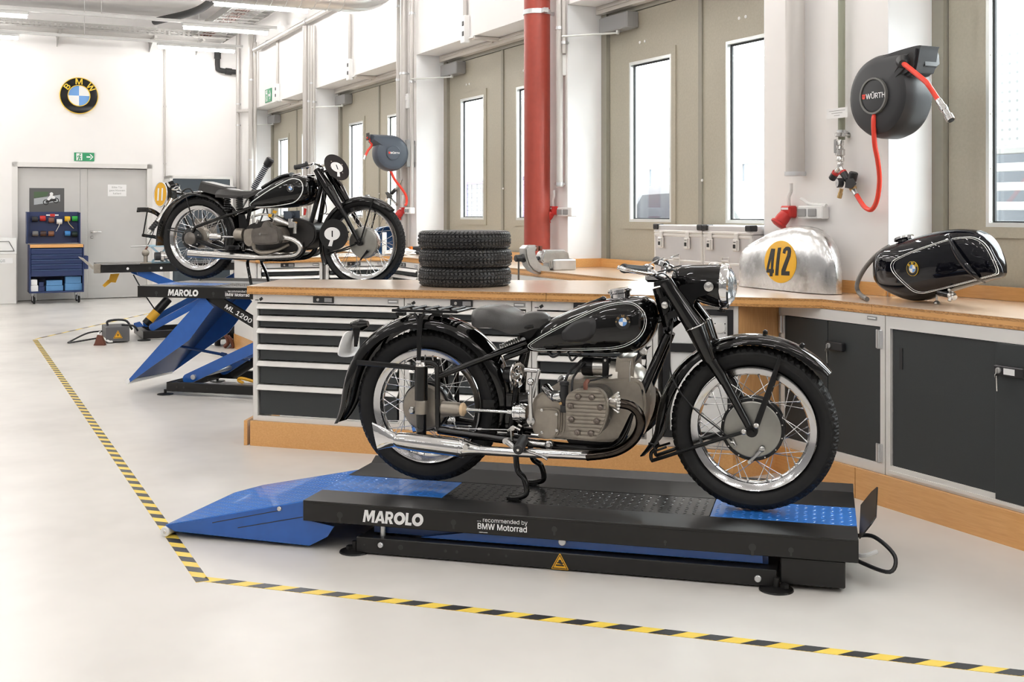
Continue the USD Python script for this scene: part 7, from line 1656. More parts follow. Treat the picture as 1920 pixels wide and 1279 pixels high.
stp = [(1670, 497), (1672, 490), (1678, 484), (1707, 470), (1740, 458), (1773, 447.5), (1795, 443), (1812, 441.5), (1827, 442.5), (1842, 449.5), (1853, 461.5), (1863, 480), (1871.5, 500), (1872.5, 508), (1868, 512), (1840, 519.5), (1807, 528.5), (1773, 537.5), (1740, 545.5), (1728, 547), (1716, 545), (1707, 540), (1690, 525), (1675, 509)]
ctr = np.mean(stp, 0)
for f, r in ((1.0, .0022), (.955, .0012)):
    L = spline([tank3.px(SF, *(ctr + (np.array(q) - ctr) * f), .0006) for q in stp], 170, True)
    t.part('pinstripe', tube(L, r, 6, closed=True), 'white_paint')
pc = tank3.px(SF, 1711.7, 501); ux, uy, n_ = surf_frame(tank3, pc)
roundel(t, pc + n_ * .001, ux, uy, .036, 'black_print', 'gold', 'gold', depth=.003, seg=48)
rg = [tank3.px(SF, u, v, .010) for u, v in ((1777, 437), (1784, 452), (1793, 469), (1804, 486), (1818, 503), (1832, 517), (1846, 527))]
t.part('knee_ridge', tube(spline(rg, 40), [.004 + .013 * math.sin(math.pi * k / 42) for k in range(len(spline(rg, 40)))], 12, squash=(1, 1.1)), 'gloss_blue')
c = Bq(1701, 452) + (0, -.02, dzt); up = unit((-.33, 0, .95))
t.part('filler_neck', lathe([(.03, -.02), (.03, .012)], c, up, 24), 'gloss_blue')
t.part('filler_cap', [lathe([(.036, 0), (.046, .004), (.046, .014), (.038, .019), (.01, .021)], c + up * .012, up, 30), bx(c[0] + .03, c[0] + .055, c[1] - .012, c[1] + .012, c[2] + .02, c[2] + .042, .004)], 'chrome')
tp_ = Bq(1796, 549) + (0, -.05, dzt)
t.part('fuel_tap', [cyl(Bq(1776, 545) + (0, -.05, dzt), tp_, .017, 16), ], 'gloss_blue')
t.part('tap_body', [lathe([(.018, 0), (.02, .006), (.02, .02), (.014, .026), (.014, .034)], tp_, unit((.85, -.1, -.35)), 18), cyl(tp_ + (.012, 0, .014), tp_ + (.014, -.02, -.03), .009, 10), tube([tp_ + (.012, -.02, .02), tp_ + (.02, -.03, .026)], .006, 8)], 'nickel')
sc = Bq(1768, 553) + (0, -.04, dzt); t.part('drain_screw', [cyl((sc[0], sc[1], ZT + .016), (sc[0], sc[1], sc[2] + .01), .006, 10), lathe([(.018, 0), (.012, .01), (.006, .014)], (sc[0], sc[1], ZT + .002), EZ, 14)], 'nickel')
hp2 = [Bq(1668, 459, 4.31) + (0, 0, dzt), Bq(1655, 467, 4.30) + (0, 0, dzt), Bq(1640, 482, 4.29), Bq(1622, 503, 4.28), Bq(1610.5, 523, 4.27), Bq(1606.5, 538, 4.26), Bq(1612, 551, 4.25), FR.px(1626, 561, 2, ZT + .012)]
t.part('vent_hose', tube(spline(hp2, 50), .0115, 12), mat('grey_hose', (.16, .15, .14), .45))

# ------------------------------------------------------------------ hose reels
def reel(frame, ax_n, ux, c, R_, depth, material, label, spout_dir, cat_='hose reel'):
    """ax_n: outward axis; ux: in-plane horizontal axis towards the viewer's right; c: centre of the front face."""
    c = np.asarray(c, float)
    t = Thing('hose_reel', label, cat_, frame, c + np.array((0, 0, -R_)))
    ring = Point(0, 0).buffer(R_, 20)
    s = spout_dir
    sp = Polygon([(0, R_), (s * R_ * 1.18, R_ * 1.02), (s * R_ * 1.22, R_ * .60), (s * R_ * .80, R_ * .45), (0, 0)])
    body = ring.union(sp)
    inn = np.cross(ux, EZ); sg = 1 if inn @ ax_n > 0 else -1
    pr = lambda g, d0, d1, bev=0: prism(g, c + ax_n * d0, ux * 1, EZ, (d1 - d0) * sg, bev)
    layers = [(body.buffer(-.055), .0), (body.buffer(-.02), -.018), (body.buffer(-.006), -.045), (body, -.075), (body, -depth * .75), (body.buffer(-.012), -depth * .92), (body.buffer(-.04), -depth)]
    # stacked rings of equal point count: resample each outline by angle from the centre
    rows = []
    na = 96
    for g, d in layers:
        ex = np.array(g.exterior.coords); out = []
        for k in range(na):
            a = 2 * np.pi * k / na
            ray = LineString([(0, 0), (math.cos(a) * 2, math.sin(a) * 2)]).intersection(g)
            q = np.array(ray.geoms[-1].coords[-1] if hasattr(ray, 'geoms') else ray.coords[-1]); out.append(c + ax_n * d + ux * q[0] + EZ * q[1])
        rows.append(out)
    m = grid(np.array(rows), True, True)
    t.part('housing', m, material, smooth=28)
    return t, c
# black reel on the pier beside the fifth door
nr = 4.19
c1_ = FR.px(1640, 180, 1, nr)
t, c = reel(FR, -EY, EX, c1_, .213, .20, 'reel', 'black plastic air hose reel with red hose on the pier by the fifth door', 1)
RC_ = .092
t.part('cover_ring', prism(Point(0, 0).buffer(RC_, 16).difference(Point(0, 0).buffer(RC_ * .90, 16)), c + (0, -.001, 0), EX, EZ, .014, 0), 'plastic_grey' if False else mat('reel_ring_grey', (.15, .15, .14), .4), smooth=False)
t.part('cover_disc', lathe([(RC_ * .9, 0), (RC_ * .9, .008), (RC_ * .8, .011), (.001, .012)], c, -EY, 40), 'reel')
t.part('lettering', label_text('WÜRTH', .026, c + (.018, -.0125, .0), EX, EZ, .001, True), 'white_paint', smooth=False)
t.part('logo', [prism(sbox(-.075, .003, -.052, .012), c + (0, -.0125, 0), EX, EZ, .001), prism(Polygon([(-.075, .001), (-.052, .001), (-.056, -.012), (-.071, -.012)]), c + (0, -.0125, 0), EX, EZ, .001)], 'hose_red', smooth=False)
t.part('type_label', [bx(c[0] - .165, c[0] - .118, c[1] - .001 + .012, c[1] + .014, c[2] - .022, c[2] + .022)], 'white_paint') if False else None
t.part('type_label', [prism(sbox(-.142, -.02, -.10, .02).difference(sbox(-.136, -.004, -.106, .004)), c + (0, .004, 0), EX, EZ, .003)], 'white_paint', smooth=False)
t.part('screw', [lathe([(.006, 0), (.005, .003)], c + (x, .018, z), -EY, 8) for x, z in ((.10, .165), (.125, .09), (-.15, .06), (-.14, -.09))], 'slot_dark')
sx = c + (.258, .10, .17)
sp_ = t.part('spout_box', prism(smoothpoly([(c[0] - .03, c[2] + .185), (c[0] + .10, c[2] + .210), (c[0] + .262, c[2] + .222), (c[0] + .268, c[2] + .20), (c[0] + .245, c[2] + .105), (c[0] + .215, c[2] + .09), (c[0] + .12, c[2] + .07), (c[0] + .02, c[2] + .13)], 64), (0, c[1] + .15, 0), EX, EZ, .135, .014), 'reel')
t.part('spout_mouth', prism(rrect(.105, .082, .014, c[0] + .190, c[2] + .152), (0, c[1] + .0152, 0), EX, EZ, .001), 'slot_dark', sp_)
t.part('hose_guide', [lathe([(.03, 0), (.034, .012), (.026, .035), (.018, .05)], c + (.185, .004, .155), unit((.62, -.62, -.35)), 20)], 'plastic_black', sp_)
t.part('wall_bracket', [bx(c[0] - .17, c[0] - .14, c[1] + .12, WN - .001, c[2] + .06, c[2] + .10, .004), bx(c[0] - .17, c[0] - .14, c[1] + .12, WN - .001, c[2] - .12, c[2] - .08, .004), bx(c[0] - .06, c[0] + .10, c[1] + .19, WN - .001, c[2] - .10, c[2] + .10, .004)], 'plastic_black')
ho = [c + (-.005, .006, -.088), c + (-.003, -.004, -.13), FR.px(1640, 270, 1, 4.20), FR.px(1645.5, 300, 1, 4.24), FR.px(1649, 335, 1, 4.30), FR.px(1646.5, 365, 1, 4.33), FR.px(1641, 384, 1, 4.35), FR.px(1633, 393.5, 1, 4.36), FR.px(1622, 389, 1, 4.37), FR.px(1613, 377, 1, 4.38), FR.px(1606.5, 366, 1, 4.385)]
hz = t.part('supply_hose', tube(spline(ho, 70), .0125, 12), 'hose_red', label='bright red air hose')
oh = [c + (.205, -.02, .143), FR.px(1732, 150, 1, 4.155), FR.px(1741, 160, 1, 4.15), FR.px(1749, 171.6, 1, 4.16), FR.px(1761, 190, 1, 4.16)]
t.part('outlet_hose', tube(spline(oh, 30), .0125, 12), 'hose_red')
d = unit(FR.px(1780, 220, 1, 4.16) - oh[-1])
t.part('hose_coupling', [lathe([(.013, -.01), (.016, 0), (.016, .03), (.019, .034), (.019, .055), (.015, .06), (.015, .085), (.020, .088), (.020, .118)], oh[-1], d, 18)], 'chrome')
t.part('coupling_mouth', lathe([(.015, .118), (.015, .1195)], oh[-1], d, 14), 'slot_dark')
# blue-grey reel, turned out from the pier between the second and third doors
xr = -11.19
c2_ = FR.px(741, 287, 0, xr)
t, c = reel(FR, EX, EY, c2_ + (0, -.02, 0), .188, .17, 'reel_blue', 'blue-grey air hose reel on a swivel bracket behind the racing motorcycle', -1)
t.part('cover_disc', lathe([(.078, -.002), (.078, .010), (.068, .013), (.066, .010), (.001, .011)], c, EX, 36), 'reel_blue')
t.part('lettering', label_text('WÜRTH', .020, c + (.0115, .012, .0), EY, EZ, .001, True), 'white_paint', smooth=False)
t.part('logo', prism(Polygon([(-.058, .012), (-.038, .012), (-.041, -.01), (-.055, -.01)]), c + (.0115, 0, 0), EY, EZ, .001), 'hose_red', smooth=False)
t.part('spout_mouth', bx(c[0] - .13, c[0] - .04, c[1] - .252, c[1] - .246, c[2] + .13, c[2] + .205, .002), 'slot_dark')
t.part('swivel_bracket', [tube([(xr - .10, c[1] + .20, c[2] + .14), (xr - .10, c[1] + .27, c[2] + .13), (xr - .10, WN - .02, c[2] + .07), (xr - .10, WN - .02, c[2] - .07), (xr - .10, c[1] + .27, c[2] - .13), (xr - .10, c[1] + .20, c[2] - .13)], .013, 8), bx(xr - .12, xr - .08, WN - .03, WN - .001, c[2] - .09, c[2] + .09, .003), bx(xr - .13, xr - .07, c[1] + .175, c[1] + .215, c[2] - .14, c[2] + .15, .005)], 'plastic_grey')
X = lambda u, v, dx=0: FR.px(u, v, 0, xr + dx)
t.part('supply_hose', tube(spline([X(731.5, 318, -.08), X(740, 336.5, -.08), X(752.4, 352.6, -.08), X(761, 366.6, -.09), X(762.5, 378.7, -.1), X(760, 386, -.1)], 40), .0135, 10), 'hose_red', label='bright red air hose')
e_ = c + (-.085, -.255, .165)
t.part('outlet_hose', tube(spline([e_, X(697, 271, -.08), X(690, 282, -.08), X(685, 292, -.08)], 20), .0125, 10), 'hose_red')
t.part('hose_coupling', cyl(X(685.5, 290.5, -.08), X(682.5, 299, -.08), .012, 10), 'nickel')

# compressed-air fittings
def air_fitting(Q, label, base, k=1.0, big=True):
    t = Thing('air_regulator', label, 'air fitting', FR, base)
    return t
Q = lambda u, v, n=4.395: FR.px(u, v, 1, n)
t = Thing('air_regulator', 'steel and black air valve with gauge and brass fittings beside the black reel', 'air fitting', FR, Q(1575, 375))
t.part('pipe_clamp', [lathe([(.022, -.012), (.028, -.008), (.028, .008), (.022, .012)], Q(1575, 253), EZ, 18), cyl(Q(1583, 253), Q(1592, 254, WN), .007, 8), lathe([(.016, 0), (.016, .004)], Q(1592, 254, WN - .001), -EY, 14)], 'nickel')
a, e = Q(1575.4, 262), Q(1575.4, 308)
t.part('ball_valve', lathe([(.014, 0), (.020, .01), (.020, .03), (.015, .034), (.018, .05), (.026, .055), (.026, .085), (.018, .09), (.022, .10), (.022, .118), (.014, .122), (.016, abs(a[2] - e[2]))], a, -EZ, 18), 'nickel')
t.part('valve_lever', [slab3([Q(1564, 262, 4.37), Q(1568, 261, 4.37), Q(1568, 287, 4.37), Q(1564, 287, 4.37)], .004), cyl(Q(1566, 285, 4.37), Q(1574, 287, 4.38), .006, 8)], 'plastic_grey')
t.part('y_piece', [cyl(Q(1575, 307), Q(1575, 314), .014, 12), cyl(Q(1575, 313), Q(1566, 325), .0125, 12), cyl(Q(1575, 313), Q(1582, 325), .0125, 12)], 'nickel')
t.part('coupling_left', [cyl(Q(1567, 324), Q(1559.5, 336), .020, 16, bev=.003)], 'plastic_black'); t.part('red_band', cyl(Q(1567.5, 323.2), Q(1565.6, 326.2), .0206, 16), 'red')
t.part('coupling_right', [cyl(Q(1580.5, 323), Q(1590, 338), .020, 16, bev=.003)], 'plastic_black'); t.part('red_band', cyl(Q(1580, 322.2), Q(1582, 325.4), .0206, 16), 'red')
t.part('regulator_body', [hullof([Q(u, v, n) for u, v in ((1586, 336), (1600, 334), (1606, 345), (1596, 354), (1584, 352)) for n in (4.36, 4.43)]), cyl(Q(1597, 340), Q(1601, 323), .024, 18, bev=.004)], 'plastic_black')
t.part('gauge', [lathe([(.02, 0), (.026, .004), (.026, .03), (.022, .032)], Q(1580, 343, 4.38), unit((-.35, -1, 0)), 22)], 'plastic_black')
g0 = Q(1580, 343, 4.38) + unit((-.35, -1, 0)) * .0325
t.part('gauge_face', lathe([(.021, 0), (.021, .001)], g0, unit((-.35, -1, 0)), 20), 'zinc'); t.part('gauge_needle', cyl(g0 + (0, -.0015, -.004), g0 + (.008, -.0015, .012), .0012, 6), 'black_print')
t.part('drain', [cyl(Q(1578, 354), Q(1574.5, 366), .011, 12), cyl(Q(1576, 362), Q(1573.5, 371), .013, 12)], 'brass')
t.part('outlet_nut', [lathe([(.020, -.012), (.020, .014), (.014, .016)], Q(1598.5, 351.5, 4.39), unit(Q(1606, 365, 4.39) - Q(1598, 351, 4.39)), 6), ], 'brass')
t.part('hose_sleeve', cyl(Q(1600, 355, 4.39), Q(1606, 365.5, 4.386), .0145, 14), 'zinc')
p = Q(1571.5, 212, 4.375)
t = Thing('paper_label', 'small white paper label on the olive air pipe', 'label', FR, p)
t.part('sheet', bx(p[0] - .09, p[0] + .075, p[1] - .002, p[1], p[2] - .028, p[2] + .028), 'paper', smooth=False)
t.part('print_lines', [bx(p[0] - .07 + q * .02, p[0] + .055 - q * .02, p[1] - .0026, p[1] - .002, p[2] + .012 - q * .013, p[2] + .0145 - q * .013) for q in range(3)], 'plastic_grey', smooth=False)
t = Thing('air_regulator', 'small black air valve below the blue-grey reel', 'air fitting', FR, X(736, 383, -.05))
Y_ = lambda u, v: FR.px(u, v, 1, 4.34)
t.part('feed_pipe', [tube([Y_(751.5, 337), Y_(749, 346), Y_(741, 356), Y_(735, 361)], .012, 10), lathe([(.018, -.01), (.018, .01)], Y_(751.5, 337), EZ, 12)], 'nickel')
t.part('coupling', cyl(Y_(741, 356), Y_(735, 362), .020, 14), 'plastic_black')
t.part('regulator_body', hullof([FR.px(u, v, 1, n) for u, v in ((722, 361), (728, 360), (736, 367), (733, 373), (727, 371)) for n in (4.31, 4.37)]), 'plastic_black')
t.part('outlet', [cyl(Y_(733, 372), Y_(744, 384), .014, 12), cyl(Y_(727, 370), Y_(723, 375), .014, 10)], 'nickel')

# red power sockets with outlet boxes
def power_socket(u0, v0, u1, v1, lab, n=WN, drop=None):
    p0, p1 = Wp(u0, v0, n - .05), Wp(u1, v1, n - .05)
    xm, zt_, zb_ = (p0[0] + p1[0]) / 2, p0[2], p1[2]; h = zt_ - zb_; w = .085
    t = Thing('power_socket', lab, 'power socket', FR, (xm, n, zb_))
    pr = [(0, 0), (0, -.40 * h), (-.045, -.42 * h), (-.085, -.50 * h), (-.11, -.90 * h), (-.075, -1.0 * h), (-.045, -.72 * h), (-.015, -.60 * h)]
    t.part('back_box', bx(xm - w / 2, xm + w / 2, n - .06, n - .001, zb_ + h * .45, zt_, .008), 'red')
    ang = unit((-.25, -.55, -.80))
    o = np.array((xm, n - .05, zb_ + h * .62))
    t.part('socket_barrel', [lathe([(.036, 0), (.040, .03), (.040, .06)], o, ang, 20)], 'red')
    t.part('socket_lid', [lathe([(.046, .062), (.050, .066), (.050, .078), (.03, .086)], o, ang, 20), bx(xm - .06, xm - .02, n - .09, n - .05, zb_ + h * .30, zb_ + h * .46, .006)], 'red')
    t.part('rating_label', bx(xm - .03, xm + .03, n - .0615, n - .06, zt_ - h * .18, zt_ - h * .08), 'white_paint')
    t.part('feed_cable', tube(spline([(xm, n - .03, zt_), (xm + .01, n - .04, zt_ + .05), (xm + .03, n - .04, zt_ + .085), (xm + .03, n - .04, zt_ + .13)], 12), .012, 8), 'plastic_white')
def outlet_box(u0, v0, u1, v1, lab, n=WN, flaps=2):
    p0, p1 = Wp(u0, v0, n - .06), Wp(u1, v1, n - .06)
    x0, x1, zt_, zb_ = p0[0], p1[0], p0[2], p1[2]
    t = Thing('outlet_box', lab, 'outlet box', FR, ((x0 + x1) / 2, n, zb_))
    t.part('housing', bx(x0, x1, n - .055, n - .001, zb_, zt_, .006), 'plastic_white')
    w = (x1 - x0) * .36 if flaps == 2 else (x1 - x0) * .8
    for k in range(flaps):
        a = x0 + .006 + k * (w + .012)
        t.part('flap', bx(a, a + w - .006, n - .062, n - .053, zb_ + .014, zt_ - .016, .004), 'plastic_grey')
    return t
power_socket(1459, 386, 1489, 427, 'red power socket on the pier behind the number 412 fairing')
t = outlet_box(1494, 386, 1540, 411, 'white double outlet box beside the red socket behind the number 412 fairing')
cc = Wp(1520, 382, WN - .02)
t.part('cable', [tube(spline([Wp(1502, 373, WN - .03), Wp(1508, 376, WN - .03), Wp(1518, 382, WN - .03), Wp(1549, 386, WN - .03)], 14), .011, 8)], 'plastic_white')
power_socket(1024, 387, 1042, 416, 'red power socket just right of the red riser pipe')
outlet_box(1043, 389, 1070, 406, 'white double outlet box beside the red riser pipe')
power_socket(746, 389, 758, 409, 'red power socket on the pier behind the racing front wheel', n=4.40)
outlet_box(757.5, 389, 768, 401, 'small outlet box below the blue-grey reel', n=4.40)

# clutter on the far peninsula
zf = ZT + .001
Pz = lambda u, n: None
c = FN.loc(FR.w((-11.15, 4.12, ZT)))
t = Thing('blue_bucket', 'blue rounded tub lying on the far peninsula behind the racing front wheel', 'tub', FR, (-11.2, 3.95, ZT))
o = FR.px(716, 440, 0, -11.3)
rT = .145
t.part('shell', lathe([(rT * .55, 0), (rT * .9, .02), (rT, .08), (rT, .20), (rT * .97, .20), (rT * .93, .06), (rT * .5, .02)], (-11.36, o[1], zf + rT), EX, 30), mat('tub_blue', (.03, .11, .26), .4))
t.part('pale_strap', [bx(-11.165, -11.15, o[1] - .05, o[1] + .0, zf, zf + rT * 1.6, .004)], 'cab_grey')
t = Thing('hand_tool', 'orange and black hand tool on the far peninsula beside the tyre stack', 'tool', FR, (-11.2, FR.px(776, 460, 0, -11.1)[1], ZT))
o = FR.px(776, 460, 0, -11.1)
t.part('body', bx(-11.13, -11.07, o[1] - .02, o[1] + .075, zf, zf + .085, .01), 'plastic_black')
t.part('orange_end', bx(-11.125, -11.075, o[1] - .045, o[1] - .018, zf + .01, zf + .085, .006), mat('tool_orange', (.8, .20, .02), .4))
t = Thing('rag_heap', 'crumpled pale rag on the far peninsula', 'rag', FR, (-11.1, FR.px(752, 465, 0, -11.05)[1], ZT))
o = FR.px(750, 465, 0, -11.03)
m = trimesh.creation.icosphere(4, 1.0); v = m.vertices
k = meshkit.fbm(v * 2.3 + 7, 4, 3)[:, None]
m.vertices = v * (.06, .15, .05) * (.6 + .9 * k); m.vertices[:, 2] = np.maximum(m.vertices[:, 2], -.02)
t.part('cloth', T(m, (o[0], o[1], zf + .0205)), 'cab_grey', smooth=True)
t = Thing('clamp_rod', 'thin steel rod with black knob on the far peninsula', 'rod', FR, (-10.97, FR.px(768, 470, 0, -10.97)[1], ZT))
o = FR.px(764, 470, 0, -10.97)
t.part('rod', cyl((-10.97, o[1] - .12, zf + .03), (-10.99, o[1] + .1, zf + .012), .010, 10), 'nickel')
t.part('knob', lathe([(.016, 0), (.02, .01), (.02, .03), (.012, .036)], (-10.99, o[1] + .1, zf + .022), EY, 14), 'plastic_black')

# ------------------------------------------------------------------ against the far wall
fx = -18.86
Q = lambda u, v: FR.px(u, v, 0, fx)
a, e = Q(318, 329), Q(437, 329)
t = Thing('tall_cabinet', 'tall light grey cabinet with slate doors against the far wall', 'cabinet', FR, (fx - .2, (a[1] + e[1]) / 2, 0))
H = a[2]
t.part('carcass', [bx(XB + .02, fx, a[1], a[1] + .05, .001, H, .003), bx(XB + .02, fx, e[1] - .05, e[1], .001, H, .003), bx(XB + .02, fx, a[1], e[1], H - .05, H, .003), bx(XB + .02, fx, a[1], e[1], .001, .09), bx(XB + .02, XB + .04, a[1], e[1], .05, H)], 'cab_grey')
ymid = (a[1] + e[1]) / 2
sl = mat('slate_door', (.045, .06, .075), .5)
for y0, y1 in ((a[1] + .052, ymid - .002), (ymid + .002, e[1] - .052)): t.part('door', bx(fx - .02, fx - .002, y0, y1, .092, H - .052, .002), sl)
t.part('lock_box', bx(fx - .002, fx + .02, ymid + .02, ymid + .12, 1.0, 1.04, .004), 'plastic_black')
# waste cabinet
wx = -18.95
Q = lambda u, v: FR.px(u, v, 0, wx)
e = Q(31, 446); bb_ = e[1] - .62
t = Thing('waste_bin', 'pale grey waste cabinet with flap outline at the far door', 'waste bin', FR, (wx - .2, e[1] - .3, 0))
t.part('body', bx(XB + .03, wx, bb_, e[1], .001, Q(10, 476)[2], .006), 'cab_grey')
t.part('hood', hullof([(x, y, z) for y in (bb_, e[1]) for x, z in ((XB + .03, Q(10, 476)[2]), (wx + .004, Q(10, 476)[2]), (wx - .02, e[2]), (XB + .03, e[2]))]), 'plastic_white')
z0, z1 = Q(10, 471.5)[2], Q(10, 452.5)[2]
yb_, yt_ = Q(27, 470)[1], Q(17, 455)[1]
fl = Polygon([(bb_ + .06, z0), (yb_, z0), (yb_ - .005, z0 + .02), (yt_, z1), (bb_ + .12, z1)])
t.part('flap_outline', prism(fl.difference(fl.buffer(-.008)), (wx + .004, 0, 0), EY, EZ, .004), 'slot_dark', smooth=False)
lz_ = Q(10, 489)[2]
t.part('sticker', bx(wx, wx + .002, bb_ + .1, Q(24, 489)[1], lz_ - .04, lz_ + .04), 'paper')
t.part('lettering', label_text('Restmüll', .045, (wx + .002, (bb_ + .1 + Q(24, 489)[1]) / 2 - .0, lz_), EY, EZ, .001, False, squeeze=1.05), 'plastic_grey', smooth=False)
# blue workshop trolley with spool panel
tx = -18.72
Q = lambda u, v, x=tx: FR.px(u, v, 0, x)
l0, r0 = Q(55, 500)[1], Q(157.5, 500)[1]
Z = lambda v, u=106: Q(u, v)[2]
zb0 = Z(549); t = Thing('tool_trolley', 'navy blue workshop trolley with drawers and a spool panel', 'trolley', FR, (tx - .2, (l0 + r0) / 2, 0))
xb = tx - .42
t.part('body', [bx(xb, tx, l0, l0 + .02, zb0, Z(459), .003), bx(xb, tx, r0 - .02, r0, zb0, Z(459), .003), bx(xb, tx, l0, r0, zb0, zb0 + .025, .003), bx(xb, xb + .01, l0, r0, zb0, Z(459)), bx(xb, tx - .01, l0 + .02, r0 - .02, Z(518), Z(516))], 'navy')
for a_, e_ in zip((466, 477, 486.5, 495.5, 505.5), (476.4, 485.9, 494.9, 504.9, 516.4)):
    d = t.part('drawer', bx(tx - .03, tx - .004, l0 + .024, r0 - .024, Z(e_), Z(a_), .003), 'navy')
    t.part('drawer_grip', bx(tx - .006, tx + .010, l0 + .03, r0 - .03, Z(a_) - .014, Z(a_) - .002, .003), mat('navy_edge', (.05, .09, .2), .4) if 'navy_edge' not in M else M['navy_edge'], d)
    M['navy_edge'] = UsdShade.Material.Get(stage, '/World/Looks/navy_edge')
t.part('wooden_top', bx(xb, tx + .004, l0 + .01, r0 - .01, Z(464.5), Z(458.5), .004), 'wood')
t.part('side_tray', bx(tx - .30, tx - .02, r0 + .002, r0 + .065, Z(506), Z(481), .006), 'navy')
pt0, pb0 = Z(401), Z(457)
pl0, pr0 = Q(51, 430)[1], Q(152.5, 430)[1]
t.part('back_panel', [bx(xb + .02, xb + .04, pl0, pr0, pb0, pt0 + .03, .003), bx(xb + .02, tx - .12, pl0, pl0 + .018, pb0, pt0 + .02), bx(xb + .02, tx - .12, pr0 - .018, pr0, pb0, pt0 + .02)], 'navy')
t.part('logo_plate', [bx(xb + .04, xb + .044, (pl0 + pr0) / 2 - .09, (pl0 + pr0) / 2 + .09, pt0 - .03, pt0 - .01)], 'white_paint'); t.part('logo_mark', bx(xb + .044, xb + .046, (pl0 + pr0) / 2 - .035, (pl0 + pr0) / 2 + .035, pt0 - .045, pt0 - .0), 'red')
for wy in (l0 + .07, r0 - .07):
    for wx_ in (tx - .06, xb + .06):
        w = t.part('castor_fork', [bx(wx_ - .03, wx_ + .03, wy - .028, wy - .020, .05, zb0, .002), bx(wx_ - .03, wx_ + .03, wy + .020, wy + .028, .05, zb0, .002), bx(wx_ - .04, wx_ + .04, wy - .04, wy + .04, zb0 - .012, zb0, .002)], 'zinc')
        t.part('castor_wheel', lathe([(.045, -.016), (.052, -.010), (.052, .010), (.045, .016)], (wx_, wy, .053), EY, 24), 'rubber', w)
SP = [(65, 411, 'black', (.015, .015, .02)), (80, 409.5, 'red', (.5, .02, .015)), (96, 413, 'reddish brown', (.16, .06, .035)), (111, 415.7, 'white', (.75, .74, .7)), (126, 410.5, 'yellow', (.75, .45, .01)), (140, 410, 'green', (.03, .42, .06)), (66, 438, 'grey', (.16, .16, .16)), (81, 438, 'dark brown', (.06, .03, .025)), (95.7, 438, 'light brown', (.2, .09, .045)), (126.4, 437.8, 'blue', (.05, .25, .62)), (140, 439, 'dark green', (.012, .035, .03))]
for k, (u, v, cn_, col) in enumerate(SP):
    p = Q(u, v, xb + .10)
    s = Thing('cable_spool', f'{cn_} wire spool on the panel of the blue trolley', 'spool', FR, p - (0, 0, .045))
    s.part('winding', lathe([(.038, -.042), (.041, -.03), (.041, .03), (.038, .042)], p, EY, 22), mat('spool_' + cn_.replace(' ', '_'), col, .5))
    s.part('flange', [lathe([(.047, -.046), (.047, -.042)], p, EY, 22), lathe([(.047, .042), (.047, .046)], p, EY, 22), cyl(p + (0, -.05, 0), p + (0, .05, 0), .008, 8), tube([p + (0, -.05, 0), p + (-.06, -.05, 0)], .004, 6), tube([p + (0, .05, 0), p + (-.06, .05, 0)], .004, 6)], 'navy')
    if cn_ in ('white', 'yellow'): s.part('loose_end', tube(spline([p + (.04, .01, -.01), p + (.05, .02 if cn_ == 'yellow' else -.01, -.07), p + (.04, .09 if cn_ == 'yellow' else -.05, -.15)], 12), .006, 6), mat('wire_' + cn_, (.55, .45, .25) if cn_ == 'yellow' else (.6, .6, .6), .5))
zs_ = zb0 + .026
for lab, u0, u1, v0, m, xo in (('white carton in the lower shelf of the blue trolley', 57.5, 72, 523.6, 'paper', .04), ('navy box in the lower shelf of the blue trolley', 73, 84.5, 529, 'navy', .05), ('lower pale blue box stack in the shelf of the blue trolley', 87, 119, 526, None, .05), ('higher pale blue box at the shelf end of the blue trolley', 122.5, 154.5, 519.5, None, .05)):
    y0, y1 = Q(u0, 535)[1], Q(u1, 535)[1]
    if 'bx_blue' not in M: M['bx_blue'] = mat('box_blue', (.10, .26, .50), .6)
    s = Thing('storage_box', lab, 'box', FR, (tx - .15, (y0 + y1) / 2, zs_))
    h = Z(v0) - zs_
    s.part('box_body', [bx(tx - .30, tx - xo, y0, y1, zs_, zs_ + h * .5, .003), bx(tx - .30, tx - xo - .012, y0 + .006, y1 - .012, zs_ + h * .51, zs_ + h, .003)], M['bx_blue'] if m is None else m)

# things on the floor behind the raised lift
t = Thing('old_stand', 'dark rusty iron stand with curved feet on the floor behind the raised lift', 'stand', WORLD, G(424, 650) * (1, 1, 0))
g = G(432, 654); Yq = g[1] + .05
W2 = lambda u, v, dy=0.0: WORLD.px(u, v, 1, Yq + dy)
t.part('curved_foot', tube(spline([W2(417, 620), W2(424, 630), W2(428, 642), W2(421, 650.5)], 16), .035, 8, squash=(1, .6)), 'copper'); t.part('curved_foot', tube(spline([W2(427, 630), W2(434, 640), W2(437, 650), W2(430, 656)], 16), .035, 8, squash=(1, .6)), 'copper')
t.part('beam', hullof([W2(u, v, dy) for u, v in ((402, 614), (446, 612), (446, 634), (404, 638)) for dy in (.08, .35)]), 'satin')
t.part('leg', [cyl(W2(408, 632, .2), np.array((W2(408, 650, .2)[0], Yq + .2, .005)), .03, 8), cyl(W2(442, 630, .3), np.array((W2(442, 650, .3)[0], Yq + .3, .005)), .03, 8)], 'satin')
t = Thing('cable_coil', 'coil of wire with yellow tag on the floor behind the hanging ramp', 'cable coil', WORLD, G(397, 649) * (1, 1, 0))
p = G(397, 649) + (0, .05, 0)
t.part('coil', [tube([p + np.array((.075 * math.cos(a), .01 * k, .085 + .08 * math.sin(a))) for a in np.linspace(0, 2 * np.pi, 26)[:-1]], .006, 6, closed=True) for k in range(5)], 'nickel')
t.part('hub_block', [hullof([p + np.array(q) for q in ((-.17, .0, .002), (-.08, .0, .002), (-.08, .12, .002), (-.17, .12, .002), (-.15, .02, .2), (-.08, .02, .22), (-.08, .1, .22), (-.15, .1, .2))])], 'reel')
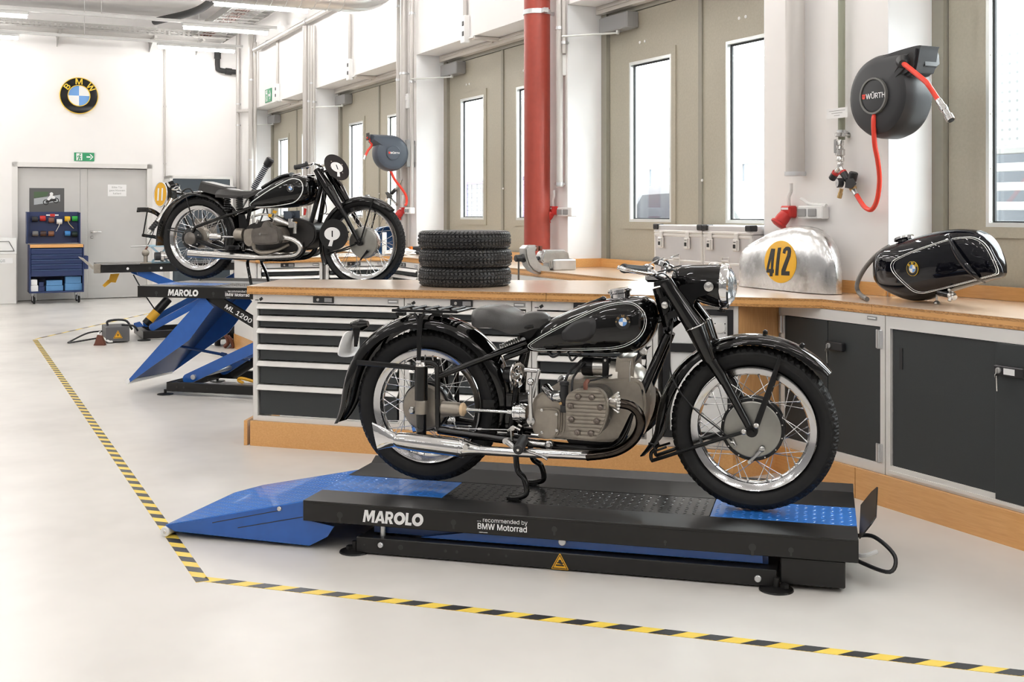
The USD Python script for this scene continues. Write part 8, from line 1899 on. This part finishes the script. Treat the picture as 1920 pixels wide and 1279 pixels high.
t.part('tag', bx(p[0] - .02, p[0] + .03, p[1] - .02, p[1] - .012, p[2] + .16, p[2] + .22), 'yellow')
# ------------------------------------------------------------------ the yard seen through the panes
wht = mat('facade_white', (.25, .255, .26), .7, vary=.02, scale=.5)
M['outdoor_grey'] = mat('outdoor_grey', (.19, .19, .19), .6)
t = Thing('building', 'pale building across the yard seen through the panes', 'building', FR, (-4, 17, 0))
t.part('facade', bx(-60, 30, 17, 17.3, -.06, 5.0), wht, smooth=False)
t.part('base_band', bx(-60, 30, 16.96, 17.0, -.06, .5), 'outdoor_grey', smooth=False)
for k in range(20):
    x = -50 + k * 4.0
    f = t.part('window_frame', prism(sbox(x, 1.1, x + 1.7, 2.6).difference(sbox(x + .07, 1.17, x + 1.63, 2.53)), (0, 17.0, 0), EX, EZ, .05), 'outdoor_grey', smooth=False)
    t.part('window_glass', bx(x + .07, x + 1.63, 16.985, 16.995, 1.17, 2.53), mat('far_glass', (.10, .12, .15), .3) if k == 0 else UsdShade.Material.Get(stage, '/World/Looks/far_glass'), f, smooth=False)
# perforated screen and louvres beyond the fifth door
t = Thing('facade_screen', 'white perforated screen above horizontal louvres beyond the fifth door', 'screen', FR, (-4.2, 7.6, 0))
n_ = 7.6
p0, p1 = FR.px(1840, 100, 1, n_), FR.px(1990, 100, 1, n_)
x0, x1 = p0[0] - .4, p1[0] + .6
zl = FR.px(1880, 273, 1, n_)[2]
t.part('screen_panel', bx(x0, x1, n_, n_ + .03, zl, zl + 2.2), wht, smooth=False)
hol = []
for i in range(int((x1 - x0) / .072)):
    for j in range(27): hol.append(lathe([(.0125, 0), (.0125, .001)], (x0 + .03 + i * .072, n_, zl + .05 + j * .075), -EY, 6))
t.part('screen_holes', hol, mat('screen_hole_grey', (.15, .155, .16), .7), kind='stuff', smooth=False)
t.part('cross_beam', bx(x0, x1, n_ - .03, n_ + .05, zl - .07, zl - .02, .005), 'outdoor_grey')
for k in range(6):
    z = zl - .14 - k * .155
    t.part('louvre', bx(x0, x1, n_ - .01, n_ + .02, z - .07, z, .004), wht, smooth=False)
t.part('post', [bx(x - .04, x + .04, n_ + .05, n_ + .13, -.06, zl + 2.2) for x in (x0, (x0 + x1) / 2, x1)], 'outdoor_grey', smooth=False)
t.part('back_wall', bx(x0, x1, n_ + .5, n_ + .52, -.06, zl - .02), mat('bluish_grey_wall', (.15, .165, .19), .6), smooth=False)
# car in the yard
cn2 = 8.3
K = lambda u, v: FR.px(u, v, 1, cn2)
t = Thing('car', 'pale parked car with dark windscreen outside the fourth door', 'car', FR, (K(1300, 400)[0], cn2, -.06))
c0 = K(1238, 400); x_ = c0[0]
body = [(-2.2, .35), (-2.2, .75), (-1.9, .88), (-1.15, .98), (2.0, .98), (2.1, .7), (2.1, .35)]
t.part('body', prism(Polygon(body).buffer(.06).buffer(-.03), (x_ + 1.2, cn2 + .85, 0), EX, EZ, 1.7, .05), 'plastic_white' if False else mat('car_silver', (.20, .205, .21), .4))
cab_ = [(-1.25, 1.0), (-.50, 1.68), (.9, 1.72), (1.7, 1.0)]
t.part('cabin', prism(Polygon(cab_).buffer(.04).buffer(-.02), (x_ + 1.2, cn2 + .75, 0), EX, EZ, 1.5, .05), UsdShade.Material.Get(stage, '/World/Looks/car_silver'))
gl = mat('car_glass', (.025, .03, .035), .4)
t.part('side_window', prism(Polygon([(-1.02, 1.06), (-.45, 1.60), (.84, 1.63), (1.45, 1.06)]), (x_ + 1.2, cn2 - .752, 0), EX, EZ, .006), gl, smooth=False)
t.part('windscreen', slab3([(x_ - .08, cn2 - .66, 1.03), (x_ + .66, cn2 - .60, 1.66), (x_ + .66, cn2 + .60, 1.66), (x_ - .08, cn2 + .66, 1.03)], .03), gl, smooth=False)
for dx in (-1.4, 1.35):
    for dy in (-.80, .62):
        w = t.part('wheel', lathe([(.2, 0), (.3, 0), (.31, .03), (.31, .16), (.3, .19), (.2, .19)], (x_ + 1.2 + dx, cn2 + dy, .25), EY, 28), 'rubber')
        t.part('wheel_trim', lathe([(.2, -.004), (.05, .01)], (x_ + 1.2 + dx, cn2 + dy, .25), -EY, 20), 'alloy', w)
# mesh cages beyond the third door
lil = mat('lilac_paint', (.16, .115, .20), .5); wire = mat('galvanised_wire', (.18, .185, .2), .5)
for i, (u, n_, lab) in enumerate(((906, 6.6, 'wire mesh cage with pale lilac posts outside the third door'), (1003, 6.2, 'wire mesh cage with purple crates outside the third door behind the red pipe'))):
    c = FR.px(u, 400, 1, n_)
    t = Thing('mesh_cage', lab, 'cage', FR, (c[0], n_, -.06))
    a, e = c[0] - .62, c[0] + .62
    t.part('post', [bx(x - .03, x + .03, n_ + q - .03, n_ + q + .03, -.06, 1.85) for x in (a, e) for q in (0, .9)], lil, smooth=False)
    t.part('rail', [bx(a, e, n_ - .02, n_ + .02, z - .02, z + .02) for z in (.1, .95, 1.80)], lil, smooth=False)
    t.part('wire_mesh', [cyl((x, n_, .1), (x, n_, 1.8), .004, 4) for x in np.arange(a + .06, e, .06)] + [cyl((a, n_, z), (e, n_, z), .004, 4) for z in np.arange(.16, 1.8, .06)], wire, kind='stuff', smooth=False)
    t.part('load', [bx(a + .1, e - .1, n_ + .12, n_ + .8, .14 + .28 * k, .40 + .28 * k, .01) for k in range(5 if i else 3)], mat('purple_crate', (.12, .04, .20), .5) if i else UsdShade.Material.Get(stage, '/World/Looks/outdoor_grey'))
